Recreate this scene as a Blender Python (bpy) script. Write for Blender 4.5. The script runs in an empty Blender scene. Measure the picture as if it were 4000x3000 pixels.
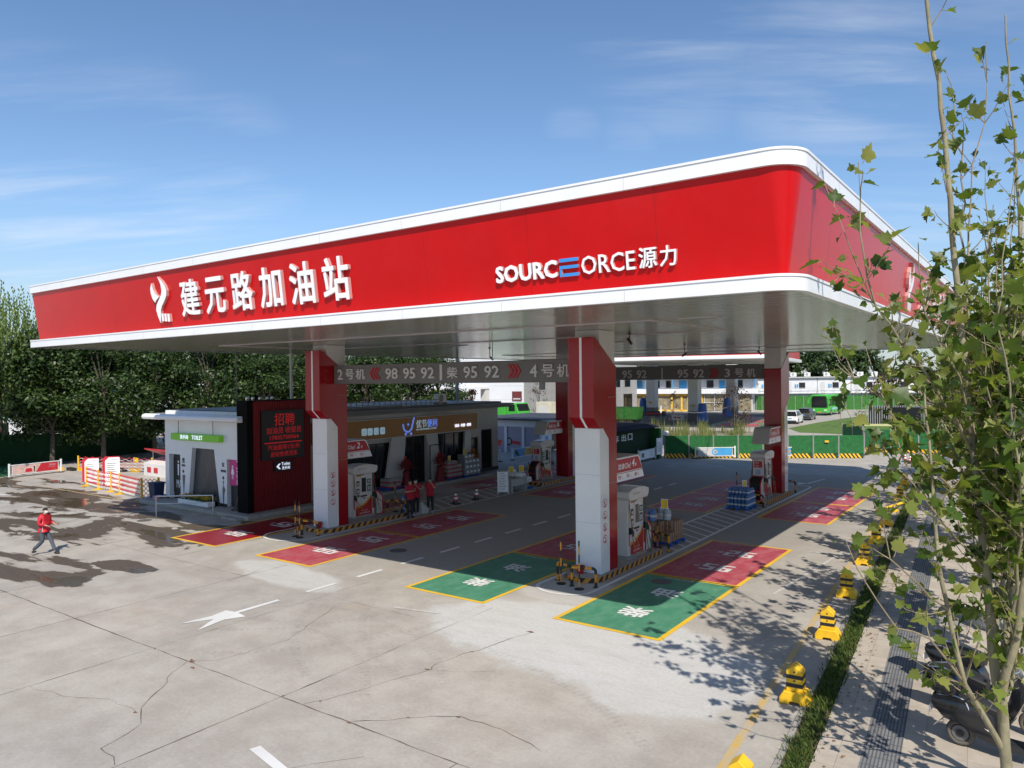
import bpy, bmesh, math, random
import numpy as np
from mathutils import Vector, Matrix, noise as mnoise
random.seed(7); rng = np.random.default_rng(11)
SC = bpy.context.scene; COL = SC.collection
R = math.radians
# ------------------------------------------------------------------ camera
cam = bpy.data.cameras.new("camera"); co = bpy.data.objects.new("camera", cam); COL.objects.link(co)
cam.sensor_width = 36.0; cam.lens = 2916.4/4000*36; cam.clip_end = 3000; cam.clip_start = .1
yaw, pit, rol = R(-35.743), R(-.3677), R(-.6198)
f = Vector((math.sin(yaw)*math.cos(pit), math.cos(yaw)*math.cos(pit), math.sin(pit)))
r0 = Vector((math.cos(yaw), -math.sin(yaw), 0)); u0 = r0.cross(f)
r1 = r0*math.cos(rol)+u0*math.sin(rol); u1 = u0*math.cos(rol)-r0*math.sin(rol)
co.matrix_world = Matrix(((r1.x,u1.x,-f.x,0),(r1.y,u1.y,-f.y,0),(r1.z,u1.z,-f.z,6.2),(0,0,0,1)))
SC.camera = co
# ------------------------------------------------------------------ sky, sun, exposure
SUNDIR = Vector((.685,-.705,1)).normalized()
SUN_EL = math.asin(SUNDIR.z); SUN_AZ = math.atan2(SUNDIR.x, SUNDIR.y)
w = bpy.data.worlds.new("World"); SC.world = w; w.use_nodes = True
nt = w.node_tree; nt.nodes.clear(); N = nt.nodes.new; L = nt.links.new
out = N('ShaderNodeOutputWorld'); bg = N('ShaderNodeBackground'); bg.inputs[1].default_value = .12
sky = N('ShaderNodeTexSky'); sky.sky_type = 'NISHITA'; sky.sun_disc = False
sky.sun_elevation = SUN_EL; sky.sun_rotation = SUN_AZ; sky.air_density = 1.0; sky.dust_density = .25; sky.ozone_density = 3.2; sky.altitude = 300
tc = N('ShaderNodeTexCoord'); sep = N('ShaderNodeSeparateXYZ'); L(tc.outputs['Generated'], sep.inputs[0])
def wm(op, a, b=None, c=None):
    n = N('ShaderNodeMath'); n.operation = op
    for i, x in enumerate((a,b,c)):
        if x is None: continue
        if isinstance(x,(int,float)): n.inputs[i].default_value = x
        else: L(x, n.inputs[i])
    return n.outputs[0]
den = wm('ADD', wm('MAXIMUM', sep.outputs[2], 0.0), .12)
cu = wm('DIVIDE', sep.outputs[0], den); cv = wm('DIVIDE', sep.outputs[1], den)
cmb = N('ShaderNodeCombineXYZ'); L(cu, cmb.inputs[0]); L(cv, cmb.inputs[1])
mp = N('ShaderNodeMapping'); mp.vector_type='TEXTURE'; mp.inputs['Rotation'].default_value = (0,0,R(31)); mp.inputs['Scale'].default_value = (1.9,.42,1); L(cmb.outputs[0], mp.inputs[0])
nz = N('ShaderNodeTexNoise'); nz.inputs['Scale'].default_value = 1.5; nz.inputs['Detail'].default_value = 9; nz.inputs['Roughness'].default_value = .58; nz.inputs['Distortion'].default_value = .35; L(mp.outputs[0], nz.inputs[0])
mask = None
for d, rad, amp in (((-.894,.362,.263),.09,.55),((-.865,.445,.231),.11,.85),((-.914,.357,.192),.12,.9),((-.813,.526,.248),.08,.6),((-.93,.34,.13),.14,.7),((-.347,.84,.418),.10,.8),((-.18,.92,.349),.08,1.0),((-.226,.903,.366),.08,.8),((-.02,.937,.349),.10,.35),((-.487,.816,.312),.03,.34),((-.427,.853,.30),.03,.28),((-.117,.968,.223),.07,.6),((-.668,.602,.438),.05,.45)):
    vm = N('ShaderNodeVectorMath'); vm.operation='DOT_PRODUCT'; L(tc.outputs['Generated'], vm.inputs[0]); vm.inputs[1].default_value = Vector(d).normalized()
    mr = N('ShaderNodeMapRange'); mr.interpolation_type='SMOOTHSTEP'; L(vm.outputs['Value'], mr.inputs[0])
    mr.inputs[1].default_value = math.cos(rad*1.5); mr.inputs[2].default_value = math.cos(rad*.2); mr.inputs[4].default_value = amp
    mask = mr.outputs[0] if mask is None else wm('MAXIMUM', mask, mr.outputs[0])
mr = N('ShaderNodeMapRange'); mr.interpolation_type='SMOOTHSTEP'; L(nz.outputs[0], mr.inputs[0]); mr.inputs[1].default_value=.44; mr.inputs[2].default_value=.74
cl = wm('MULTIPLY', wm('MULTIPLY', mask, mr.outputs[0]), .40)
mix = N('ShaderNodeMix'); mix.data_type='RGBA'; L(cl, mix.inputs[0]); hsv = N('ShaderNodeHueSaturation'); hsv.inputs['Saturation'].default_value=1.06; L(sky.outputs[0], hsv.inputs['Color']); hz = N('ShaderNodeMapRange'); hz.interpolation_type='SMOOTHSTEP'; L(sep.outputs[2], hz.inputs[0]); hz.inputs[1].default_value=-.02; hz.inputs[2].default_value=.24; hz.inputs[3].default_value=.75; hz.inputs[4].default_value=0
hm = N('ShaderNodeMix'); hm.data_type='RGBA'; L(hz.outputs[0], hm.inputs[0]); L(hsv.outputs[0], hm.inputs[6]); hm.inputs[7].default_value=(2.5,3.05,3.7,1); L(hm.outputs[2], mix.inputs[6]); mix.inputs[7].default_value=(6.0,6.3,6.8,1)
L(mix.outputs[2], bg.inputs[0]); L(bg.outputs[0], out.inputs[0])
sl = bpy.data.lights.new("sun",'SUN'); sl.energy = 4.3; sl.angle = R(.5); sl.color = (1,.93,.82)
so = bpy.data.objects.new("sun", sl); COL.objects.link(so); so.rotation_euler = (-SUNDIR).to_track_quat('-Z','Y').to_euler(); so.location = (20,-20,30)
SC.view_settings.view_transform = 'Standard'; SC.view_settings.look = 'None'; SC.view_settings.exposure = .34; SC.view_settings.gamma = 1
# ------------------------------------------------------------------ materials
MATS = {}
def lin(h):
    h = h.lstrip('#'); c = [int(h[i:i+2],16)/255 for i in (0,2,4)]
    return tuple(x/12.92 if x<=.04045 else ((x+.055)/1.055)**2.4 for x in c)
def mk(name, col, rough=.5, metal=0., var=.12, vs=1.5, bump=0., bs=20., coat=0., emit=0., stretch=None, trans=0., alpha=1., spec=.5, dirt=0., dcol=(.12,.1,.08)):
    if isinstance(col,str): col = lin(col)
    m = bpy.data.materials.new(name); m.use_nodes = True; t = m.node_tree; b = t.nodes['Principled BSDF']
    b.inputs['Roughness'].default_value = rough; b.inputs['Metallic'].default_value = metal; b.inputs['Coat Weight'].default_value = coat; b.inputs['Coat Roughness'].default_value = .06
    b.inputs['Specular IOR Level'].default_value = spec; b.inputs['Transmission Weight'].default_value = trans; b.inputs['Alpha'].default_value = alpha
    b.inputs['Base Color'].default_value = (*col,1)
    if emit: b.inputs['Emission Color'].default_value = (*col,1); b.inputs['Emission Strength'].default_value = emit
    ge = t.nodes.new('ShaderNodeNewGeometry'); src = ge.outputs['Position']
    if stretch:
        mp = t.nodes.new('ShaderNodeMapping'); mp.inputs['Scale'].default_value = stretch; t.links.new(src, mp.inputs[0]); src = mp.outputs[0]
    if var:
        n = t.nodes.new('ShaderNodeTexNoise'); n.inputs['Scale'].default_value = vs; n.inputs['Detail'].default_value = 6; n.inputs['Roughness'].default_value=.65; t.links.new(src, n.inputs[0])
        cr = t.nodes.new('ShaderNodeMapRange'); cr.inputs[1].default_value=.3; cr.inputs[2].default_value=.7; cr.inputs[3].default_value = 1-var; cr.inputs[4].default_value = 1+var; t.links.new(n.outputs[0], cr.inputs[0])
        hs = t.nodes.new('ShaderNodeMix'); hs.data_type='RGBA'; hs.blend_type='MULTIPLY'; hs.inputs[0].default_value=1; hs.inputs[6].default_value=(*col,1); t.links.new(cr.outputs[0], hs.inputs[7])
        last = hs.outputs[2]
        if dirt:
            n2 = t.nodes.new('ShaderNodeTexNoise'); n2.inputs['Scale'].default_value = vs*.6; n2.inputs['Detail'].default_value = 8; n2.inputs['Roughness'].default_value=.75; t.links.new(src, n2.inputs[0])
            c2 = t.nodes.new('ShaderNodeMapRange'); c2.inputs[1].default_value=.5; c2.inputs[2].default_value=.75; c2.inputs[4].default_value = dirt; t.links.new(n2.outputs[0], c2.inputs[0])
            h2 = t.nodes.new('ShaderNodeMix'); h2.data_type='RGBA'; t.links.new(c2.outputs[0], h2.inputs[0]); t.links.new(last, h2.inputs[6]); h2.inputs[7].default_value=(*dcol,1); last = h2.outputs[2]
        t.links.new(last, b.inputs['Base Color'])
        r2 = t.nodes.new('ShaderNodeMapRange'); r2.inputs[3].default_value = max(rough*.8,0); r2.inputs[4].default_value = min(rough*1.25,1); t.links.new(n.outputs[0], r2.inputs[0]); t.links.new(r2.outputs[0], b.inputs['Roughness'])
    if bump:
        n = t.nodes.new('ShaderNodeTexNoise'); n.inputs['Scale'].default_value = bs; n.inputs['Detail'].default_value = 4; t.links.new(src, n.inputs[0])
        bp = t.nodes.new('ShaderNodeBump'); bp.inputs['Strength'].default_value = bump; bp.inputs['Distance'].default_value = .02; t.links.new(n.outputs[0], bp.inputs['Height']); t.links.new(bp.outputs[0], b.inputs['Normal'])
    MATS[name] = m; return m
def mkleaf(name, cols, tr=.35, rough=.5):
    m = bpy.data.materials.new(name); m.use_nodes = True; t = m.node_tree; b = t.nodes['Principled BSDF']; o = t.nodes['Material Output']
    ge = t.nodes.new('ShaderNodeNewGeometry'); cr = t.nodes.new('ShaderNodeValToRGB'); t.links.new(ge.outputs['Random Per Island'], cr.inputs[0])
    e = cr.color_ramp.elements
    while len(e) < len(cols): e.new(.5)
    for i, c in enumerate(cols): e[i].position = i/(len(cols)-1) if len(cols)>1 else 0; e[i].color = (*c,1)
    t.links.new(cr.outputs[0], b.inputs['Base Color']); b.inputs['Roughness'].default_value = rough; b.inputs['Specular IOR Level'].default_value=.35
    tr_ = t.nodes.new('ShaderNodeBsdfTranslucent'); hs = t.nodes.new('ShaderNodeMix'); hs.data_type='RGBA'; hs.blend_type='MULTIPLY'; hs.inputs[0].default_value=1; t.links.new(cr.outputs[0], hs.inputs[6]); hs.inputs[7].default_value=(1.5,1.45,.6,1); t.links.new(hs.outputs[2], tr_.inputs[0])
    mx = t.nodes.new('ShaderNodeMixShader'); mx.inputs[0].default_value = tr; t.links.new(b.outputs[0], mx.inputs[1]); t.links.new(tr_.outputs[0], mx.inputs[2]); t.links.new(mx.outputs[0], o.inputs[0])
    return m
red = mk('fascia_red', (.50,.0035,.005), .24, var=.06, vs=.7, bump=.03, bs=.9, coat=.04, spec=.22, dirt=.10, dcol=(.5,.07,.07))
white = mk('white_panel', (.76,.77,.79), .3, var=.04, vs=.8, dirt=.06, dcol=(.45,.43,.4))
wpaint = mk('white_paint', (.74,.74,.73), .45, var=.07, vs=2, dirt=.15, dcol=(.4,.37,.33))
colred = mk('column_red', (.30,.0035,.008), .16, var=.06, bump=.02, bs=1.1, coat=.12, spec=.45)
colwhite = mk('column_white', (.74,.745,.76), .13, var=.03, bump=.012, bs=1.0, coat=.3)
corewh = mk('core_white', (.6,.59,.57), .5, var=.06)
letterw = mk('letter_white', (.85,.86,.88), .35, var=.02)
lettered = mk('letter_side', (.50,.27,.26), .35, var=.05)
blue_l = mk('letter_blue', (.04,.28,.72), .35, var=.03)
edgeblack = mk('edge_black', (.006,.006,.006), .85, var=0, spec=.1)
black = mk('black', (.012,.012,.013), .4, var=.15)
darkglass = mk('dark_glass', (.012,.015,.018), .06, var=.1)
screen = mk('screen', (.03,.035,.04), .12, var=.1)
yellow = mk('yellow_paint', (.80,.47,.018), .5, var=.1, vs=4, dirt=.25, dcol=(.35,.22,.05))
orangey = mk('hazard_yellow', (.68,.27,.02), .5, var=.12, vs=6, dirt=.2)
blackp = mk('hazard_black', (.02,.02,.02), .5, var=.2, vs=6)
steel = mk('steel', (.6,.6,.6), .3, .9, var=.1)
grey = mk('grey_panel', (.14,.135,.13), .5, var=.06)
midgrey = mk('mid_grey', (.3,.3,.3), .5, var=.08)
lightgrey = mk('light_grey', (.52,.52,.52), .5, var=.06)
tile = mk('grey_tile', (.36,.345,.33), .18, var=.12, vs=.9, bump=.01, bs=2)
dred = mk('corrugated_red', (.20,.012,.016), .4, var=.08)
brown = mk('sign_brown', (.36,.17,.035), .45, var=.06)
green_s = mk('sign_green', (.12,.34,.018), .45, var=.04, emit=.22)
pink = mk('pink', (.62,.03,.22), .45, var=.05)
ledred = mk('led_red', (.62,.015,.02), .5, var=0, emit=.2)
ledwhite = mk('led_white', (.8,.85,1), .5, var=0, emit=.6)
ledblue = mk('led_blue', (.13,.24,.75), .5, var=0, emit=.5)
ledcyan = mk('led_cyan', (.45,.65,.78), .5, var=0, emit=.22)
turf = mk('turf_panel', (.012,.12,.03), .85, var=.4, vs=5, bump=.6, bs=60)
turfd = mk('turf_dark', (.006,.03,.008), .9, var=.4, vs=4, bump=.6, bs=50)
tarp = mk('blue_tarp', (.02,.09,.32), .45, var=.2, vs=4, bump=.5, bs=6)
bluep = mk('blue_plastic', (.02,.10,.42), .4, var=.1)
carton = mk('carton', (.26,.14,.07), .75, var=.15, vs=6)
bark = mk('bark', (.25,.225,.14), .75, var=.3, vs=7, bump=.4, bs=25, dirt=.75, dcol=(.17,.13,.085), stretch=(1,1,.45))
barkp = mk('bark_pale', (.34,.29,.21), .8, var=.3, vs=12, bump=.4, bs=18, dirt=.6, dcol=(.17,.12,.09))
twigm = mk('twig', (.25,.20,.125), .7, var=.25, vs=8)
barkd = mk('bark_dark', (.09,.075,.06), .9, var=.3, vs=6, bump=.4, bs=15)
skin = mk('skin', (.42,.25,.17), .55, var=.05, vs=8)
hairm = mk('hair', (.012,.01,.01), .5, var=.2, vs=20)
jacket = mk('jacket_red', (.52,.012,.028), .6, var=.12, vs=6, bump=.35, bs=14)
polo = mk('polo_red', (.42,.012,.03), .75, var=.1, vs=6, bump=.2, bs=14)
jeans = mk('jeans', (.07,.085,.11), .85, var=.2, vs=7, bump=.3, bs=20)
trous = mk('trousers_black', (.018,.018,.02), .8, var=.2)
shoe_d = mk('shoe_dark', (.02,.02,.02), .6); shoe_w = mk('shoe_white', (.6,.6,.6), .6)
clothw = mk('cloth_white', (.7,.7,.7), .8)
watb = mk('bottle_blue', (.14,.30,.60), .12, trans=.45, var=.1)
watc = mk('bottle_clear', (.55,.62,.66), .12, trans=.45, var=.1)
concs = mk('concrete_step', (.34,.32,.29), .8, var=.15, vs=4, bump=.2, bs=30, dirt=.3)
busg = mk('bus_green', (.06,.42,.05), .25, var=.05); wcar = mk('car_white', (.75,.75,.75), .2, var=.03); dcar = mk('car_grey', (.07,.075,.085), .2, var=.05)
rubber = mk('rubber', (.02,.02,.02), .8, var=.2)
lampy = mk('lamp_glass', (.7,.7,.7), .2); taill = mk('tail_red', (.5,.02,.02), .25)
# ------------------------------------------------------------------ mesh helpers
class MB:
    def __init__(s): s.v=[]; s.f=[]; s.m=[]
    def add(s, vs, fs, m=0):
        o = len(s.v); s.v += [tuple(x) for x in vs]
        for q in fs: s.f.append(tuple(i+o for i in q)); s.m.append(m)
        return s
    def box(s, x0,y0,z0,x1,y1,z1, m=0):
        return s.add([(x0,y0,z0),(x1,y0,z0),(x1,y1,z0),(x0,y1,z0),(x0,y0,z1),(x1,y0,z1),(x1,y1,z1),(x0,y1,z1)],
            [(3,2,1,0),(4,5,6,7),(0,1,5,4),(1,2,6,5),(2,3,7,6),(3,0,4,7)], m)
    def prism(s, poly, ax, a, b, m=0):
        n = len(poly)
        P = {'x':lambda p,t:(t,p[0],p[1]),'y':lambda p,t:(p[0],t,p[1]),'z':lambda p,t:(p[0],p[1],t)}[ax]
        return s.add([P(p,a) for p in poly]+[P(p,b) for p in poly], [tuple(range(n))[::-1], tuple(range(n,2*n))]+[(i,(i+1)%n,n+(i+1)%n,n+i) for i in range(n)], m)
    def quad(s, a,b,c,d, m=0): return s.add([a,b,c,d],[(0,1,2,3)],m)
    def poly(s, pts, m=0): return s.add(pts,[tuple(range(len(pts)))],m)
    def tube(s, pts, r, n=6, m=0, caps=True):
        pts = [Vector(p) for p in pts]; k = len(pts); rr = r if isinstance(r,(list,tuple)) else [r]*k
        rings=[]; ref=None
        for i,p in enumerate(pts):
            d = (pts[min(i+1,k-1)]-pts[max(i-1,0)])
            if d.length<1e-9: d=Vector((0,0,1))
            d.normalize()
            if ref is None: ref = Vector((0,0,1)) if abs(d.z)<.9 else Vector((1,0,0))
            a = d.cross(ref)
            if a.length<1e-4: a = d.orthogonal()
            a.normalize(); b = d.cross(a).normalized(); ref = a.cross(d).normalized()
            rings.append([p+a*rr[i]*math.cos(2*math.pi*j/n)+b*rr[i]*math.sin(2*math.pi*j/n) for j in range(n)])
        return s.loft(rings, m, caps, caps)
    def cyl(s, p, q, r, r2=None, n=12, m=0): return s.tube([p,q],[r, r if r2 is None else r2], n, m)
    def loft(s, rings, m=0, c0=False, c1=False, closed=True):
        n=len(rings[0]); vs=[v for g in rings for v in g]; fs=[]
        for i in range(len(rings)-1):
            for j in range(n if closed else n-1):
                a=i*n+j; b=i*n+(j+1)%n; fs.append((a,b,b+n,a+n))
        if c0: fs.append(tuple(range(n))[::-1])
        if c1: fs.append(tuple(range((len(rings)-1)*n,len(rings)*n)))
        return s.add(vs,fs,m)
    def lathe(s, prof, c=(0,0,0), n=12, m=0):
        return s.loft([[(c[0]+r*math.cos(2*math.pi*j/n),c[1]+r*math.sin(2*math.pi*j/n),c[2]+z) for j in range(n)] for r,z in prof], m, True, True)
    def ball(s, c, r, sx=1, sy=1, sz=1, n=10, m=0):
        k=6; return s.loft([[(c[0]+r*sx*math.sin(t)*math.cos(2*math.pi*j/n),c[1]+r*sy*math.sin(t)*math.sin(2*math.pi*j/n),c[2]-r*sz*math.cos(t)) for j in range(n)] for t in [math.pi*(i+.15)/(k+.3) for i in range(k+1)]], m, True, True)
    def disc(s, c, rx, uy, r, n=16, m=0, off=0):
        rx=Vector(rx); uy=Vector(uy); nn=rx.cross(uy); c=Vector(c)+nn*off
        return s.poly([c+rx*r*math.cos(2*math.pi*j/n)+uy*r*math.sin(2*math.pi*j/n) for j in range(n)],m)
    def ring(s, c, rx, uy, ra, rb, n=20, m=0, off=0):
        rx=Vector(rx); uy=Vector(uy); c=Vector(c)+rx.cross(uy)*off
        P=lambda r,j:c+rx*r*math.cos(2*math.pi*j/n)+uy*r*math.sin(2*math.pi*j/n)
        for j in range(n): s.quad(P(ra,j),P(rb,j),P(rb,j+1),P(ra,j+1),m)
        return s
    def build(s, name, mats, parent=None, smooth=False, bevel=0, world=False, kind=None, fix=True, seg=2):
        me = bpy.data.meshes.new(name); v = s.v
        if world and parent is not None:
            pl = parent.matrix_world.inverted() if False else None
            lx = wloc(parent); v=[(a-lx[0],b-lx[1],c-lx[2]) for a,b,c in v]
        me.from_pydata(v,[],s.f)
        for mm in (mats if isinstance(mats,(list,tuple)) else [mats]): me.materials.append(mm)
        if any(s.m): me.polygons.foreach_set('material_index', s.m)
        if fix or bevel:
            bm=bmesh.new(); bm.from_mesh(me)
            if bevel:
                bmesh.ops.remove_doubles(bm, verts=bm.verts, dist=1e-5)
                bmesh.ops.recalc_face_normals(bm, faces=bm.faces)
                ed=[e for e in bm.edges if len(e.link_faces)==2 and e.calc_face_angle(0)>R(30)]
                bmesh.ops.bevel(bm, geom=ed, offset=bevel, segments=seg, affect='EDGES', profile=.5, clamp_overlap=True)
            else: bmesh.ops.recalc_face_normals(bm, faces=bm.faces)
            bm.to_mesh(me); bm.free()
        if smooth:
            me.polygons.foreach_set('use_smooth',[True]*len(me.polygons))
            me.update(); 
            try: me.set_sharp_from_angle(angle=R(50))
            except Exception: pass
        me.update()
        o = bpy.data.objects.new(name, me); COL.objects.link(o)
        if parent is not None: o.parent = parent
        if kind: o['kind']=kind
        return o
def wloc(o):
    l = Vector(o.location)
    while o.parent is not None: o=o.parent; l = l+Vector(o.location)
    return l
def tag(o, label=None, cat=None, group=None, kind=None):
    if label: o['label']=label
    if cat: o['category']=cat
    if group: o['group']=group
    if kind: o['kind']=kind
    return o
def thing(name, label, cat, loc=(0,0,0), rz=0, group=None):
    o = bpy.data.objects.new(name, None); COL.objects.link(o); o.location=loc; o.rotation_euler=(0,0,rz); o.empty_display_size=.2
    return tag(o,label,cat,group)
def dup(o, loc=None, rz=None, label=None, group=None, parent=None, scale=None):
    c = o.copy(); COL.objects.link(c)
    if parent is not None: c.parent=parent
    if loc is not None: c.location=loc
    if rz is not None: c.rotation_euler=(0,0,rz)
    if scale is not None: c.scale=scale if isinstance(scale,tuple) else (scale,)*3
    if label: c['label']=label
    if group: c['group']=group
    for ch in list(o.children): dup(ch, parent=c)
    return c
_tc = {}
def glyphs(s, bold, depth):
    k=(s,bold,depth)
    if k not in _tc:
        cu=bpy.data.curves.new('lettering','FONT'); cu.body=s; cu.size=1; cu.extrude=depth; cu.offset=bold; cu.resolution_u=2
        o=bpy.data.objects.new('lettering',cu); me=bpy.data.meshes.new_from_object(o)
        V=np.array([v.co[:] for v in me.vertices]); F=[tuple(p.vertices) for p in me.polygons]; Nz=[p.normal.z for p in me.polygons]
        bpy.data.objects.remove(o); bpy.data.curves.remove(cu); bpy.data.meshes.remove(me); _tc[k]=(V,F,Nz)
    return _tc[k]
def text(mb, s, O, rx, uy, h, w=None, ext=.004, bold=.0, m=0, ms=None, center=False, shear=0.):
    """adds lettering to mesh builder: O lower-left corner, rx / uy unit directions, h height, w width"""
    if bold>.011:
        o_=Vector(O); a_=Vector(rx); b_=Vector(uy); d=bold*h
        for k,(i,j) in enumerate(((0,0),(1,0),(-1,0),(0,1),(0,-1),(.7,.7),(-.7,.7),(.7,-.7),(-.7,-.7))): text(mb,s,o_+a_*(d*(1+i))+b_*(d*(1+j)),rx,uy,h-2*d,(w-2*d) if w else None,ext+k*min(.0012,ext*.04),0,m,ms,center,shear)
        return
    V,F,Nz = glyphs(s, bold, .01)
    mn=V.min(0); mx=V.max(0); sc=h/(mx[1]-mn[1]); sw = sc if w is None else w/(mx[0]-mn[0])
    rx=Vector(rx); uy=Vector(uy); n=rx.cross(uy); O=Vector(O)
    if center: O = O - rx*((mx[0]-mn[0])*sw/2)
    vs=[]
    for a,b,c in V:
        bb=(b-mn[1])*sc; vs.append(O+rx*((a-mn[0])*sw+shear*bb)+uy*bb+n*(ext if c>0 else .001))
    o=len(mb.v); mb.v+=[tuple(x) for x in vs]
    for q,z in zip(F,Nz):
        mb.f.append(tuple(i+o for i in q)); mb.m.append(m if (ms is None or abs(z)>.5) else ms)
def struct(o): o['kind']='structure'; return o
XP,YP,ZP=(1,0,0),(0,1,0),(0,0,1); XN,YN=(-1,0,0),(0,-1,0)
# ================================================================== GROUND
def ground_mat():
    m=bpy.data.materials.new('yard_concrete'); m.use_nodes=True; t=m.node_tree; b=t.nodes['Principled BSDF']; N=t.nodes.new; L=t.links.new
    pos=N('ShaderNodeNewGeometry').outputs['Position']
    def nz(s,d=6,r=.6,sc=(1,1,1),rot=0,dist=0,loc=(0,0,0)):
        mp=N('ShaderNodeMapping'); mp.inputs['Scale'].default_value=sc; mp.inputs['Rotation'].default_value=(0,0,rot); mp.inputs['Location'].default_value=loc; L(pos,mp.inputs[0])
        n=N('ShaderNodeTexNoise'); n.inputs['Scale'].default_value=s; n.inputs['Detail'].default_value=d; n.inputs['Roughness'].default_value=r; n.inputs['Distortion'].default_value=dist; L(mp.outputs[0],n.inputs[0]); return n.outputs[0]
    def mrange(x,a,b_,c=0,d=1,smooth=True):
        q=N('ShaderNodeMapRange'); q.interpolation_type='SMOOTHSTEP' if smooth else 'LINEAR'; L(x,q.inputs[0])
        for i,v in zip((1,2,3,4),(a,b_,c,d)): q.inputs[i].default_value=v
        return q.outputs[0]
    def math_(op,a,b_):
        q=N('ShaderNodeMath'); q.operation=op
        for i,x in enumerate((a,b_)):
            if isinstance(x,(int,float)): q.inputs[i].default_value=x
            else: L(x,q.inputs[i])
        return q.outputs[0]
    def mixc(fac,a,b_,blend='MIX'):
        q=N('ShaderNodeMix'); q.data_type='RGBA'; q.blend_type=blend
        L(fac,q.inputs[0]) if not isinstance(fac,(int,float)) else setattr(q.inputs[0],'default_value',fac)
        for i,x in ((6,a),(7,b_)):
            if isinstance(x,tuple): q.inputs[i].default_value=(*x,1)
            else: L(x,q.inputs[i])
        return q.outputs[2]
    sep=N('ShaderNodeSeparateXYZ'); L(pos,sep.inputs[0]); X,Y=sep.outputs[0],sep.outputs[1]
    big=nz(.12,5); med=nz(.9,8,.65); fin=nz(14,6,.7); vf=nz(70,3,.6)
    c=mixc(mrange(med,.3,.72),(.358,.324,.281),(.455,.422,.374))
    c=mixc(mrange(big,.35,.7),c,mixc(1.0,c,(.88,.89,.93),'MULTIPLY'))
    c=mixc(mrange(nz(.5,4,.5,loc=(7,3,0)),.60,.78,0,.45),c,(.40,.31,.235))
    # brushed trowel streaks and scuffs
    c=mixc(mrange(nz(3.2,6,.7,sc=(.35,2.2,1),rot=.5),.60,.78,0,.30),c,(.60,.57,.53))
    c=mixc(mrange(nz(2.0,6,.75,sc=(2.4,.5,1),rot=.2),.60,.80,0,.34),c,(.21,.195,.18))
    fs=mrange(fin,.35,.7,.90,1.08,False); c=mixc(1.0,c,fs,'MULTIPLY'); c=mixc(1.0,c,mrange(vf,.3,.7,.93,1.06,False),'MULTIPLY')
    # darker floor in bands along the lanes under the roof
    def band(x,a,b_,e): return math_('MULTIPLY',mrange(x,a-e,a+e),mrange(x,b_-e,b_+e,1,0))
    lane=math_('MULTIPLY',band(Y,17.5,47,2.0),band(X,-20,-12.6,.4))
    lane=math_('MAXIMUM',lane,math_('MULTIPLY',band(Y,27,48,2.5),band(X,-24,-7.2,.6)))
    c=mixc(math_('MULTIPLY',lane,mrange(med,.2,.75,.12,.5)),c,(.205,.186,.16))
    # pale cement dust in front of the island nearest the camera
    def blob(cx,cy,rx,ry,rot,amp):
        mp=N('ShaderNodeMapping'); mp.vector_type='TEXTURE'; mp.inputs['Location'].default_value=(cx,cy,0); mp.inputs['Rotation'].default_value=(0,0,rot); mp.inputs['Scale'].default_value=(rx,ry,1); L(pos,mp.inputs[0])
        v=N('ShaderNodeVectorMath'); v.operation='LENGTH'; L(mp.outputs[0],v.inputs[0])
        d=math_('ADD',v.outputs['Value'],math_('MULTIPLY',math_('SUBTRACT',med,.5),1.1)); return mrange(d,.82,1.1,amp,0)
    pale=math_('MAXIMUM',blob(-9.3,15.4,4.4,2.4,-.05,.72),math_('MAXIMUM',blob(-6.6,14.4,1.9,2.2,.5,.62),blob(-20.0,15.2,2.9,.95,-.12,.6)))
    pale=math_('MULTIPLY',math_('MAXIMUM',pale,blob(-11.3,18.6,1.6,1.4,0,.4)),mrange(nz(2.2,8,.75,sc=(.4,1.4,1),rot=.35),.25,.6,.6,1))
    c=mixc(pale,c,mixc(mrange(fin,.3,.7),(.52,.525,.525),(.61,.615,.61)))
    # water lying on the slab left of the pumps
    reg=math_('MAXIMUM',math_('MAXIMUM',blob(-28.6,10.7,4.3,1.6,.12,1),blob(-34,15.2,7.5,2.2,.1,1)),math_('MAXIMUM',blob(-44,18.5,9,2.3,.0,1),blob(-31.3,18.7,4.2,1.6,.1,1)))
    reg=math_('MAXIMUM',reg,math_('MAXIMUM',blob(-25.6,12.8,1.6,.6,.1,1),blob(-52,20.5,5,1.5,.1,1)))
    wn=nz(.36,5,.52,sc=(.62,1.9,1),rot=.12,dist=.45)
    wet=math_('MULTIPLY',mrange(wn,.455,.475),mrange(reg,.3,.6))
    deep=math_('MULTIPLY',mrange(wn,.55,.60),mrange(reg,.4,.8))
    damp=math_('MULTIPLY',mrange(wn,.40,.47,0,.55),mrange(reg,.3,.7))
    c=mixc(damp,c,(.235,.205,.17))
    c=mixc(wet,c,mixc(mrange(fin,.3,.7),(.075,.056,.038),(.115,.088,.062)))
    L(c,b.inputs['Base Color'])
    ro=math_('SUBTRACT',mrange(fin,.2,.8,.72,.9,False),math_('ADD',math_('MULTIPLY',wet,.25),math_('MULTIPLY',deep,.42)))
    L(ro,b.inputs['Roughness']); b.inputs['Specular IOR Level'].default_value=.4
    bp=N('ShaderNodeBump'); bp.inputs['Strength'].default_value=.22; bp.inputs['Distance'].default_value=.02
    L(math_('MULTIPLY',math_('ADD',fin,math_('MULTIPLY',vf,.5)),mrange(deep,0,1,1,0)),bp.inputs['Height']); L(bp.outputs[0],b.inputs['Normal'])
    return m
g=MB(); g.quad((-700,-100,0),(500,-100,0),(500,900,0),(-700,900,0)); struct(g.build('ground',ground_mat(),fix=False))
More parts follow.
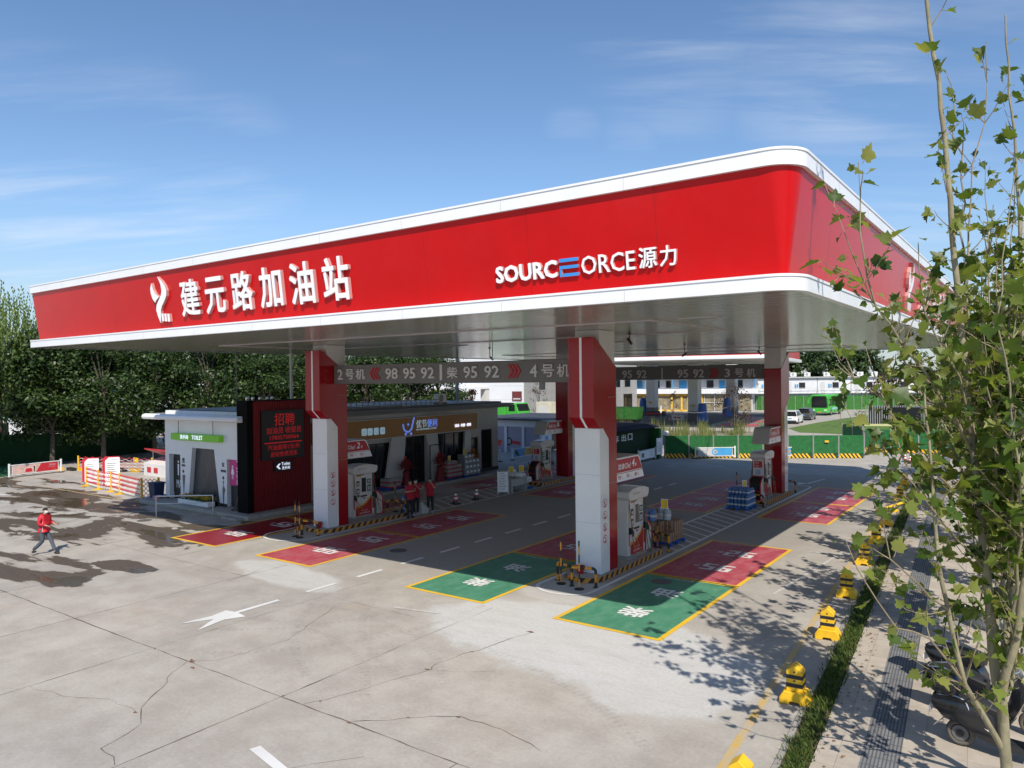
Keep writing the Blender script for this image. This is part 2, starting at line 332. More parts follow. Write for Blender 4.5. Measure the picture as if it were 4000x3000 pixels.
def paint(name,col,wear=.35,wcol=(.36,.33,.3),rough=.6,lo=.5,hi=.72):
    m=bpy.data.materials.new(name); m.use_nodes=True; t=m.node_tree; b=t.nodes['Principled BSDF']; N=t.nodes.new; L=t.links.new
    pos=N('ShaderNodeNewGeometry').outputs['Position']; mp=N('ShaderNodeMapping'); mp.inputs['Scale'].default_value=(1,.5,1); L(pos,mp.inputs[0])
    n=N('ShaderNodeTexNoise'); n.inputs['Scale'].default_value=3; n.inputs['Detail'].default_value=9; n.inputs['Roughness'].default_value=.72; L(mp.outputs[0],n.inputs[0])
    n2=N('ShaderNodeTexNoise'); n2.inputs['Scale'].default_value=.7; n2.inputs['Detail'].default_value=5; L(pos,n2.inputs[0])
    q=N('ShaderNodeMapRange'); L(n.outputs[0],q.inputs[0]); q.inputs[1].default_value=lo; q.inputs[2].default_value=hi; q.inputs[4].default_value=wear
    mx=N('ShaderNodeMix'); mx.data_type='RGBA'; L(q.outputs[0],mx.inputs[0]); mx.inputs[7].default_value=(*wcol,1)
    m2=N('ShaderNodeMix'); m2.data_type='RGBA'; L(n2.outputs[0],m2.inputs[0]); m2.inputs[6].default_value=(*[x*.8 for x in col],1); m2.inputs[7].default_value=(*[x*1.18 for x in col],1)
    L(m2.outputs[2],mx.inputs[6]); L(mx.outputs[2],b.inputs['Base Color']); b.inputs['Roughness'].default_value=rough
    return m
p_red=paint('bay_red',(.38,.045,.068),.6,(.50,.24,.25),lo=.42,hi=.72); p_redwet=paint('bay_red_wet',(.27,.012,.02),.35,(.42,.12,.13),.3)
p_green=paint('bay_green',(.05,.21,.12),.5,(.20,.36,.26),lo=.42,hi=.72); p_yel=paint('line_yellow',(.74,.45,.025),.3,(.45,.36,.2)); p_wht=paint('line_white',(.68,.68,.67),.35,(.42,.4,.38)); p_fadey=paint('line_yellow_faded',(.55,.36,.10),.95,(.42,.38,.31),lo=.4,hi=.62)
p_fadew=paint('line_white_faded',(.56,.55,.53),.9,(.42,.4,.37),lo=.35,hi=.6)
def sheet(name,x0,y0,x1,y1,z,mat):
    o=MB().quad((x0,y0,z),(x1,y0,z),(x1,y1,z),(x0,y1,z)).build(name,mat,fix=False); return struct(o)
def frame(mb,x0,y0,x1,y1,z,w):
    z+=.0013*(int(y0*10)%3)
    mb.quad((x0,y0,z),(x1,y0,z),(x1,y0+w,z),(x0,y0+w,z)); mb.quad((x0,y1-w,z),(x1,y1-w,z),(x1,y1,z),(x0,y1,z))
    mb.quad((x0,y0+w,z),(x0+w,y0+w,z),(x0+w,y1-w,z),(x0,y1-w,z)); mb.quad((x1-w,y0+w,z),(x1,y0+w,z),(x1,y1-w,z),(x1-w,y1-w,z))
yl=MB(); wl=MB()
SEG={'9':'abcdfg','5':'acdfg','2':'abdeg','8':'abcdefg'}
def gtext(s,xc,y0,h,wd):
    if len(s)==1: text(wl,s,(xc+wd/2,y0+h,.0118),XN,YN,h,w=wd,ext=.0025,bold=.03); return
    def R4(u0,v0,u1,v1,ox,w_,hh=h,oy=0):   # read from the far side: u runs towards -x, v towards -y
        wl.quad((ox-u0*w_,y0+hh*(1-v0)+oy,.0125),(ox-u1*w_,y0+hh*(1-v0)+oy,.0125),(ox-u1*w_,y0+hh*(1-v1)+oy,.0125),(ox-u0*w_,y0+hh*(1-v1)+oy,.0125))
    for k,c in enumerate(s[:2]):
        ox=xc+.64-k*.54
        for g_ in SEG[c]:
            a={'a':(0,.86,1,1),'g':(0,.43,1,.57),'d':(0,0,1,.14),'f':(0,.585,.36,.845),'b':(.64,.585,1,.845),'e':(0,.155,.36,.415),'c':(.64,.155,1,.415)}[g_]; R4(*a,ox,.44)
    for a in ((0,.55,1,.72),(0,.2,1,.37),(.18,0,.36,1),(.64,0,.82,1)): R4(*a,xc-.42,.2,h*.3,h*.3) if a[2]-a[0]>.5 else R4(*a,xc-.42,.2,h*.3,h*.3+.0)

def bay(x0,x1,y0,y1,mat,rows):
    sheet('painted_bay',x0+.12,y0+.12,x1-.12,y1-.12,.004,mat); frame(yl,x0,y0,x1,y1,.008,.13)
    for s,y in rows: gtext(s,(x0+x1)/2+.02,y,.8,1.25 if len(s)>1 else .82)
    text(wl,'ECO-Power',((x0+x1)/2+.2,y1-.22,.0118),XN,YN,.13,w=.95,ext=.002)
for x0,first in ((-10.47,'G'),(-15.74,'G'),(-23.1,'R'),(-28.6,'W')):
    x1=x0+3.02; gr=first=='G'
    bay(x0,x1,16.2,21.72,{'G':p_green,'R':p_red,'W':p_redwet}[first],[('柴',17.45),('油',19.5)] if gr else [('98#',17.8),('95#',20.0)])
    bay(x0,x1,21.66,27.4,p_red if first!='W' else p_redwet,[('95#',23.1),('92#',25.3)])
    bay(x0,x1,32.75,38.1,p_red,[('95#',34.2),('92#',36.2)]); bay(x0,x1,38.04,43.6,p_red,[('95#',39.7),('92#',41.6)])
struct(yl.build('bay_outline',p_yel,fix=False))
# dashes, arrows, island outlines, hatching
for y in (6.2,8.2,): pass
for y0,y1 in ((13.26,11.9),): wl.quad((-17.85,y1,.012),(-17.69,y1,.012),(-17.69,y0,.012),(-17.85,y0,.012))
wl.poly([(-17.45,12.3,.012),(-17.85,12.3,.012),(-18.0,11.45,.012),(-17.5,11.45,.012)][::-1]) if False else None
wl.poly([(-17.69,11.9,.012),(-17.26,11.82,.012),(-17.5,11.35,.012),(-17.3,10.46,.012),(-17.77,11.2,.012),(-18.19,10.46,.012),(-18.05,11.35,.012),(-18.18,11.84,.012),(-17.85,11.9,.012)])
for k in range(14):
    y=14.23+k*1.98
    if k: pass
    wl.quad((-17.85,y,.012),(-17.69,y,.012),(-17.69,y+1.08,.012),(-17.85,y+1.08,.012))
wl.quad((-10.96,7.55,.012),(-10.05,7.35,.012),(-10.05,7.53,.012),(-10.93,7.73,.012)) if False else wl.poly([(-10.98,7.56,.012),(-9.6,7.30,.012),(-9.57,7.46,.012),(-10.93,7.74,.012)])
wl.poly([(-11.65,43.98,.012),(-11.35,44.75,.012),(-11.25,44.7,.012),(-10.9,47.3,.012),(-11.02,47.3,.012),(-11.4,44.85,.012),(-11.9,44.9,.012)])
def outline(xl,xr,y0,y1,w):
    r=(xr-xl)/2; cx=(xl+xr)/2; z=.0125
    P=lambda rr,a,cy: (cx+rr*math.cos(a),cy+rr*.75*math.sin(a),z)
    n=14
    for j in range(n):
        a=math.pi+math.pi*j/n; b=math.pi+math.pi*(j+1)/n
        wl.quad(P(r,a,y0+.9),P(r,b,y0+.9),P(r-w,b,y0+.9),P(r-w,a,y0+.9))
        a-=math.pi; b-=math.pi
        wl.quad(P(r,a,y1-.9),P(r,b,y1-.9),P(r-w,b,y1-.9),P(r-w,a,y1-.9))
    for x in (xl,xr-w): wl.quad((x,y0+.9,z),(x+w,y0+.9,z),(x+w,y1-.9,z),(x,y1-.9,z))
    y=25.0
    while y<36.5:
        wl.quad((xl+w,y+1.15,z),(xr-w,y,z),(xr-w,y+.13,z),(xl+w,y+1.28,z)); y+=.72
outline(-12.62,-10.72,17.9,44.1,.13); outline(-26.0,-23.55,18.15,44.0,.13)
# line round the forecourt edges, zebra by the shop
for i in range(9): wl.quad((-29.6,29.3+i*.45,.012),(-26.6,31.0+i*.45,.012),(-26.6,31.16+i*.45,.012),(-29.6,29.46+i*.45,.012))
wl.quad((-50.3,16.2,.012),(-47.2,17.4,.012),(-47.2,17.6,.012),(-50.3,16.45,.012))
struct(wl.build('road_marking',p_wht,fix=False))
fy=MB()
def fl(mb,a,b,w,z=.01):
    a=Vector(a);b=Vector(b);d=(b-a).normalized();n=Vector((-d.y,d.x))*w/2
    mb.quad((*(a+n),z),(*(b+n),z),(*(b-n),z),(*(a-n),z))
fl(fy,(-4.1,9.5),(-6.6,43),.14); fl(fy,(-46.5,20.05),(-29.1,20.02),.1); fl(fy,(-29.05,20.0),(-29.05,41),.1); fl(fy,(-62,19.6),(-57,21.2),.12); fl(fy,(-51,20.1),(-46.5,20.0),.1)
struct(fy.build('edge_line',p_fadey,fix=False))
fw_=MB(); fl(fw_,(-14.6,14.6),(-13.2,14.9),.12); fl(fw_,(-6.4,21.5),(-5.9,28),.1); fl(fw_,(-6.9,27.4),(-5.8,27.5),.1)
struct(fw_.build('worn_line',p_fadew,fix=False))
# slab joints and cracks
crackm=mk('crack_dirt',(.12,.10,.082),.95,var=.35,vs=9)
cr=MB()
def crack(pts,w,jit,step=.22,z=.0028):
    P=[]
    for (a,b) in zip(pts[:-1],pts[1:]):
        a=Vector(a);b=Vector(b);n=max(2,int((b-a).length/step))
        for i in range(n):
            p=a.lerp(b,i/n); q=Vector((mnoise.noise((p.x*1.1,p.y*1.1,3.3)),mnoise.noise((p.x*1.1,p.y*1.1,9.1))))*jit*2.2+Vector((random.uniform(-1,1),random.uniform(-1,1)))*jit*.7
            P.append(p+q)
    P.append(Vector(pts[-1]))
    for i in range(len(P)-1):
        d=(P[i+1]-P[i]); 
        if d.length<1e-6: continue
        n=Vector((-d.y,d.x)).normalized()
        wi=lambda p:w*(.35+max(0,mnoise.noise((p.x*2.3,p.y*2.3,1.7))+.25)*1.5)
        a,b=wi(P[i])/2,wi(P[i+1])/2
        cr.quad((*(P[i]+n*a),z),(*(P[i]-n*a),z),(*(P[i+1]-n*b),z),(*(P[i+1]+n*b),z))
J=lambda a,b,w=.022,j=.006: crack([a,b],w,j)
J((-60,9.2),(-4.0,9.2),.03,.01)
for x,ya,yb in ((-20.95,1,16),(-17.05,2,9.2),(-12.3,1,10.5),(-25.4,4,20),(-29.7,4,20),(-34,6,20),(-38.5,7,20),(-7.8,3,9.2)): J((x,ya),(x,yb))
for x in (-17.05,-12.3): J((x,9.2),(x,16.1),.016,.012)
J((-60,14.3),(-20.9,14.3),.016); J((-48,4.2),(-9,4.2),.02); J((-20,29.5),(-4.5,29.5),.02); J((-20,48.5),(-4,48.5),.025); J((-13.2,44),(-3,52.5),.02,.02)
J((-17.0,14.3),(-13.5,14.3),.012,.01)
for pts,w,j in [(p,w*.62,j) for p,w,j in (([(-15.55,9.2),(-15.1,9.6),(-14.9,11.4),(-15.9,13.6),(-15.7,14.4)],.02,.05),([(-15.55,9.2),(-15.1,8.5),(-14.4,7.7),(-13.9,7.2),(-13.4,7.0),(-13.15,6.2),(-12.35,6.0)],.026,.05),
    ([(-17.1,6.6),(-15.9,6.7),(-15.1,7.2),(-13.95,7.2)],.018,.05),([(-11.7,9.2),(-11.25,10.2),(-10.85,11.9),(-10.9,12.2),(-10.75,13.2),(-10.45,14.4),(-10.3,15.1)],.03,.06),
    ([(-10.85,11.9),(-10.2,12.2),(-9.6,12.6)],.014,.04),([(-10.3,9.2),(-9.7,9.9),(-8.8,10.5),(-7.9,10.6),(-6.9,10.3)],.03,.05),([(-12.2,6.0),(-11.2,6.3),(-10.6,6.1)],.022,.05),([(-10.3,7.2),(-9.5,8.1),(-9.2,8.5)],.018,.05),
    ([(-8.8,46),(-8,49),(-6.6,52)],.03,.15),([(-36,13.5),(-35.2,14.6),(-36.5,16.4),(-39,17.1)],.03,.1),([(-45,16),(-40,17.5),(-37,17.8)],.03,.12),([(-20.6,13.4),(-21.3,15.3)],.014,.05))]: crack(pts,w,j)
struct(cr.build('slab_crack',crackm,fix=False))
# rust-brown spalls where the joints broke out
sp=MB()
for x,y,s in ((-15.5,9.25,.13),(-15.15,9.05,.09),(-15.6,9.3,.07),(-10.85,11.85,.09),(-10.35,15.05,.12),(-10.7,13.2,.07),(-12.3,9.25,.06),(-10.35,9.2,.07),(-8.85,10.5,.07),(-16.95,9.2,.06),(-14.0,7.2,.06),(-9.6,9.95,.05),(-11.5,9.5,.05)):
    sp.poly([(x+s*random.uniform(.35,1.1)*math.cos(a),y+s*.6*random.uniform(.35,1.1)*math.sin(a),.0034) for a in [i*math.pi/4.5 for i in range(9)]])
struct(sp.build('slab_spall',mk('spall',(.16,.085,.05),.95,var=.35,vs=20),fix=False))
# tyre scuffs
def scuffmat():
    m=bpy.data.materials.new('tyre_scuff'); m.use_nodes=True; t=m.node_tree; b=t.nodes['Principled BSDF']; o=t.nodes['Material Output']
    b.inputs['Base Color'].default_value=(.13,.125,.12,1); b.inputs['Roughness'].default_value=.9
    pos=t.nodes.new('ShaderNodeNewGeometry').outputs['Position']; n=t.nodes.new('ShaderNodeTexNoise'); n.inputs['Scale'].default_value=9; n.inputs['Detail'].default_value=6; n.inputs['Roughness'].default_value=.8; t.links.new(pos,n.inputs[0])
    q=t.nodes.new('ShaderNodeMapRange'); t.links.new(n.outputs[0],q.inputs[0]); q.inputs[1].default_value=.42; q.inputs[2].default_value=.75; q.inputs[4].default_value=.2
    tr=t.nodes.new('ShaderNodeBsdfTransparent'); mx=t.nodes.new('ShaderNodeMixShader'); t.links.new(q.outputs[0],mx.inputs[0]); t.links.new(tr.outputs[0],mx.inputs[1]); t.links.new(b.outputs[0],mx.inputs[2]); t.links.new(mx.outputs[0],o.inputs[0]); return m
sc=MB()
for cx,cy,r,a0,a1,w in ((-15.2,6.6,7.0,.75,1.75,.22),(-15.2,6.6,5.4,.7,1.9,.22),(-19.5,15.5,5.2,-1.1,.2,.2),(-19.5,15.5,6.8,-1.0,.1,.2),(-9,18.5,9.0,3.5,4.3,.22),(-9,18.5,7.4,3.6,4.5,.22),(-12,3,10.5,.9,1.5,.24),(-13.5,17.5,3.2,2.2,3.9,.2)):
    n=40
    for i in range(n):
        a=a0+(a1-a0)*i/n; b=a0+(a1-a0)*(i+.62)/n
        sc.quad((cx+r*math.cos(a),cy+r*math.sin(a),.0022),(cx+(r+w)*math.cos(a),cy+(r+w)*math.sin(a),.0022),(cx+(r+w)*math.cos(b),cy+(r+w)*math.sin(b),.0022),(cx+r*math.cos(b),cy+r*math.sin(b),.0022))
struct(sc.build('tyre_mark',scuffmat(),fix=False))
# manhole covers, drains
for x,y in ((-19.3,19.6),(-33.2,17.6),(-18.9,36.8),(-52.5,19.2),(-9.6,21.0)):
    q=MB(); q.lathe([(.32,.001),(.32,.006),(.27,.007)],(x,y,0),20); q.build('manhole_cover',mk('iron_cover',(.1,.095,.09),.6,var=.3,vs=20),kind='structure')
# ================================================================== KERB STRIP, PAVEMENT (runs 4.5 degrees off the forecourt)
SD=Vector((-.0787,1,0)).normalized(); SPn=Vector((1,.0787,0)).normalized(); SO=Vector((-3.5,12,0))
def S(a,t,z=0): return SO+SPn*a+SD*t+Vector((0,0,z))
def pave_mat(name,c1,c2,bw,bh,mortar,mcol):
    m=bpy.data.materials.new(name); m.use_nodes=True; t=m.node_tree; b=t.nodes['Principled BSDF']; N=t.nodes.new; L=t.links.new
    pos=N('ShaderNodeNewGeometry').outputs['Position']; mp=N('ShaderNodeMapping'); mp.inputs['Rotation'].default_value=(0,0,-R(4.5)); L(pos,mp.inputs[0])
    br=N('ShaderNodeTexBrick'); br.offset=0.0; br.inputs['Scale'].default_value=1; br.inputs['Brick Width'].default_value=bw; br.inputs['Row Height'].default_value=bh; br.inputs['Mortar Size'].default_value=mortar; br.inputs['Bias'].default_value=0
    br.inputs['Color1'].default_value=(*c1,1); br.inputs['Color2'].default_value=(*c2,1); br.inputs['Mortar'].default_value=(*mcol,1); L(mp.outputs[0],br.inputs[0])
    n=N('ShaderNodeTexNoise'); n.inputs['Scale'].default_value=2.5; n.inputs['Detail'].default_value=8; n.inputs['Roughness'].default_value=.7; L(pos,n.inputs[0])
    q=N('ShaderNodeMapRange'); L(n.outputs[0],q.inputs[0]); q.inputs[1].default_value=.3; q.inputs[2].default_value=.7; q.inputs[3].default_value=.82; q.inputs[4].default_value=1.12
    mx=N('ShaderNodeMix'); mx.data_type='RGBA'; mx.blend_type='MULTIPLY'; mx.inputs[0].default_value=1; L(br.outputs[0],mx.inputs[6]); L(q.outputs[0],mx.inputs[7]); L(mx.outputs[2],b.inputs['Base Color']); b.inputs['Roughness'].default_value=.8
    bp=N('ShaderNodeBump'); bp.inputs['Strength'].default_value=.4; bp.inputs['Distance'].default_value=.01; bp.invert=True; L(br.outputs['Fac'],bp.inputs['Height']); L(bp.outputs[0],b.inputs['Normal']); return m
pv=pave_mat('pavement_slabs',(.40,.35,.29),(.455,.40,.335),.6,.6,.005,(.29,.25,.205)); pg=pave_mat('pavement_grey',(.25,.24,.23),(.31,.30,.285),.6,.6,.006,(.18,.17,.16)); tact=pave_mat('tactile_slabs',(.17,.17,.172),(.215,.215,.215),.055,.3,.012,(.09,.095,.105))
ZP_=.06
def strip(mb,a0,a1,t0,t1,z): mb.quad(S(a0,t0,z),S(a1,t0,z),S(a1,t1,z),S(a0,t1,z))
q=MB(); q.add([S(.42,-30,0),S(.42,70,0),S(.42,70,ZP_),S(.42,-30,ZP_)],[(0,1,2,3)]); strip(q,.42,30,-30,70,ZP_); struct(q.build('pavement',pv,fix=False))
q=MB()
for t in (-1.3,8.9,19.3,29.8,40): strip(q,.42,30,t,t+1.2,ZP_+.003)
struct(q.build('pavement_band',pg,fix=False))
q=MB(); strip(q,1.08,1.63,-30,70,ZP_+.006); struct(q.build('tactile_paving',tact,fix=False))
q=MB(); strip(q,0,.45,-30,45,.012); struct(q.build('planting_soil',mk('soil',(.10,.075,.05),.95,var=.3,vs=8),fix=False))
q=MB()
for t in np.arange(-14,45,1.0): q.add([S(-.10,t,0),S(0,t,0),S(0,t+.98,0),S(-.10,t+.98,0),S(-.10,t,.035),S(0,t,.05),S(0,t+.98,.05),S(-.10,t+.98,.035)],[(4,5,6,7),(0,4,7,3),(0,1,5,4),(3,7,6,2),(1,2,6,5)])
struct(q.build('kerb_stone',concs,fix=False))
grassm=mkleaf('grass_blades',[(.03,.06,.012),(.06,.105,.02),(.10,.15,.03),(.16,.18,.06)],.3)
q=MB(); 
for i in range(15000):
    t=random.uniform(-13,38); 
    if t>14 and random.random()<.55: t=random.uniform(-13,14)
    dens=.5+.5*mnoise.noise((t*1.3,0,0)); a=.215+random.gauss(0,.095+.03*dens); 
    if a<-.08 or a>.52: continue
    p=S(a,t,.01); h=random.uniform(.06,.17)*(.7+.6*dens); an=random.uniform(0,6.28); ln=random.uniform(.02,.11); wd=random.uniform(.006,.012)
    dx,dy=math.cos(an),math.sin(an); 
    q.add([(p.x-dy*wd,p.y+dx*wd,p.z),(p.x+dy*wd,p.y-dx*wd,p.z),(p.x+dx*ln*.4+dy*wd*.7,p.y+dy*ln*.4-dx*wd*.7,p.z+h*.65),(p.x+dx*ln,p.y+dy*ln,p.z+h)],[(0,1,2),(0,2,3)])
o=q.build('verge_grass',grassm,fix=False); tag(o,'narrow strip of ragged green grass between the yard kerb and the pavement','grass',kind='stuff')
# dry leaves and litter beside the grass
q=MB()
for i in range(260):
    p=S(random.uniform(.35,.75)+abs(random.gauss(0,.15)),random.uniform(-2,20),ZP_+.01); s=random.uniform(.015,.045); a=random.uniform(0,6.28)
    q.add([(p.x+s*math.cos(a+k*2.1),p.y+s*math.sin(a+k*2.1),p.z+random.uniform(0,.015)) for k in range(3)],[(0,1,2)])
tag(q.build('leaf_litter',mk('dry_leaf',(.22,.12,.05),.8,var=.3,vs=30),fix=False),'scattered dry brown leaves along the pavement edge','leaf litter',kind='stuff')
# ================================================================== CANOPY
CX0,CX1,CY0,CY1=-33.2,-3.38,12.97,47.75
def outl(i, z, n=8, rf=None):
    pts=[]; 
    for (x,y,r,a0) in ((CX1,CY0,.6,-90),(CX1,CY1,.6,0),(CX0,CY1,.28,90),(CX0,CY0,.28,180)):
        sx=-1 if x==CX1 else 1; sy=1 if y==CY0 else -1
        rr=max(r-i,.03) if rf is None else (rf if r>.5 else .05); cx=x+sx*(i+rr); cy=y+sy*(i+rr)
        for k in range(n+1):
            a=R(a0+90*k/n); pts.append((cx+rr*math.cos(a),cy+rr*math.sin(a),z))
    return pts
can=thing('fuel_canopy','huge flat red and white filling station canopy with white lettering, carried on four columns','canopy',((CX0+CX1)/2,(CY0+CY1)/2,7.67))
def CB(mb,name,mats,**k): return mb.build(name,mats,can,world=True,**k)
def band(z0,z1):
    q=MB(); q.loft([outl(.14,z0+.0),outl(0,z0),outl(0,z1-.045),outl(-.018,z1-.045),outl(-.018,z1),outl(.3,z1)])
    for k in range(1,11):
        x=CX0+k*2.95
        if x<CX1-1.1: q.quad((x,CY0-.002,z0+.005),(x+.012,CY0-.002,z0+.005),(x+.012,CY0-.002,z1-.075),(x,CY0-.002,z1-.075),1)
    for k in range(1,12):
        y=CY0+k*2.95
        if y<CY1-1.1: q.quad((CX1+.002,y,z0+.005),(CX1+.002,y+.012,z0+.005),(CX1+.002,y+.012,z1-.075),(CX1+.002,y,z1-.075),1)
    return q
seamg=mk('band_seam',(.5,.5,.52),.5,var=.05); reds=mk('fascia_seam',(.27,.005,.007),.25,var=.05)
CB(band(9.82,10.12),'upper_band',[white,seamg],smooth=True,fix=False); CB(band(7.67,7.955),'lower_band',[white,seamg],smooth=True,fix=False)
q=MB(); q.loft([outl(.30,7.95,8,.14),outl(.08,9.825)])
for k in range(1,10):
    x=CX0+k*2.95+.6
    if x<CX1-1.3:
        q.quad((x,CY0+.297,7.96),(x+.008,CY0+.297,7.96),(x+.008,CY0+.077,9.82),(x,CY0+.077,9.82),1)
for k in range(1,12):
    y=CY0+k*2.95
    if y<CY1-1.3: q.quad((CX1-.297,y,7.96),(CX1-.297,y+.008,7.96),(CX1-.077,y+.008,9.82),(CX1-.077,y,9.82),1)
CB(q,'fascia',[red,reds],smooth=True,fix=False)
def soffit_mat():
    m=bpy.data.materials.new('soffit_slats'); m.use_nodes=True; t=m.node_tree; b=t.nodes['Principled BSDF']; N=t.nodes.new; L=t.links.new
    b.inputs['Base Color'].default_value=(.50,.47,.42,1); b.inputs['Metallic'].default_value=.2; b.inputs['Roughness'].default_value=.14; b.inputs['Specular IOR Level'].default_value=.7
    pos=N('ShaderNodeNewGeometry').outputs['Position']
    wv=N('ShaderNodeTexWave'); wv.wave_type='BANDS'; wv.bands_direction='Y'; wv.inputs['Scale'].default_value=.62; L(pos,wv.inputs[0])
    mp=N('ShaderNodeMapping'); mp.inputs['Scale'].default_value=(.35,9,1); L(pos,mp.inputs[0]); n=N('ShaderNodeTexNoise'); n.inputs['Scale'].default_value=1.3; n.inputs['Detail'].default_value=3; L(mp.outputs[0],n.inputs[0])
    q=N('ShaderNodeMapRange'); L(wv.outputs[1],q.inputs[0]); q.inputs[1].default_value=0; q.inputs[2].default_value=.16; q.inputs[3].default_value=.35
    mx=N('ShaderNodeMix'); mx.data_type='RGBA'; mx.blend_type='MULTIPLY'; mx.inputs[0].default_value=1; mx.inputs[6].default_value=(.50,.47,.42,1); L(q.outputs[0],mx.inputs[7]); L(mx.outputs[2],b.inputs['Base Color'])
    bp=N('ShaderNodeBump'); bp.inputs['Strength'].default_value=.2; bp.inputs['Distance'].default_value=.05; L(n.outputs[0],bp.inputs['Height']); L(bp.outputs[0],b.inputs['Normal']); return m
q=MB(); q.poly([(x,y,7.70) for x,y,z in outl(.10,0)]); CB(q,'soffit',soffit_mat(),fix=False)
q=MB(); y=CY0+.35
while y<CY1-.3: q.quad((CX0+.25,y,7.6985),(CX1-.25,y,7.6985),(CX1-.25,y+.014,7.6985),(CX0+.25,y+.014,7.6985)); y+=.24
for x in (-27.3,-21.3,-15.3,-9.3): q.quad((x,CY0+.3,7.698),(x+.012,CY0+.3,7.698),(x+.012,CY1-.3,7.698),(x,CY1-.3,7.698))
CB(q,'soffit_seams',mk('soffit_seam',(.16,.15,.13),.6),fix=False)
q=MB(); q.poly([(x,y,9.97) for x,y,z in outl(.2,0)]); CB(q,'roof_deck',mk('roof_deck',(.45,.46,.47),.6),fix=False)
stripm=mk('light_strip',(.55,.50,.53),.35,var=.04)
for ya,yb in ((17.8,23.4),(37.35,42.95)):
    q=MB(); x0,x1=-27.6,-8.3
    for a in ((x0,ya,x1,ya+.13),(x0,yb-.13,x1,yb),(x0,ya+.13,x0+.13,yb-.13),(x1-.13,ya+.13,x1,yb-.13)): q.box(a[0],a[1],7.676,a[2],a[3],7.698)
    CB(q,'light_strip',stripm,fix=False)
for x,y in ((-7.2,18.2),(-17.3,37),(-14.5,27.5),(-21,25)):
    q=MB(); q.box(x-.5,y-.3,7.685,x+.5,y+.3,7.699); q.box(x-.44,y-.24,7.68,x+.44,y+.24,7.6845,1); CB(q,'access_panel',[lightgrey,midgrey],fix=False)
# lettering
up=Vector((0,-.22,1.875)).normalized()       # fascia leans out towards its top
def FP(x,z,off=.0): return Vector((x,CY0+.08+(9.825-z)*.1173-off,z))
q=MB()
for i,c in enumerate('建元路加油站'):
    text(q,c,FP(-22.28+1.352*i,8.30,.0),XP,up,1.14 if c!='元' else 1.10,w=1.02,ext=.09,bold=.022,m=0,ms=1)
CB(q,'lettering',[letterw,lettered],fix=False)
q=MB(); zb=8.31
text(q,'SOURC',FP(-9.87,zb),XP,up,.37,w=1.60,ext=.06,bold=.05,m=0,ms=1)
text(q,'ORCE',FP(-7.70,zb),XP,up,.37,w=1.20,ext=.06,bold=.006,m=0,ms=1)
text(q,'源',FP(-6.42,zb),XP,up,.40,w=.38,ext=.06,bold=.018,m=0,ms=1); text(q,'力',FP(-5.98,zb),XP,up,.39,w=.34,ext=.06,bold=.018,m=0,ms=1)
CB(q,'lettering',[letterw,lettered],fix=False)
q=MB(); nn=Vector(XP).cross(up)
def pl(o,rx,uy,poly,ext,q,m=0,ms=1):
    rx=Vector(rx);uy=Vector(uy);n=rx.cross(uy);o=Vector(o);k=len(poly)
    vs=[o+rx*a+uy*b for a,b in poly]+[o+rx*a+uy*b+n*ext for a,b in poly]; s=len(q.v); q.v+=[tuple(v) for v in vs]
    q.f.append(tuple(range(s+k,s+2*k))); q.m.append(m)
    for i in range(k): q.f.append((s+i,s+(i+1)%k,s+k+(i+1)%k,s+k+i)); q.m.append(ms)
o=FP(-8.22,zb)
for poly in ([(0,.30),(.44,.30),(.46,.37),(0,.37)],[(0,.16),(.44,.16),(.46,.225),(0,.225)],[(0,0),(.055,0),(.055,.155),(0,.155)],[(.07,0),(.44,0),(.46,.065),(.07,.065)]): pl(o,XP,up,poly,.06,q)
CB(q,'lettering',[blue_l,lettered],fix=False)
def flame(o,rx,uy,h):
    q=MB(); k=h/1.5
    B=lambda pts:[(a*k,b*k) for a,b in pts]
    Z=lambda P: [((x-195)*.0067*h/1.5,(678-(y+.14*(x-250)))*.00405*h/1.5) for x,y in P]
    pl(o,rx,uy,Z([(212,358),(196,400),(195,445),(206,488),(224,516),(240,492),(266,468),(236,446),(220,412)][::-1]),.09,q)
    pl(o,rx,uy,Z([(270,306),(304,338),(326,374),(336,414),(330,458),(304,506),(280,542),(266,580),(262,622),(252,680),(234,622),(226,574),(236,530),(262,490),(284,454),(294,418),(292,372),(282,334)][::-1]),.09,q)
    for x in (268,294,320): pl(o,rx,uy,Z([(x,664),(x+17,662),(x+17,600),(x,602)]),.09,q)
    return q
CB(flame(FP(-24.0,8.18),XP,up,1.5),'emblem',[letterw,lettered],fix=False)
upx=Vector((.22,0,1.875)).normalized()
def FX(y,z): return Vector((CX1-.08-(9.825-z)*.1173,y,z))
q=MB()
for i,c in enumerate('建元路加油站'): text(q,c,FX(28.6+1.38*i,8.32),YP,upx,1.12,w=1.03,ext=.09,bold=.022,m=0,ms=1)
CB(q,'lettering',[letterw,lettered],fix=False); CB(flame(FX(25.6,8.2),YP,upx,1.5),'emblem',[letterw,lettered],fix=False)
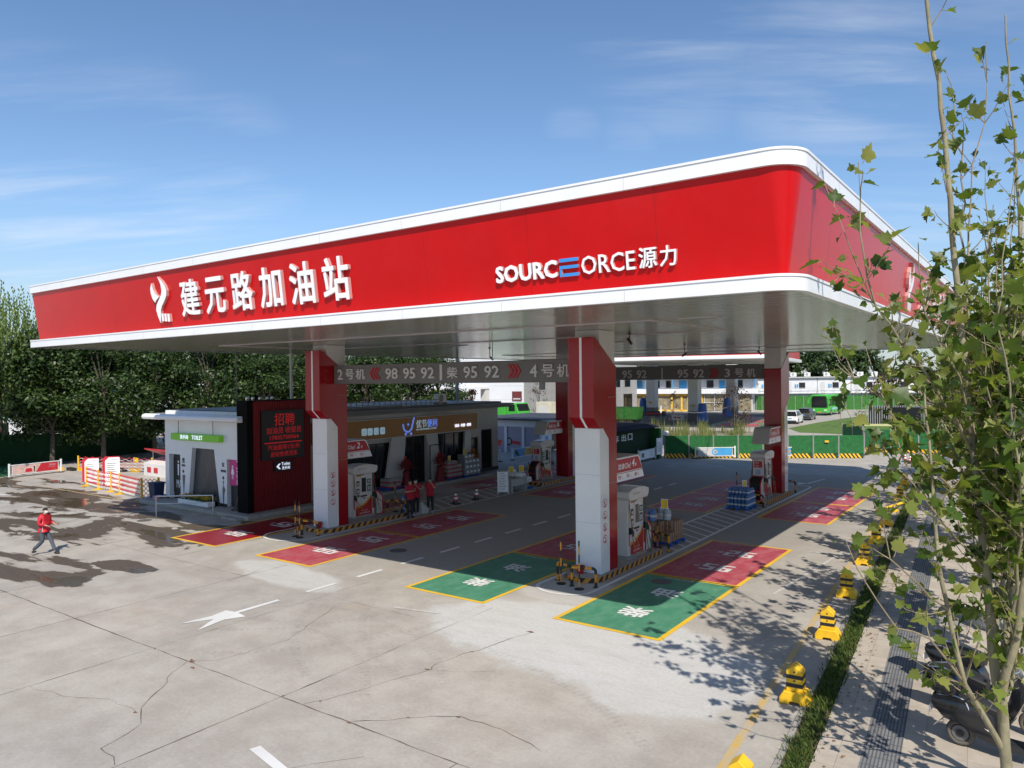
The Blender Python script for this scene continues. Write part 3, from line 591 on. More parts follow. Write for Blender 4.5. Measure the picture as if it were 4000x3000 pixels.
# ------------------------------------------------------------------ columns
iconr=mk('icon_red',(.5,.03,.05),.5,var=.03)
def make_column(label,loc,rz):
    t=thing('canopy_column',label,'column',loc,rz,'columns carrying the canopy'); w=.445
    MB().prism([(0,.0),(0,4.645),(.2,4.645),(.556,4.27),(.556,.0)],'x',-w,w).build('lower_panel',colwhite,t,bevel=.012)
    MB().prism([(.558,.0),(.558,4.272),(.2,4.648),(0,4.648),(-.35,5.0),(-.35,7.46),(-.22,7.46),(1.12,6.57),(1.12,.0)],'x',-w,w).build('red_shroud',colred,t,bevel=.012)
    q=MB(); q.box(-.425,.06,6.3,.425,1.05,7.69); q.build('core_pillar',corewh,t)
    q=MB(); q.box(-.04,-.356,5.0,.04,-.351,7.455); q.add([(-.04,-.353,4.995),(.04,-.353,4.995),(.04,-.004,4.652),(-.04,-.004,4.652)],[(0,1,2,3)]); q.build('light_stripe',letterw,t,fix=False)
    q=MB()
    for z in (1.7,3.2): q.box(-w-.001,-.0015,z,w+.001,-.0005,z+.008)
    for z in (5.6,6.9,2.9): q.box(w+.0005,.57,z,w+.0015,1.119,z+.008); q.box(-w-.0015,.57,z,-w-.0005,1.119,z+.008)
    q.build('panel_joint',midgrey,t,fix=False)
    q=MB()
    for s in (1,-1):
        x=s*(w+.001); n0=(0,s,0)
        q.quad((x,.545,.0),(x,.575,.0),(x,.575,4.27),(x,.545,4.26)); q.quad((x,.2,4.63),(x,.2,4.662),(x,.575,4.285),(x,.548,4.26))
    q.build('edge_trim',letterw,t,fix=False)
    for s in (1,-1):
        for k,z in enumerate((1.2,1.57,1.94,2.31)):
            q=MB(); c=(s*(w+.002),.29,z); rx=(0,s,0)
            q.disc(c,rx,ZP,.125,20,1); q.ring(c,rx,ZP,.104,.128,20,0,.0015)
            a=Vector(rx)*.707; d=Vector((0,0,.707)); nn=Vector(rx).cross(Vector(ZP)); 
            P=lambda u,v,o=.0022: Vector(c)+(a*u-d*u)+(a*v+d*v)+nn*o
            if k==0: pic=[(-.01,.07),(.012,.07),(.02,.0),(.012,-.02),(-.012,-.02),(-.02,0)]
            elif k==1: pic=[(-.035,.06),(.02,.06),(.02,-.05),(-.035,-.05)]
            elif k==2: pic=[(-.03,.05),(.0,.07),(.03,.03),(.01,-.01),(.03,-.05),(-.02,-.04),(-.01,.01)]
            else: pic=[(0,.08),(.04,.0),(.03,-.05),(-.03,-.05),(-.04,0)]
            q.poly([Vector(c)+Vector(rx)*x_+Vector((0,0,y_))+nn*.0012 for x_,y_ in pic],2)
            q.quad(P(-.105,-.011),P(.105,-.011),P(.105,.011),P(-.105,.011),0)
            q.poly([Vector(c)+Vector(rx)*.104*math.cos(t_)+Vector((0,0,.104*math.sin(t_)))+nn*.0026 for t_ in [R(222+96*j/10) for j in range(11)]],0)
            q.build('warning_sign',[iconr,letterw,black],t,fix=False)
    return t
MX=60.72
COLS=((-11.685,20.2,0,'red and white column nearest the camera, beside the pump under price sign 4'),(-24.575,20.45,0,'red and white front column beside the dark red screen wall, by the pump under price sign 2'),
 (-11.685,MX-20.2,math.pi,'red column at the rear right, sunlit on its right edge, beside pump 3'),(-24.575,MX-20.2,math.pi,'dark red rear column in deep shade, half hidden behind the nearest column, beside pump 1'))
for x,y,a,l in COLS: make_column(l,(x,y,.15),a).location.z=.15-.15+.0
# ------------------------------------------------------------------ lane sign beams
chev=mk('chevron_red',(.38,.02,.03),.5,var=.05); lgl=mk('beam_letters',(.55,.54,.53),.5,var=.03)
def chevrons(q,x0,x1,z0,z1,y,d,m):
    w=(x1-x0); s=w*.38; zc=(z0+z1)/2
    for k in range(3):
        a=x0+k*(w-s-.0)/2*.8; t=.10
        if d>0: pts=[(a,z1),(a+t,z1),(a+s+t*.3,zc),(a+t,z0),(a,z0),(a+s-t*.7,zc)]
        else: pts=[(a+s,z1),(a+s-t,z1),(a-t*.3,zc),(a+s-t,z0),(a+s,z0),(a+t*.7,zc)]
        pl((0,y,0),XP,ZP,pts,.03,q,m,m)
def beam(label,x0,x1,y0,y1,items,zl,zh):
    t=thing('lane_sign_beam',label,'overhead sign',((x0+x1)/2,(y0+y1)/2,6.08),0,'grey lane sign beams between the columns')
    MB().box(x0,y0,6.08,x1,y1,6.85).build('beam',grey,t,world=True,bevel=.015)
    q=MB()
    for s,a,b in items:
        if s in('<<<','>>>'): chevrons(q,a,b,zl-.02,zh+.03,y0,1 if s=='>>>' else -1,1)
        elif s=='|': q.box(a,y0-.035,zl-.07,b,y0,zh+.09)
        else: text(q,s,(a,y0,zl),XP,ZP,zh-zl,w=b-a,ext=.045,bold=.02)
    q.build('lettering',[lgl,chev],t,world=True,fix=False)
k=.9816
beam('grey overhead sign beam between the two front columns, from pump 2 to pump 4',-24.12,-12.13,20.86,21.1,[(s,a*k,b*k) for s,a,b in (('2',-24.29,-24.0),('号',-23.81,-23.32),('机',-23.18,-22.66),('<<<',-22.39,-21.7),('98',-21.47,-20.8),('95',-20.5,-19.86),('92',-19.56,-18.89),('|',-18.62,-18.51),('柴',-18.25,-17.75),('95',-17.45,-16.81),('92',-16.48,-15.83),('>>>',-15.48,-14.84),('4',-14.5,-14.19),('号',-14.02,-13.52),('机',-13.4,-12.91))],6.26,6.685)
k=.973
beam('grey overhead sign beam between the two rear columns, ending at pump 3',-24.12,-12.13,39.6,39.84,[(s,a*k,b*k) for s,a,b in (('1',-24.6,-24.4),('号',-24.1,-23.6),('机',-23.4,-22.9),('<<<',-22.6,-21.9),('95',-21.01,-20.38),('92',-20.06,-19.42),('|',-18.47,-18.4),('95',-17.46,-16.81),('92',-16.51,-15.88),('>>>',-15.58,-14.97),('3',-14.68,-14.38),('号',-14.11,-13.62),('机',-13.45,-12.96))],6.18,6.645)
# ------------------------------------------------------------------ islands
def island(label,x0,x1,y0,y1,front):
    t=thing('pump_island',label,'pump island',((x0+x1)/2,(y0+y1)/2,0),0,'raised kerbed pump islands')
    P=[];r=.45;ya,yb=(y0,y1)
    def arc(cx,cy,a0,a1,n=7,rr=r):
        for i in range(n+1):
            a=R(a0+(a1-a0)*i/n); P.append((cx+rr*math.cos(a),cy+rr*math.sin(a)))
    rf,rb=(r,.06) if front else (.06,r)
    arc(x0+rf,ya+rf,180,270,7,rf); arc(x1-rf,ya+rf,270,360,7,rf); arc(x1-rb,yb-rb,0,90,7,rb); arc(x0+rb,yb-rb,90,180,7,rb)
    MB().prism(P,'z',0,.15).build('kerb',concs,t,world=True)
    q=MB(); D=[0]; n=len(P)
    for i in range(n): D.append(D[-1]+math.dist(P[i],P[(i+1)%n]))
    def at(d):
        d%=D[-1]
        for i in range(n):
            if D[i+1]>=d: u=(d-D[i])/max(D[i+1]-D[i],1e-9); a,b=P[i],P[(i+1)%n]; e=Vector((b[0]-a[0],b[1]-a[1])).normalized(); return (a[0]+(b[0]-a[0])*u+e.y*.012,a[1]+(b[1]-a[1])*u-e.x*.012)
    L_=D[-1]; m=int(L_/.17); st=L_/m; h=st/6
    for i in range(m):
        for j in range(6):
            d0=i*st+j*h; a=at(d0);b=at(d0+h);c=at(d0+h+.12);e=at(d0+.12)
            q.quad((*a,.004),(*b,.004),(*c,.153),(*e,.153),i%2)
    q.build('hazard_stripes',[orangey,blackp],t,world=True,fix=False)
island('striped kerb island under the nearest column and pump 4',-12.3,-11.1,19.55,24.45,True)
island('striped kerb island under the front left column and pump 2',-25.35,-23.86,20.05,24.6,True)
island('striped kerb island under the rear right column and pump 3',-12.3,-11.1,MX-24.45,MX-19.55,False)
island('striped kerb island in deep shade under the rear left column and pump 1',-25.35,-23.86,MX-24.6,MX-20.05,False)
# ------------------------------------------------------------------ fuel dispensers
dwhite=mk('dispenser_white',(.62,.60,.57),.3,var=.06,dirt=.1); dred2=mk('dispenser_red',(.45,.02,.02),.35,var=.05); dyel=mk('dispenser_yellow',(.65,.33,.03),.4); hoser=mk('hose_red',(.35,.015,.03),.5); hoseg=mk('hose_green',(.02,.16,.06),.5); hoseo=mk('hose_orange',(.40,.14,.03),.5); hosek=mk('hose_black',(.02,.02,.02),.5)
def face(q,s,y0,z0,y1,z1,o,m=0,x=.27): # rectangle standing o proud of the face on side s
    xa=s*x; q.box(min(xa,xa+s*o),y0,z0,max(xa,xa+s*o),y1,z1,m)
def make_dispenser(label,loc,rz):
    t=thing('fuel_dispenser',label,'fuel pump',loc,rz,'fuel pumps on the islands')
    q=MB(); q.box(-.3,-.72,0,.3,.62,.07); q.build('plinth',midgrey,t)
    q=MB(); q.prism([(-.70,.07),(-.68,1.98),(.60,1.98),(.60,.07)],'x',-.27,.27); q.build('body',dwhite,t,bevel=.03)
    q=MB(); q.prism([(-.68,1.94),(.60,1.94),(.71,2.06),(.72,2.24),(.35,2.33),(-.1,2.36),(-.5,2.33),(-.78,2.24),(-.77,2.05)],'x',-.38,.38); q.build('hood',dwhite,t,bevel=.025)
    for s in (1,-1):
        Y=(lambda y:y)
        q=MB(); pts=[(-.24,1.08),(.12,1.08),(.12,1.78),(.08,1.86),(-.06,1.9),(-.2,1.86),(-.24,1.78)]
        q.prism(pts,'x',s*.268,s*.30); q.build('screen_bezel',dwhite,t,bevel=.008)
        q=MB(); face(q,s,-.19,1.14,.07,1.76,.034); q.build('display_screen',screen,t)
        for a in ((-.46,1.42,-.30,1.64),(-.46,1.08,-.30,1.30),(.17,1.48,.40,1.68),(.17,1.14,.40,1.42),(-.42,.93,-.31,1.04)): q=MB(); face(q,s,*a,.012); q.build('keypad',black,t)
        q=MB(); face(q,s,-.24,.92,.14,.99,.014); q.build('printer_slot',black,t); q=MB(); face(q,s,-.46,1.84,-.02,1.965,.006); q.build('top_window',brown,t)
        for a in ((-.43,1.46,-.33,1.56),(-.43,1.12,-.33,1.24),(.2,1.52,.27,1.64),(.3,1.52,.37,1.64),(.2,1.18,.27,1.36),(.3,1.18,.37,1.36),(.2,1.03,.38,1.1)): q=MB(); face(q,s,*a,.016); q.build('keypad_label',lightgrey,t)
        q=MB(); face(q,s,-.66,.9,-.56,1.9,.004); face(q,s,.47,1.0,.52,1.95,.006,1); face(q,s,.545,1.0,.585,1.95,.006,1); face(q,s,-.63,1.05,-.60,1.85,.007,1); q.build('hose_slot',[dwhite,black],t)
        x=s*.2725
        q=MB(); 
        A=[(-.52,.10),(.44,.10),(.44,.92),(.25,.72),(0,.56),(-.3,.46),(-.52,.42)]
        q.poly([(x,a,b) for a,b in A]); 
        Bp=[(-.52,.42),(-.3,.46),(0,.56),(.25,.72),(.44,.92),(.44,1.0),(.25,.82),(0,.66),(-.3,.54),(-.52,.52)]
        q.poly([(x+s*.001,a,b) for a,b in Bp],1); q.build('swoosh_panel',[dred2,dyel],t,fix=False)
        q=MB(); rx=(0,s,0); text(q,'动力澎湃 畅行不止',(x+s*.0012,-.3*s,.17),rx,ZP,.075,w=.62,ext=.002); text(q,'Y L E S',(x+s*.0012,-.22*s,.30),rx,ZP,.05,w=.4,ext=.002)
        q.build('lettering',letterw,t,fix=False)
        q=MB(); text(q,'ECO-Power',(s*.382,-.34*s,2.14),rx,ZP,.055,w=.36,ext=.002); q.ring((s*.382,-.42*s,2.165),rx,ZP,.02,.04,12); q.build('lettering',grey,t,fix=False)
        for a in ((-.1,.83,.06,.885),(-.645,.42,-.575,.82),(.47,.35,.585,.80)): q=MB(); face(q,s,*a,.004); q.build('red_label',dred2,t)
        # nozzles and hoses
        for yy,zz,hm,slot in ((-.61,.98,hoseo,-.615),(.495,1.02,hoseg,.495),(.565,1.0,hoser,.565)):
            q=MB(); q.box(min(s*.27,s*.36),yy-.035,zz-.16,max(s*.27,s*.36),yy+.035,zz+.06)
            q.tube([(s*.35,yy,zz+.02),(s*.42,yy,zz-.06),(s*.43,yy,zz-.16),(s*.39,yy,zz-.22)],[.03,.035,.03,.02],6)
            nz_=q.build('nozzle',black,t)
            q=MB(); q.tube([(s*.40,yy,zz-.18),(s*.44,yy+.02,zz-.30),(s*.47,yy+.04,zz-.40)],[.017,.015,.012],6); q.build('spout',steel,nz_)
            q=MB(); off={'hose_orange':.12,'hose_green':-.03,'hose_red':.22}[hm.name]
            q.tube([(s*.285,slot,1.95),(s*.31,slot,1.6),(s*.35,slot+off*.3,1.1),(s*.40,slot+off*.6,.55),(s*.46,slot+off,.18),(s*.53,slot+off*1.5,.06),(s*.57,slot+off*2.0,.10),(s*.56,slot+off*2.1,.35),(s*.50,slot+off*1.2,.62),(s*.43,yy+.01,zz-.2)],.014,6)
            q.build('hose',hm,t,smooth=True)
    P=[(.62,.0),(.62,1.16),(.80,1.12),(1.10,.86),(1.14,.78),(1.14,.0)]
    q=MB(); q.prism(P,'x',-.27,.27); cab=q.build('hose_cabinet',dred2,t,bevel=.015)
    q=MB()
    for s in (1,-1): q.prism([(.68,.06),(.68,1.06),(.80,1.04),(1.03,.82),(1.06,.76),(1.06,.06)],'x',s*.268,s*.278)
    q.build('side_panel',dwhite,cab)
    q=MB(); q.box(-.24,1.139,.05,.24,1.146,.42); q.add([(-.24,1.145,.47),(.24,1.145,.47),(.24,1.145,.78),(-.24,1.145,.78),(.24,1.103,.872),(-.24,1.103,.872),(.24,.81,1.122),(-.24,.81,1.122)],[(0,1,2,3),(3,2,4,5),(5,4,6,7)]); q.build('end_panel',black,cab,fix=False)
    q=MB(); q.box(-.2,.597,1.55,.2,.607,1.87); q.build('grade_board',dred2,t); 
    q=MB(); text(q,'92#',(.14,.607,1.75),XN,ZP,.07,w=.16,ext=.003); text(q,'95#',(.14,.607,1.6),XN,ZP,.07,w=.16,ext=.003); q.build('lettering',letterw,t,fix=False)
    q=MB(); q.box(-.17,.597,1.18,.17,.606,1.5); q.disc((0,.607,1.33),XN,ZP,.1,16,1); q.disc((0,.6085,1.33),XN,ZP,.05,12,0); q.build('poster',[lightgrey,blue_l],t,fix=False)
    return t
D2=(('fuel pump beside the nearest column, in front of stacked cartons and water bottles','4',(-11.7,23.1,.15),0),('fuel pump on the left front island beside three standing attendants','2',(-24.95,23.0,.15),0),('fuel pump beside the rear right column, with blue water bottles before it','3',(-11.7,MX-23.1,.15),math.pi),('fuel pump far back in the shade beside the white table','1',(-24.95,MX-23.0,.15),math.pi))
for l,n,loc,rz in D2:
    make_dispenser(l,loc,rz)
# ------------------------------------------------------------------ price signs over the pumps
sgr=mk('price_sign_red',(.45,.02,.035),.4,var=.04); sgk=mk('price_sign_shell',(.45,.43,.40),.45,var=.05)
def price_sign(label,loc,rz,num,prices):
    t=thing('price_sign',label,'price sign',loc,rz,'price signs above the pumps')
    y0,y1,y2=-1.42,.62,.30; z0,z1=0,.80
    q=MB(); q.prism([(y0,z0),(y1,z0),(y2,z1-.1),(y2-.12,z1),(y0,z1)],'x',-.42,.42); q.build('housing',sgk,t,bevel=.02)
    for s in (1,-1):
        x=s*.422
        q=MB(); q.poly([(x,a,b) for a,b in [(y0+.02,.02),(y1-.03,.02),(y2-.02,z1-.12),(y2-.13,z1-.025),(y0+.02,z1-.025)]]); fc=q.build('white_face',letterw,t,fix=False)
        q=MB(); q.poly([(x+s*.002,a,b) for a,b in [(y0+.02,.31),(y1-.17,.31),(y2-.07,z1-.14),(y2-.16,z1-.06),(y0+.02,z1-.06)]]); q.quad((x+s*.002,y0+.02,.265),(x+s*.002,y1-.15,.265),(x+s*.002,y1-.16,.285),(x+s*.002,y0+.02,.285)); q.build('red_face',sgr,t,fix=False)
        rx=(0,s,0); yl_=(lambda a:a) ; xx=x+s*.004
        q=MB(); st=-1.3 if s>0 else .3
        def yy(off): return (-1.30+off) if s>0 else (.18-off)
        text(q,'加油',(xx,yy(.0),.40),rx,ZP,.20,w=.42,ext=.003,bold=.02,shear=.15); text(q,'Ole!',(xx,yy(.47),.40),rx,ZP,.19,w=.42,ext=.003,bold=.01); text(q,num,(xx,yy(.98),.42),rx,ZP,.27,w=.18,ext=.003,bold=.03,shear=.15); text(q,'#',(xx,yy(1.22),.42),rx,ZP,.12,w=.1,ext=.003,bold=.01)
        q.build('lettering',letterw,t,fix=False)
        q=MB()
        for k,p in enumerate(prices):
            text(q,p,(xx,yy(.02+k*.58),.09),rx,ZP,.12,w=.17,ext=.003,bold=.01); text(q,'#',(xx,yy(.21+k*.58),.16),rx,ZP,.045,ext=.003); text(q,'汽油',(xx,yy(.26+k*.58),.10),rx,ZP,.04,ext=.002)
        q.build('price_lettering',sgr,t,fix=False)
price_sign('red and white price sign marked 4 above the pump at the nearest column',(-11.7,22.75,2.83),0,'4',('92','95','柴'))
price_sign('red and white price sign marked 2 above the left front pump',(-24.95,22.75,2.83),0,'2',('90','95','92'))
price_sign('price sign marked 3 above the rear right pump, its grey end facing the camera',(-11.7,MX-22.75,2.83),math.pi,'3',('92','95'))
price_sign('dim price sign marked 1 above the rear left pump in deep shade',(-24.95,MX-22.75,2.83),math.pi,'1',('92','95'))
# ------------------------------------------------------------------ striped guards, poles
def striped(pts,r,seg,mats=(orangey,blackp),start=0):
    P=[Vector(p) for p in pts]; F=[P[0]]
    for a,b in zip(P[:-1],P[1:]):
        n=max(1,round((b-a).length/.04)); F+= [a.lerp(b,i/n) for i in range(1,n+1)]
    q=MB(); acc=0; k=start; cur=[F[0]]
    for a,b in zip(F[:-1],F[1:]):
        cur.append(b); acc+=(b-a).length
        if acc>=seg: q.tube(cur,r,8,k%2); cur=[b]; acc=0; k+=1
    if len(cur)>1: q.tube(cur,r,8,k%2)
    return q
def rnd(a,b,c,r=.12,n=5):  # fillet at b
    a,b,c=map(Vector,(a,b,c)); u=(a-b).normalized(); v=(c-b).normalized(); return [tuple((b+u*r).lerp(b,i/n).lerp(b.lerp(b+v*r,i/n),i/n)) for i in range(n+1)]
def guard(label,a,mid,b,h=.56):
    ctr=Vector(((a[0]+b[0])/2,(a[1]+b[1])/2,0)); t=thing('guard_rail',label,'guard rail',ctr,0,'low striped guard rails at the pump islands')
    m3=lambda p,z:(p[0],p[1],z)
    top=[m3(a,.0),*rnd(m3(a,0),m3(a,h),m3(mid,h)),m3(mid,h),*rnd(m3(mid,h),m3(b,h),m3(b,0)),m3(b,0)]
    striped(top,.045,.2).build('hoop',[orangey,blackp],t,world=True,smooth=True,fix=False)
    striped([m3(mid,0),m3(mid,h-.03)],.045,.2,start=1).build('middle_post',[orangey,blackp],t,world=True,smooth=True,fix=False)
    for p in (a,mid,b): MB().lathe([(.09,0),(.09,.012),(.05,.014)],m3(p,0),10).build('foot_plate',blackp,t,world=True)
guard('black and yellow guard rail in front of the nearest column',(-12.32,19.42),(-11.62,19.1),(-10.93,19.33))
guard('black and yellow guard rail in front of the column beside the screen wall',(-25.3,19.85),(-24.6,19.5),(-23.88,19.72))
guard('black and yellow guard rail before the carton stack behind pump 4',(-12.45,25.0),(-11.75,25.2),(-11.0,24.72))
guard('dim striped guard rail behind pump 2 beside the attendants',(-25.3,25.0),(-24.7,25.35),(-24.02,24.95))
guard('striped guard rail behind the rear right column near the painted outline',(-12.3,41.3),(-11.7,41.6),(-11.0,41.0))
guard('striped guard rail behind the blue water bottles at pump 3',(-12.5,36.0),(-11.75,35.7),(-11.03,35.6))
def pole(label,x,y,lean=(0,0)):
    t=thing('striped_pole',label,'marker pole',(x,y,0),0,'thin striped marker poles on round feet')
    MB().lathe([(.15,0),(.15,.02),(.04,.05),(.03,.06)],(0,0,0),14).build('foot',blackp,t)
    striped([(0,0,.05),(lean[0],lean[1],1.43)],.024,.23,start=0).build('shaft',[orangey,blackp],t,smooth=True,fix=False)
for l,x,y in (('left one of two thin striped poles before the nearest column',-12.01,19.12),('right one of two thin striped poles before the nearest column',-11.25,18.91),('left one of two thin striped poles before the column beside the screen wall',-24.53,19.13),('right one of two thin striped poles before the column beside the screen wall',-24.17,19.05),
    ('thin striped pole in front of the carton stack',-11.63,25.15),('thin striped pole left of the carton stack',-13.1,27.1),('thin striped pole behind pump 2',-25.11,25.34),('thin striped pole beside the dark-clad attendant at pump 2',-24.03,24.94),
    ('thin striped pole rising behind the blue water bottles',-12.73,36.87),('left of two dim striped poles at pump 1',-24.3,35.3),('right of two dim striped poles at pump 1',-23.98,35.9)): pole(l,x,y)
# fire buckets on the island fronts
def bucket(label,x,y,z,mat,r=.14,h=.24,name='bucket'):
    t=thing(name,label,'bucket',(x,y,z)); q=MB(); q.lathe([(r*.72,0),(r,h),(r*1.05,h),(r*1.05,h-.015),(r*.93,h-.015),(r*.66,.02)],(0,0,0),16); q.build('pail',mat,t,smooth=True)
    q=MB(); q.tube([(r*math.cos(a),0,h+.01-.06*math.sin(a)) for a in [math.pi*i/8 for i in range(9)]],.005,5); q.build('handle',steel,t)
bucket('red bucket at the foot of the nearest column',-11.85,19.98,.15,dred2); bucket('red bucket at the foot of the column beside the screen wall',-24.5,20.28,.15,dred2)
# security cameras under the soffit
def cctv(label,x,y,dr,drop=.3,two=False):
    t=thing('security_camera',label,'security camera',(x,y,7.69),0,'security cameras under the canopy')
    q=MB(); q.lathe([(.06,-.03),(.06,0.008)],(0,0,0),10); q.tube([(0,0,0),(0,0,-drop)],.018,6); 
    if two: q.tube([(.16,0,0),(.16,0,-drop)],.018,6); q.tube([(0,0,-drop),(.16,0,-drop)],.018,6)
    q.build('bracket',black,t)
    d=Vector(dr).normalized(); a=Vector((.08 if two else 0,0,-drop-.03)); q=MB(); q.tube([a-d*.12,a+d*.16],.045,8); q.build('camera_body',blackp if not two else steel,t)
cctv('twin-bracket security camera hanging over the middle lane',-21.5,28.1,(.8,-.3,-.5),.45,True); cctv('small dark security camera beside the nearest column top',-11.4,22.6,(.5,-.3,-.5),.22); cctv('long-stem security camera over the right lane',-13.3,31.8,(-.6,-.3,-.5),.42); cctv('small security camera at the rear right column top',-12.1,38.6,(.5,-.3,-.5),.22)
# ================================================================== STORE, TOILETS, SCREEN WALL
ZF=.2
t=MB().prism([(-38.6,20.15),(-29.1,20.1),(-29.1,43),(-38.6,43)],'z',0,ZF-.02).build('plinth_slab',concs,bevel=.02); struct(t); t.name='raised_pavement'
q=MB(); q.box(-30.6,19.75,0,-29.4,20.1,.10); struct(q.build('entrance_step',concs,bevel=.015))
st=thing('store_building','low grey-tiled convenience store with tapered white piers under a brown shop sign','shop',(-34,32,ZF))
SB=lambda mb,name,mats,**k: mb.build(name,mats,st,world=True,**k)
X0=-30.0
# front wall with openings: left glazing, shop door, window, small door, glass door
opens=[(25.2,29.95,.0,2.75),(30.95,32.85,.0,2.95),(33.85,36.5,.45,2.95),(36.98,37.9,.0,2.5),(38.2,39.4,.0,2.95)]
q=MB(); ys=[24.25]+[v for o in opens for v in o[:2]]+[40.0]
for a,b in zip(ys[::2],ys[1::2]): q.box(X0-.25,a,ZF,X0,b,4.35)
for a,b,z0,z1 in opens:
    q.box(X0-.25,a,z1+ZF-.2,X0,b,4.35); 
    if z0>0: q.box(X0-.25,a,ZF,X0,b,z0+ZF)
q.box(-38.2,39.75,ZF,X0-.25,40.0,4.35); q.box(-38.2,21.5,ZF,-37.95,39.75,4.35)
SB(q,'wall',tile)
q=MB(); q.prism([(39.98,.0),(40.003,.0),(40.003,.24),(39.98,.24)],'x',-31,X0+.002); q.box(X0,38.0,ZF,X0+.012,40.0,ZF+.22); SB(q,'skirting',black)
q=MB(); q.box(-38.6,24.3,4.35,X0+.55,40.6,4.5); q.box(-38.6,24.3,4.5,X0+.7,40.9,4.62); q.box(-38.3,24.3,4.62,X0+.1,40.3,4.74); SB(q,'roof',mk('store_roof',(.20,.20,.20),.55,var=.1),bevel=.03)
q=MB()
for i in range(24): q.box(X0-.12,24.6+i*.42,4.74,X0-.08,24.66+i*.42,5.0)
q.box(X0-.13,24.4,5.0,X0-.07,34.2,5.05); q.box(X0-.13,24.4,4.84,X0-.07,34.2,4.88); SB(q,'roof_railing',midgrey)
for a,b,z0,z1 in opens:
    q=MB(); q.box(X0-.16,a,ZF+z0,X0-.14,b,z1+ZF-.2); SB(q,'glazing',darkglass)
    q=MB(); n=max(1,round((b-a)/.95))
    for i in range(n+1): yy=a+(b-a)*i/n; q.box(X0-.18,max(a,yy-.03),ZF+z0,X0-.10,min(b,yy+.03),z1+ZF-.2)
    q.box(X0-.18,a+.03,z1+ZF-.27,X0-.10,b-.03,z1+ZF-.2); SB(q,'window_frame',black)
pierw=mk('store_pier',(.50,.49,.48),.3,var=.05)
for a,b,c,d in ((29.55,30.75,29.95,30.95),(33.15,33.95,32.85,33.85),(36.2,37.0,36.5,36.98)):
    q=MB(); 
    ybl,ybr,ytl,ytr={29.55:(29.35,30.75,29.95,31.05),33.15:(33.3,34.05,32.75,33.75),36.2:(36.1,36.95,36.45,36.95)}[a]
    vs=[(X0+.01,ybl,ZF),(X0+.01,ybr,ZF),(X0+.01,ytr,3.13),(X0+.01,ytl,3.13)]; vs+= [(x+.14,y,z) for x,y,z in vs]
    q.add(vs,[(0,1,2,3),(4,5,6,7),(0,1,5,4),(1,2,6,5),(2,3,7,6),(3,0,4,7)]); SB(q,'pier',pierw)
# doorway glow: ceiling lights inside the shop
q=MB(); q.box(X0-.5,31.1,2.85,X0-.2,32.7,2.90); SB(q,'inside_light',mk('inside_light',(.35,.55,.8),.5,var=0,emit=.7))
q=MB(); q.box(X0-.02,32.95,ZF,X0+.9,33.0,2.35); q.box(X0-.02,32.9,2.3,X0+.9,33.05,2.4); q.box(X0+.85,32.93,ZF,X0+.91,33.02,2.35); 
q=MB(); q.tube([(X0+.3,32.9,ZF),(X0+.3,32.9,2.35),(X0+.3,34.0,2.35),(X0+.3,34.0,ZF)],.05,4); SB(q,'door_gate',black)
# sign board
sb=thing('shop_sign','long brown shop sign with blue trolley logo, lit lettering and four white square icons','shop sign',(X0,31.4,3.1))
q=MB(); q.box(X0+.02,24.4,3.02,X0+.28,37.5,4.10); q.build('sign_panel',brown,sb,world=True)
q=MB(); q.box(X0+.285,24.4,4.07,X0+.30,37.5,4.11); q.box(X0+.285,37.45,3.02,X0+.30,37.5,4.07); q.box(X0+.285,24.4,3.0,X0+.30,37.5,3.04); q.build('sign_edge',lightgrey,sb,world=True)
q=MB(); 
for i,yy in enumerate((27.55,27.97,28.43,28.9)):
    q.prism([(yy,3.30),(yy+.06,3.26),(yy+.29,3.26),(yy+.34,3.30),(yy+.34,3.60),(yy+.29,3.64),(yy+.06,3.64),(yy,3.60)],'x',X0+.28,X0+.31)
q.build('icon_tile',ledcyan,sb,world=True)
q=MB(); xx=X0+.3125
text(q,'三',(xx,27.62,3.34),YP,ZP,.2,w=.2,ext=.002); q.ring((xx,28.13,3.42),YP,ZP,.07,.09,4); q.ring((xx,28.6,3.45),YP,ZP,.1,.115,14); q.ring((xx,29.07,3.46),YP,ZP,.08,.1,6); q.build('icon_mark',midgrey,sb,world=True,fix=False)
q=MB(); yc=31.0; xx=X0+.30
def arcpts(cy,cz,ra,rb,a0,a1,n): return [(cy+ra*math.cos(R(a0+(a1-a0)*i/n)),cz+rb*math.sin(R(a0+(a1-a0)*i/n))) for i in range(n+1)]
body=arcpts(yc+.05,3.62,.36,.36,185,355,14)
q.tube([(xx,a,b) for a,b in body]+[(xx,yc+.46,3.72),(xx,yc+.50,3.86),(xx,yc+.55,3.98)],.05,6); q.tube([(xx,yc-.31,3.6),(xx,yc-.34,3.72)],.045,6)
for a,b,r in ((yc-.12,3.14,.085),(yc+.32,3.14,.085),(yc+.57,4.02,.06)): q.ball((xx,a,b),r,.3,1,1)
q.box(xx-.01,yc+.0,3.66,xx+.02,yc+.16,3.70); q.box(xx-.01,yc+.06,3.60,xx+.02,yc+.10,3.76); q.build('trolley_logo',ledblue,sb,world=True,smooth=True)
q=MB(); text(q,'优节',(xx,31.75,3.44),YP,ZP,.46,w=.88,ext=.03,bold=0); text(q,'UJ CONVENIENCE STORE',(xx,31.75,3.27),YP,ZP,.12,w=1.75,ext=.02,bold=0); q.build('lettering',ledcyan,sb,world=True,fix=False)
q=MB(); text(q,'便利',(xx,32.68,3.44),YP,ZP,.46,w=.86,ext=.03,bold=0); q.build('lettering',ledblue,sb,world=True,fix=False)
q=MB(); text(q,'优选 · 快捷 · 便利',(xx,35.2,3.28),YP,ZP,.19,w=1.55,ext=.02,bold=.015); q.build('lettering',ledwhite,sb,world=True,fix=False)
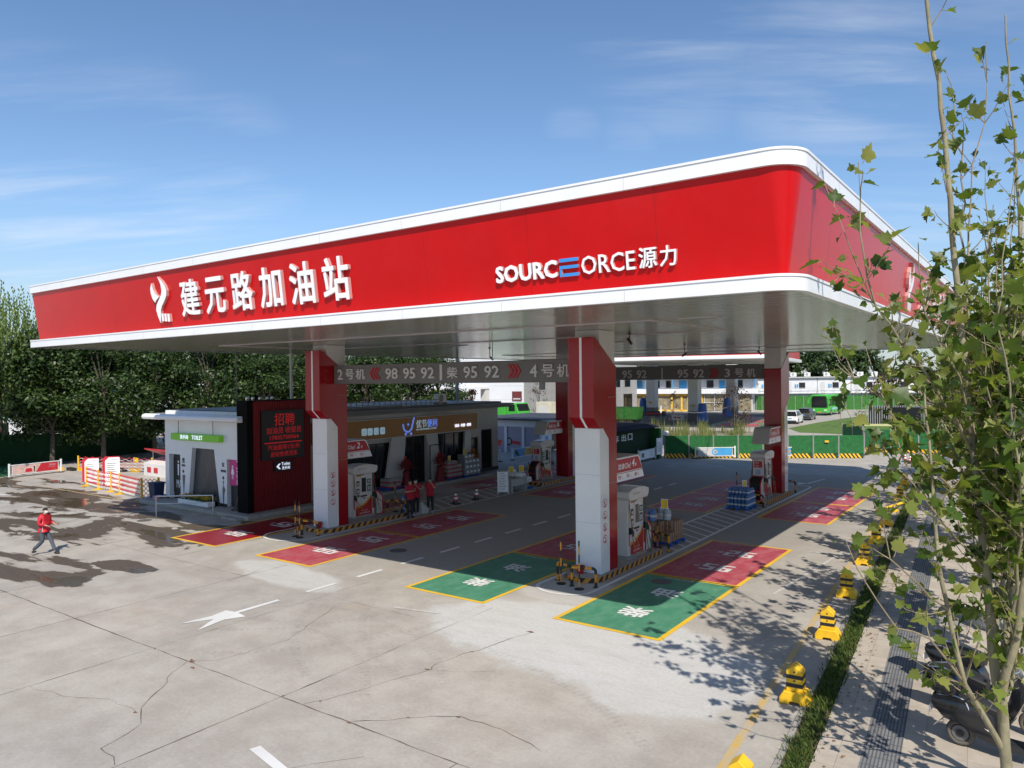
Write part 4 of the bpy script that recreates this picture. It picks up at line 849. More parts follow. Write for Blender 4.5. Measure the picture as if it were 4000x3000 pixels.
# roof fittings
def aircon(label,x,y,z,rz=0,w=.85,h=.6,grp='air conditioner units on roofs'):
    t=thing('air_conditioner',label,'air conditioner',(x,y,z),rz,grp); q=MB(); q.box(-.16,-w/2,.06,.16,w/2,h); q.build('casing',wpaint,t,bevel=.02)
    q=MB(); q.ring((.162,-.1*w,h*.55),YP,ZP,.02,h*.36,18); q.build('fan_grille',midgrey,t,fix=False); q=MB(); q.box(-.18,-w/2,0,.18,-w/2+.08,.06); q.box(-.18,w/2-.08,0,.18,w/2,.06); q.build('feet',grey,t)
aircon('white air conditioner unit on the store roof near its far end',X0-.6,34.9,4.74)
# toilet block
tb=thing('toilet_block','white toilet block with two doorways, a dark water wall and a round-edged white eave','toilet',(-34.2,22,ZF))
TB=lambda mb,name,mats,**k: mb.build(name,mats,tb,world=True,**k)
Y0=21.1; q=MB(); 
def wallseg(x0,x1,z0,z1): q.box(x0,Y0,z0,x1,Y0+.9,z1)
wallseg(-37.62,-37.25,ZF,4.4); wallseg(-37.25,-36.2,2.52,4.4); wallseg(-36.2,-35.5,ZF,4.4); wallseg(-35.5,-32.75,2.92,4.4); wallseg(-32.75,-32.15,ZF,4.4); wallseg(-32.15,-31.2,2.5,4.4); wallseg(-31.2,-30.0,ZF,4.4)
q.prism([(-35.5,ZF),(-35.1,2.92),(-35.5,2.92)],'y',Y0,Y0+.9); q.prism([(-32.75,ZF),(-33.2,2.92),(-32.75,2.92)],'y',Y0,Y0+.9)
q.box(-37.62,Y0+.9,ZF,-37.35,31,4.4); TB(q,'wall',colwhite,)
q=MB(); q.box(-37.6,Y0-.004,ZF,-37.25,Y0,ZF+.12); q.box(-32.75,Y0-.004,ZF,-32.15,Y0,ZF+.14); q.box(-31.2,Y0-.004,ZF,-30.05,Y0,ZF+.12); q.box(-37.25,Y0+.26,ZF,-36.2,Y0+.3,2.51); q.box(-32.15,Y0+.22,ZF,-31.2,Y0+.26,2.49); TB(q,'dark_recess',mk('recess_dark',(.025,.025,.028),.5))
ww=mk('water_wall',(.045,.048,.055),.22,var=.5,vs=5,stretch=(3,1,.35),bump=.4,bs=14)
q=MB(); q.box(-35.5,Y0+.22,.55,-32.75,Y0+.3,2.95); TB(q,'water_wall',ww)
q=MB(); q.box(-35.45,Y0-.25,ZF,-32.8,Y0+.22,.52); TB(q,'water_trough',mk('trough_stone',(.05,.05,.052),.3,var=.2))
q=MB(); 
E_=[(4.36+.13*math.sin(a)+.13, -.13*math.cos(a)) for a in []]
pr=[(Y0-.75,4.47)]+[(Y0-.75-.13*math.sin(R(a)),4.47+.13*math.cos(R(a))-.0) for a in (20,50,90,130,160)]+[(Y0-.7,4.34),(32,4.34),(32,4.62),(Y0-.6,4.62)]
q.prism([(a,b) for a,b in pr][::-1],'x',-38.3,-30.02); q.prism([(-38.3,4.34),(-38.42,4.36),(-38.5,4.42),(-38.52,4.48),(-38.48,4.55),(-38.4,4.61),(-38.3,4.62)],'y',Y0-.7,32); TB(q,'roof_eave',colwhite)
q=MB(); q.box(-37.9,Y0+.2,4.62,-30.1,31.5,4.76); TB(q,'roof_parapet',wpaint); 
q=MB(); q.box(-37.7,Y0+.4,4.76,-30.2,31.2,4.80); TB(q,'roof_membrane',black)
q=MB(); q.box(-37.24,Y0+.23,.5,-36.75,Y0+.25,2.3); q.box(-36.75,Y0+.23,.5,-36.6,Y0+.25,2.3,0); text(q,'MAN',(-36.95,Y0+.225,.75),XP,ZP,.42,w=.7,ext=.004,m=1); q.disc((-36.78,Y0+.225,2.1),XP,ZP,.06,12,1); q.poly([(-36.85,Y0+.225,1.98),(-36.71,Y0+.225,1.98),(-36.73,Y0+.225,1.4),(-36.83,Y0+.225,1.4)],1); TB(q,'mens_door_panel',[black,letterw],fix=False)
q=MB(); q.box(-32.05,Y0+.10,1.25,-31.21,Y0+.12,2.48); TB(q,'womens_door_panel',pink)
q=MB(); yy=Y0+.097; q.disc((-31.83,yy,2.15),XP,ZP,.055,12); q.poly([(-31.88,yy,2.07),(-31.78,yy,2.07),(-31.70,yy,1.78),(-31.96,yy,1.78)]); q.box(-31.87,yy-.002,1.55,-31.84,yy,1.78); q.box(-31.81,yy-.002,1.55,-31.78,yy,1.78); text(q,'MISS',(-31.50,yy,2.45),(0,0,-1),XP,.28,w=1.15,ext=.004,bold=.02); TB(q,'lettering',letterw,fix=False)
q=MB(); yy=Y0-.002
text(q,'男',(-36.02,yy,2.1),XP,ZP,.26,w=.22,ext=.01,bold=.02); text(q,'MEN',(-36.06,yy,1.93),XP,ZP,.11,w=.3,ext=.01,bold=.03); q.disc((-35.93,yy,1.68),XP,ZP,.085,14); q.poly([(-36.03,yy,1.5),(-35.75,yy,1.5),(-35.88,yy,.55),(-35.93,yy,.55)],1)
text(q,'女',(-32.55,yy,2.1),XP,ZP,.25,w=.22,ext=.01,bold=.02); text(q,'WOMEN',(-32.65,yy,1.85),XP,ZP,.12,w=.42,ext=.01,bold=.03); q.disc((-32.45,yy,1.58),XP,ZP,.085,14); q.poly([(-32.5,yy,1.45),(-32.38,yy,1.42),(-32.42,yy,1.18),(-32.28,yy,1.02),(-32.38,yy,.8),(-32.42,yy,.25),(-32.47,yy,.25),(-32.5,yy,.7),(-32.54,yy,.98),(-32.46,yy,1.22)],1); TB(q,'lettering',[black,mk('figure_bronze',(.13,.115,.09),.4)],fix=False)
ts=thing('toilet_sign','green box sign reading TOILET hung by two rods on the white toilet wall','sign',(-34.5,Y0-.1,3.28))
q=MB(); q.box(-36.63,Y0-.26,3.30,-32.38,Y0-.02,3.63); q.build('sign_box',green_s,ts,world=True,bevel=.02)
q=MB(); text(q,'洗手间',(-35.75,Y0-.262,3.36),XP,ZP,.22,w=.72,ext=.006,bold=.015); text(q,'TOILET',(-34.7,Y0-.262,3.37),XP,ZP,.21,w=.95,ext=.006,bold=.012); q.build('lettering',ledwhite,ts,world=True,fix=False)
for x in (-36.1,-33.05): MB().cyl((x,Y0-.14,3.62),(x,Y0-.14,4.36),.018,n=6).build('hanging_rod',grey,ts,world=True)
# screen wall
lw=thing('screen_wall','tall dark red corrugated wall beside the toilets, with a black edge','wall',(-30,22.3,ZF))
q=MB(); n=34; pts=[]
for i in range(n):
    y=20.85+i*3.3/n; pts+=[(-29.75,y),(-29.75,y+.05),(-29.70,y+.06),(-29.70,y+.09)]
pts.append((-29.75,24.15)); q.prism(pts+[(-30.4,24.15),(-30.4,20.85)],'z',ZF,5.30); q.build('corrugated_cladding',dred,lw,world=True)
q=MB(); q.box(-30.45,20.53,ZF,-29.69,20.85,5.34); q.box(-30.45,20.85,5.30,-29.69,24.2,5.34); q.build('black_edge',edgeblack,lw,world=True)
ls=thing('led_screen','black LED screen with red scrolling characters on the corrugated wall','LED screen',(-29.7,22.45,2.5))
q=MB(); q.box(-29.72,21.26,2.53,-29.58,23.62,4.86); q.build('cabinet',black,ls,world=True,bevel=.01)
q=MB(); xx=-29.578
text(q,'招聘',(xx,21.95,4.13),YP,ZP,.58,w=1.15,ext=.003); text(q,'加油员 收银员',(xx,21.5,3.75),YP,ZP,.31,w=1.98,ext=.003); text(q,'17835758964',(xx,21.68,3.47),YP,ZP,.19,w=1.65,ext=.003); q.box(xx,21.38,3.30,xx+.003,23.52,3.35); text(q,'汽油直降1元/升',(xx,21.55,2.98),YP,ZP,.25,w=1.85,ext=.003); text(q,'进站免费洗车',(xx,21.7,2.66),YP,ZP,.25,w=1.55,ext=.003); q.build('lettering',ledred,ls,world=True,fix=False)
ls=thing('lit_arrow_sign','small black lit sign with a left arrow reading Toilet on the corrugated wall','sign',(-29.7,22.45,1.95))
MB().box(-29.72,21.95,1.96,-29.62,22.96,2.42).build('cabinet',black,ls,world=True)
q=MB(); xx=-29.617; text(q,'Toilet',(xx,22.34,2.22),YP,ZP,.15,w=.5,ext=.003,bold=.02); text(q,'洗手间',(xx,22.36,2.02),YP,ZP,.15,w=.46,ext=.003,bold=.015); q.poly([(xx,22.05,2.19),(xx,22.2,2.32),(xx,22.3,2.32),(xx,22.18,2.19),(xx,22.3,2.06),(xx,22.2,2.06)]); q.build('lettering',ledwhite,ls,world=True,fix=False)
for i,(x,y) in enumerate(((-31.2,21.6),(-30.95,21.75),(-30.6,21.9),(-30.45,22.2),(-30.5,22.5))):
    t=tag(MB().lathe([(.04,0),(.04,.55),(.07,.56),(.085,.62),(.07,.68),(.02,.70)],(0,0,0),10).build('vent_pipe',steel,smooth=True),'small steel vent pipe with a ball cap behind the top of the screen wall','vent pipe','vent pipes on the toilet roof'); t.location=(x,y,4.79)
def lamp_post(label,x,y,z0,h,r,mat,name='roof_mast'):
    t=thing(name,label,'mast',(x,y,z0)); MB().cyl((0,0,0),(0,0,h),r,r*.85,8).build('shaft',mat,t); MB().lathe([(r*2.2,0),(r*2.2,.04),(r*1.2,.08)],(0,0,0),10).build('foot',mat,t)
lamp_post('thick pale mast rising behind the screen wall to the canopy',-32.5,25.2,4.75,3.9,.085,corewh); lamp_post('thin dark mast left of the thick mast behind the screen wall',-33.2,22.4,4.78,4.2,.03,grey); lamp_post('grey mast standing on the far end of the store roof',-33.5,40.0,4.7,5.2,.11,midgrey)
# planter, rail, mop, bin
pt=thing('flower_planter','white trough of yellow flowers below the dark water wall','planter',(-34.1,20.75,ZF))
q=MB(); q.box(-1.3,-.28,0,1.3,.28,.22); q.build('trough',wpaint,pt,bevel=.01)
q=MB(); leafg=mkleaf('planter_leaf',[(.02,.07,.01),(.04,.12,.02),(.08,.17,.03)],.2)
def sprig(q,x,y,z,s,n=1):
    for k in range(n):
        a=random.uniform(0,6.28); b=random.uniform(-.3,1.1); d=Vector((math.cos(a)*math.cos(b),math.sin(a)*math.cos(b),math.sin(b))); e=d.orthogonal().normalized()*s*.35; p=Vector((x,y,z))
        q.add([p,p+d*s*.5+e,p+d*s,p+d*s*.5-e],[(0,1,2,3)])
for i in range(700): sprig(q,random.uniform(-1.28,1.28),random.uniform(-.26,.26),random.uniform(.18,.36),random.uniform(.05,.1))
q.build('foliage',leafg,pt,fix=False)
q=MB()
for i in range(420): sprig(q,random.uniform(-1.28,1.28),random.uniform(-.26,.26),random.uniform(.32,.43),random.uniform(.04,.07),2)
q.build('flowers',mkleaf('flower_yellow',[(.45,.25,.01),(.6,.36,.02),(.7,.45,.04)],.2),pt,fix=False)
ra=thing('hand_rail','thin steel hand rail in front of the toilet planter','hand rail',(-32.5,18.9,0))
q=MB()
for x,y in ((-33.65,18.4),(-31.6,20.0)): q.tube([(x,y,0),(x,y,.95)],.025,8)
q.tube([(-33.65,18.4,.95),(-31.6,20.0,.95)],.03,8); q.tube([(-33.65,18.4,.6),(-31.6,20.0,.62)],.02,8); q.build('rail',steel,ra,world=True,smooth=True)
mp_=thing('mop','mop with a brown wooden handle leaning beside the pink door','mop',(-31.0,20.75,ZF)); MB().tube([(0,0,.05),(.10,.32,1.5)],.014,6).build('handle',mk('wood_handle',(.28,.13,.06),.6),mp_)
q=MB()
for i in range(40): a=random.uniform(0,6.28); q.tube([(0,0,.12),(math.cos(a)*.1,math.sin(a)*.1,.08),(math.cos(a)*.22,math.sin(a)*.2,.01)],.012,3)
q.build('mop_head',mk('mop_cloth',(.14,.07,.06),.95),mp_)
bn=thing('waste_bin','blue lidded wheelie bin at the left corner of the toilet block','waste bin',(-38.25,20.95,0)); q=MB(); q.loft([[(-.24,-.24,0),(.24,-.24,0),(.24,.24,0),(-.24,.24,0)],[(-.3,-.3,.9),(.3,-.3,.9),(.3,.3,.9),(-.3,.3,.9)]],0,True,True); dkb=mk('bin_blue',(.012,.03,.085),.5); q.build('body',dkb,bn,bevel=.03); q=MB(); q.box(-.33,-.34,.9,.33,.34,.98); q.build('lid',dkb,bn,bevel=.03)
q=MB(); [q.cyl((x,-.2,.08),(x+.06,-.2,.08),.08) for x in (-.3,.24)]; q.build('wheel',rubber,bn)
bucket('pale pink bucket standing by the blue bin',-37.6,20.6,0,mk('pail_pink',(.55,.27,.32),.5),.2,.36)
# ================================================================== GOODS BY THE STORE AND ON THE ISLANDS
def pallet(label,x,y,z,w,d,mat=bluep):
    t=thing('pallet',label,'pallet',(x,y,z),0,'blue plastic pallets'); q=MB()
    for i in range(7): yy=-d/2+i*(d-.09)/6; q.box(-w/2,yy,.11,w/2,yy+.09,.14)
    q.build('deck',mat,t); q=MB()
    for xx in (-w/2,-.06,w/2-.12):
        for yy in (-d/2,-.06,d/2-.12): q.box(xx,yy,0,xx+.12,yy+.12,.11)
    q.build('blocks',mat,t)
def bottle(name,label,x,y,z,h,r,mat,capm,grp,cnt=None):
    t=thing(name,label,'bottle',(x,y,z),0,grp); q=MB(); q.lathe([(r*.9,0),(r,.03*h),(r,.22*h),(r*.93,.26*h),(r,.3*h),(r,.55*h),(r*.92,.6*h),(r,.66*h),(r*.95,.76*h),(r*.35,.9*h),(r*.33,.97*h)],(0,0,0),12); q.loft([[(r*1.012*math.cos(a),r*1.012*math.sin(a),z*h) for a in [2*math.pi*j/12 for j in range(12)]] for z in (.32,.53)],1); q.build('body',[mat,lightgrey],t,smooth=True); MB().lathe([(r*.4,.93*h),(r*.4,1.0*h)],(0,0,0),10).build('cap',capm,t); return t
_bt={}
def bottlec(label,x,y,z,h,r,mat,grp):
    k=(mat.name,h)
    if k not in _bt: _bt[k]=bottle('water_bottle',label,x,y,z,h,r,mat,bluep if mat is watb else letterw,grp); return _bt[k]
    return dup(_bt[k],(x,y,z),random.uniform(0,6),label,grp)
pallet('blue pallet under the blue water bottles at pump 3',-11.8,34.75,0,1.05,1.25)
for a,(zz,nx,ny) in enumerate(((.15,6,7),(.43,6,7),(.71,6,5))):
    for i in range(nx):
        for j in range(ny): bottlec('blue water bottle stacked in tiers on the pallet before pump 3',-12.23+i*.172,34.25+j*.172+(.17 if a==2 else 0),zz,.275,.082,watb,'blue water bottles stacked at pump 3')
def cartonbox(label,x,y,z,w,d,h,grp,rz=0):
    t=thing('carton',label,'carton',(x,y,z),rz,grp); q=MB(); q.box(-w/2,-d/2,0,w/2,d/2,h); q.build('box',carton,t,bevel=.008)
    q=MB()
    for s in (-1,1): q.box(w/2+.001,s*d*.25-.008,0,w/2+.003,s*d*.25+.008,h); q.box(s*w*.25-.008,-d/2-.003,0,s*w*.25+.008,-d/2-.001,h)
    q.box(-w/2,-.008,h+.001,w/2,.008,h+.003); q.build('strapping',lightgrey,t); q=MB(); text(q,'饮用天然水',(-w*.38,-d/2-.002,h*.3),XP,ZP,h*.22,w=w*.6,ext=.001); text(q,'饮用天然水',(w/2+.0015,-d*.3,h*.3),YP,ZP,h*.22,w=d*.55,ext=.001); q.build('print',blackp,t,fix=False); return t
pallet('blue pallet under the brown cartons behind pump 4',-11.85,26.1,0,1.25,1.3)
cb=None
for zz,nx,ny in ((.15,3,3),(.50,3,3)):
    for i in range(nx):
        for j in range(ny):
            if zz>.4 and i==2 and j==0: continue
            p=(-12.25+i*.385,25.68+j*.40,zz); l='strapped brown carton of bottled water stacked two high behind pump 4'
            if cb is None: cb=cartonbox(l,*p,.375,.39,.345,'brown cartons behind pump 4')
            else: dup(cb,p,0,l)
for l,x,y,m in (('blue water bottle at the left end of the carton stack top',-12.35,25.75,watb),('blue water bottle standing second on the carton stack',-12.05,25.7,watb),('clear water bottle at the back of the carton stack top',-11.95,26.2,watc),('clear water bottle at the right end of the carton stack top',-11.68,26.15,watc)): bottlec(l,x,y,.85,.44,.135,m,'water bottles on the cartons')
def pricecard(label,x,y,z,rz=0,w=.26,h=.36):
    t=thing('price_card',label,'price card',(x,y,z),rz,'yellow price cards'); MB().box(-w/2,-.006,.0,w/2,.006,h).build('card',letterw,t); q=MB(); q.box(-w/2+.02,-.010,.02,w/2-.02,-.007,h-.02); q.build('yellow_face',mk('card_yellow',(.75,.5,.02),.5) if 'card_yellow' not in MATS else MATS['card_yellow'],t)
pricecard('yellow price card standing on the clear bottles at the carton stack',-11.75,26.05,1.28,.2); pricecard('yellow price card over the blue water bottles at pump 3',-11.75,35.1,.99,.5,.2,.3)
# table, stand and goods at pump 1
tbm=mk('table_white',(.42,.42,.42),.5,var=.05)
tt=thing('counter_table','white counter table with side panels beside the folding notice stand','table',(-24.1,33.55,0)); q=MB(); q.box(-.45,-.75,.72,.45,.75,.76); q.build('tabletop',tbm,tt,bevel=.008)
q=MB(); q.box(-.4,-.72,0,.4,-.66,.72); q.build('side_panel',tbm,tt); q=MB(); q.box(-.4,.66,0,.4,.72,.72); q.build('side_panel',tbm,tt); q=MB(); q.box(.3,-.66,.35,.34,.66,.72); q.build('front_panel',tbm,tt)
def aframe(label,x,y,rz,h=1.25):
    t=thing('notice_stand',label,'notice stand',(x,y,0),rz); q=MB()
    for s in (-.28,.28): q.tube([(s,.0,.05),(s,.22,h)],.015,6); q.tube([(s,.5,.05),(s,.22,h)],.015,6); q.cyl((s,-.03,.05),(s,.03,.05),.05,n=8)
    q.tube([(-.28,.22,h),(.28,.22,h)],.015,6); q.tube([(-.28,0,.06),(.28,0,.06)],.015,6); q.build('frame',steel,t); q=MB(); q.add([(-.26,.02,.12),(.26,.02,.12),(.26,.205,h-.06),(-.26,.205,h-.06)],[(0,1,2,3)]); q.build('board',letterw,t,fix=False)
    q=MB(); u=Vector((0,.185,h-.18)).normalized()
    for i in range(7): text(q,random.choice(['安全须知','加油站','禁止烟火','服务指南']),Vector((-.2,.015,.12))+u*(.12+i*.14),XP,u,.07,w=.38 if i%2 else .3,ext=.003)
    q.build('lettering',grey,t,fix=False)
aframe('folding white notice stand left of the counter table',-23.95,32.35,.7)
pallet('blue pallet beside the counter table at pump 1',-24.25,34.75,0,.8,.7)
def tray(label,x,y,z,grp,rz=0,w=.4,d=.27,h=.2,c=letterw):
    t=thing('drink_tray',label,'drink pack',(x,y,z),rz,grp); q=MB()
    for i in range(3):
        for j in range(2): q.lathe([(.062,0),(.062,h*.7),(.025,h*.92),(.025,h)],(-w/2+.07+i*.13,-d/2+.07+j*.13,0),8)
    q.build('bottles',c,t); q=MB(); q.box(-w/2,-d/2,-.0,w/2,d/2,.06); q.build('tray',lightgrey,t); return t
tr0=None
for x,y,z in ((-24.4,33.8,.76),(-23.95,33.85,.76),(-24.4,34.15,.76),(-24.0,34.2,.76),(-24.4,33.85,.98)):
    l='pack of small bottles stacked on the counter table'
    if tr0 is None: tr0=tray(l,x,y,z,'drink packs on the counter table')
    else: dup(tr0,(x,y,z),random.uniform(-.1,.1),l,'drink packs on the counter table')
for i in range(3):
    for j in range(4): dup(tr0,(-24.5+(i%2)*.42,34.6+(j%2)*.3,.15+(i*.22 if j<2 else .1+i*.22)),0,'pack of bottles on the pallet by the counter table','drink packs on the pallet at pump 1') if j<2 or i<2 else None
pricecard('pale card leaning on the packs on the counter table',-24.3,33.6,1.0,.5); pricecard('yellow price card on the far end of the counter table',-24.1,34.3,1.0,.5)
# goods before the store front
pallet('long blue pallet before the store window',-29.55,34.7,ZF-.02,.9,1.6); pallet('blue pallet of drink cases left of the shop door',-29.7,29.6,ZF-.02,1.1,1.5); pallet('second blue pallet before the store window near the small door',-29.55,36.2,ZF-.02,.9,1.2)
shr=mk('shrink_pack',(.34,.31,.29),.3,var=.35,vs=12)
def pack(label,x,y,z,grp,w=.75,d=.42,h=.24):
    t=thing('drink_case',label,'drink case',(x,y,z),0,grp); MB().box(-w/2,-d/2,0,w/2,d/2,h).build('wrapped_bottles',shr,t,bevel=.03); q=MB(); q.box(-w/2-.002,-d/2-.002,0,w/2+.002,d/2+.002,.07); q.build('red_tray',dred2,t); return t
p0=None
for y0,lab,grp,lv in ((34.2,'shrink-wrapped drink case stacked in the pile before the store window','drink cases before the window',(4,4,3)),(29.3,'shrink-wrapped drink case stacked left of the shop door','drink cases left of the door',(2,2))):
    for j,n in enumerate(lv):
        for k in range(n):
            p=(-29.6,y0+j*.45,ZF+.12+k*.245)
            if p0 is None: p0=pack(lab,*p,grp)
            else: dup(p0,p,0,lab,grp)
cw=mk('carton_white',(.30,.31,.33),.5,var=.1)
def paper(label,x,y,z,grp):
    t=thing('round_top_carton',label,'carton',(x,y,z),0,grp); MB().box(-.28,-.17,0,.28,.17,.30).build('box',cw,t,bevel=.01); q=MB(); q.poly([(.283,.13*math.cos(a),.13+.14*math.sin(a)) for a in [math.pi*i/10 for i in range(11)]]); q.build('label',letterw,t,fix=False); return t
pp=None
for k in range(4):
    for j in range(4 if k<3 else 3):
        p=(-29.4-.08*k,35.7+j*.36+k*.05,ZF+.12+k*.31); l='navy and white carton with an arched label piled before the small door'
        if pp is None: pp=paper(l,*p,'navy and white cartons')
        else: dup(pp,p,0,l)
flr=mkleaf('basket_red',[(.30,.01,.02),(.42,.02,.04),(.2,.01,.02),(.05,.09,.03)],.15)
def flower_stand(label,x,y,mats):
    t=thing('flower_stand',label,'flower stand',(x,y,ZF-.02),0,'flower stands by the shop door'); q=MB(); q.lathe([(.30,0),(.16,.75),(.2,.85),(.1,.95)],(0,0,0),10); q.build('wrapped_stand',mk('stand_wrap',(.2,.012,.02),.6,bump=.5,bs=9) if 'stand_wrap' not in MATS else MATS['stand_wrap'],t,smooth=True)
    q=MB(); 
    for i in range(420): a=random.uniform(0,6.28); r=abs(random.gauss(0,.2)); sprig(q,r*math.cos(a),r*math.sin(a),1.0+random.uniform(0,.6)*(1-r),random.uniform(.06,.14))
    q.build('flowers',mats,t,fix=False)
    q=MB(); q.box(-.1,-.08,1.5,-.08,.14,1.72); q.build('card',dred2,t)
flower_stand('red wrapped flower stand left of the dark shop door',-29.45,30.6,flr); flower_stand('red wrapped flower stand right of the dark shop door',-29.5,33.55,flr); flower_stand('flower stand with yellow blooms beside the small store door',-29.5,36.75,mkleaf('basket_yellow',[(.35,.18,.02),(.42,.25,.03),(.3,.02,.02),(.2,.05,.03)],.15))
pricecard('yellow price card on the drink cases by the store window',-29.5,34.4,1.25,math.pi/2); pricecard('yellow price card over the navy and white cartons',-29.5,35.9,1.55,math.pi/2)
# water pack and bags behind pump 2
for i,(z,m) in enumerate(((0,watb),(.42,watb))):
    for j in range(2): bottlec('blue water bottle standing behind the guard rail at pump 2',-24.75+j*.24,25.55,z,.41,.11,m,'blue water bottles behind pump 2')
bg_=thing('goods_bag','red and white printed bag of goods on the ground between the attendants','bag',(-23.85,25.75,0)); q=MB(); q.loft([[(-.3,-.2,0),(.3,-.2,0),(.3,.2,0),(-.3,.2,0)],[(-.33,-.22,.2),(.33,-.22,.2),(.33,.22,.2),(-.33,.22,.2)],[(-.1,-.04,.5),(.1,-.04,.5),(.1,.04,.5),(-.1,.04,.5)]],0,True,True); q.build('sack',lightgrey,bg_,bevel=.03); q=MB(); q.add([(-.3,-.225,.05),(0,-.225,.05),(-.08,-.10,.40),(-.2,-.16,.3)],[(0,1,2,3)]); q.build('red_print',dred2,bg_,fix=False)
def cone(label,x,y,base=black,grp='striped traffic cones'):
    t=thing('traffic_cone',label,'traffic cone',(x,y,0),0,grp); q=MB(); q.box(-.2,-.2,0,.2,.2,.05); q.build('base',base,t,bevel=.01); q=MB(); zs=[.05,.17,.26,.35,.44,.53,.6]; rs=[.15,.125,.107,.088,.07,.05,.035]
    for i in range(6): q.loft([[(r*math.cos(2*math.pi*j/14),r*math.sin(2*math.pi*j/14),z) for j in range(14)] for r,z in ((rs[i],zs[i]),(rs[i+1],zs[i+1]))],[2,0,1,0,1,2][i],False,i==5)
    q.build('body',[dred2,letterw,base],t,smooth=True)
cone('red and white striped cone on the hatching, nearer the attendants',-24.08,28.54); cone('red and white striped cone on the hatching, nearer the notice stand',-24.09,30.23)
# ================================================================== PEOPLE
def skinmesh(name,V,Ed,Rd,mat,parent,sub=1,root=0):
    me=bpy.data.meshes.new(name); me.from_pydata([tuple(v) for v in V],Ed,[]); o=bpy.data.objects.new(name,me); COL.objects.link(o)
    m=o.modifiers.new('Skin','SKIN'); m.use_smooth_shade=True
    s=o.modifiers.new('Sub','SUBSURF'); s.levels=sub; s.render_levels=sub
    sv=me.skin_vertices[0].data
    for i,r in enumerate(Rd): sv[i].radius=(r,r) if not isinstance(r,tuple) else r; sv[i].use_root=(i==root if isinstance(root,int) else i in root)
    dg=bpy.context.evaluated_depsgraph_get(); nm=bpy.data.meshes.new_from_object(o.evaluated_get(dg)); bpy.data.objects.remove(o); bpy.data.meshes.remove(me)
    nm.materials.clear(); nm.materials.append(mat); nm.polygons.foreach_set('use_smooth',[True]*len(nm.polygons)); nm.name=name
    o=bpy.data.objects.new(name,nm); COL.objects.link(o); o.parent=parent; return o
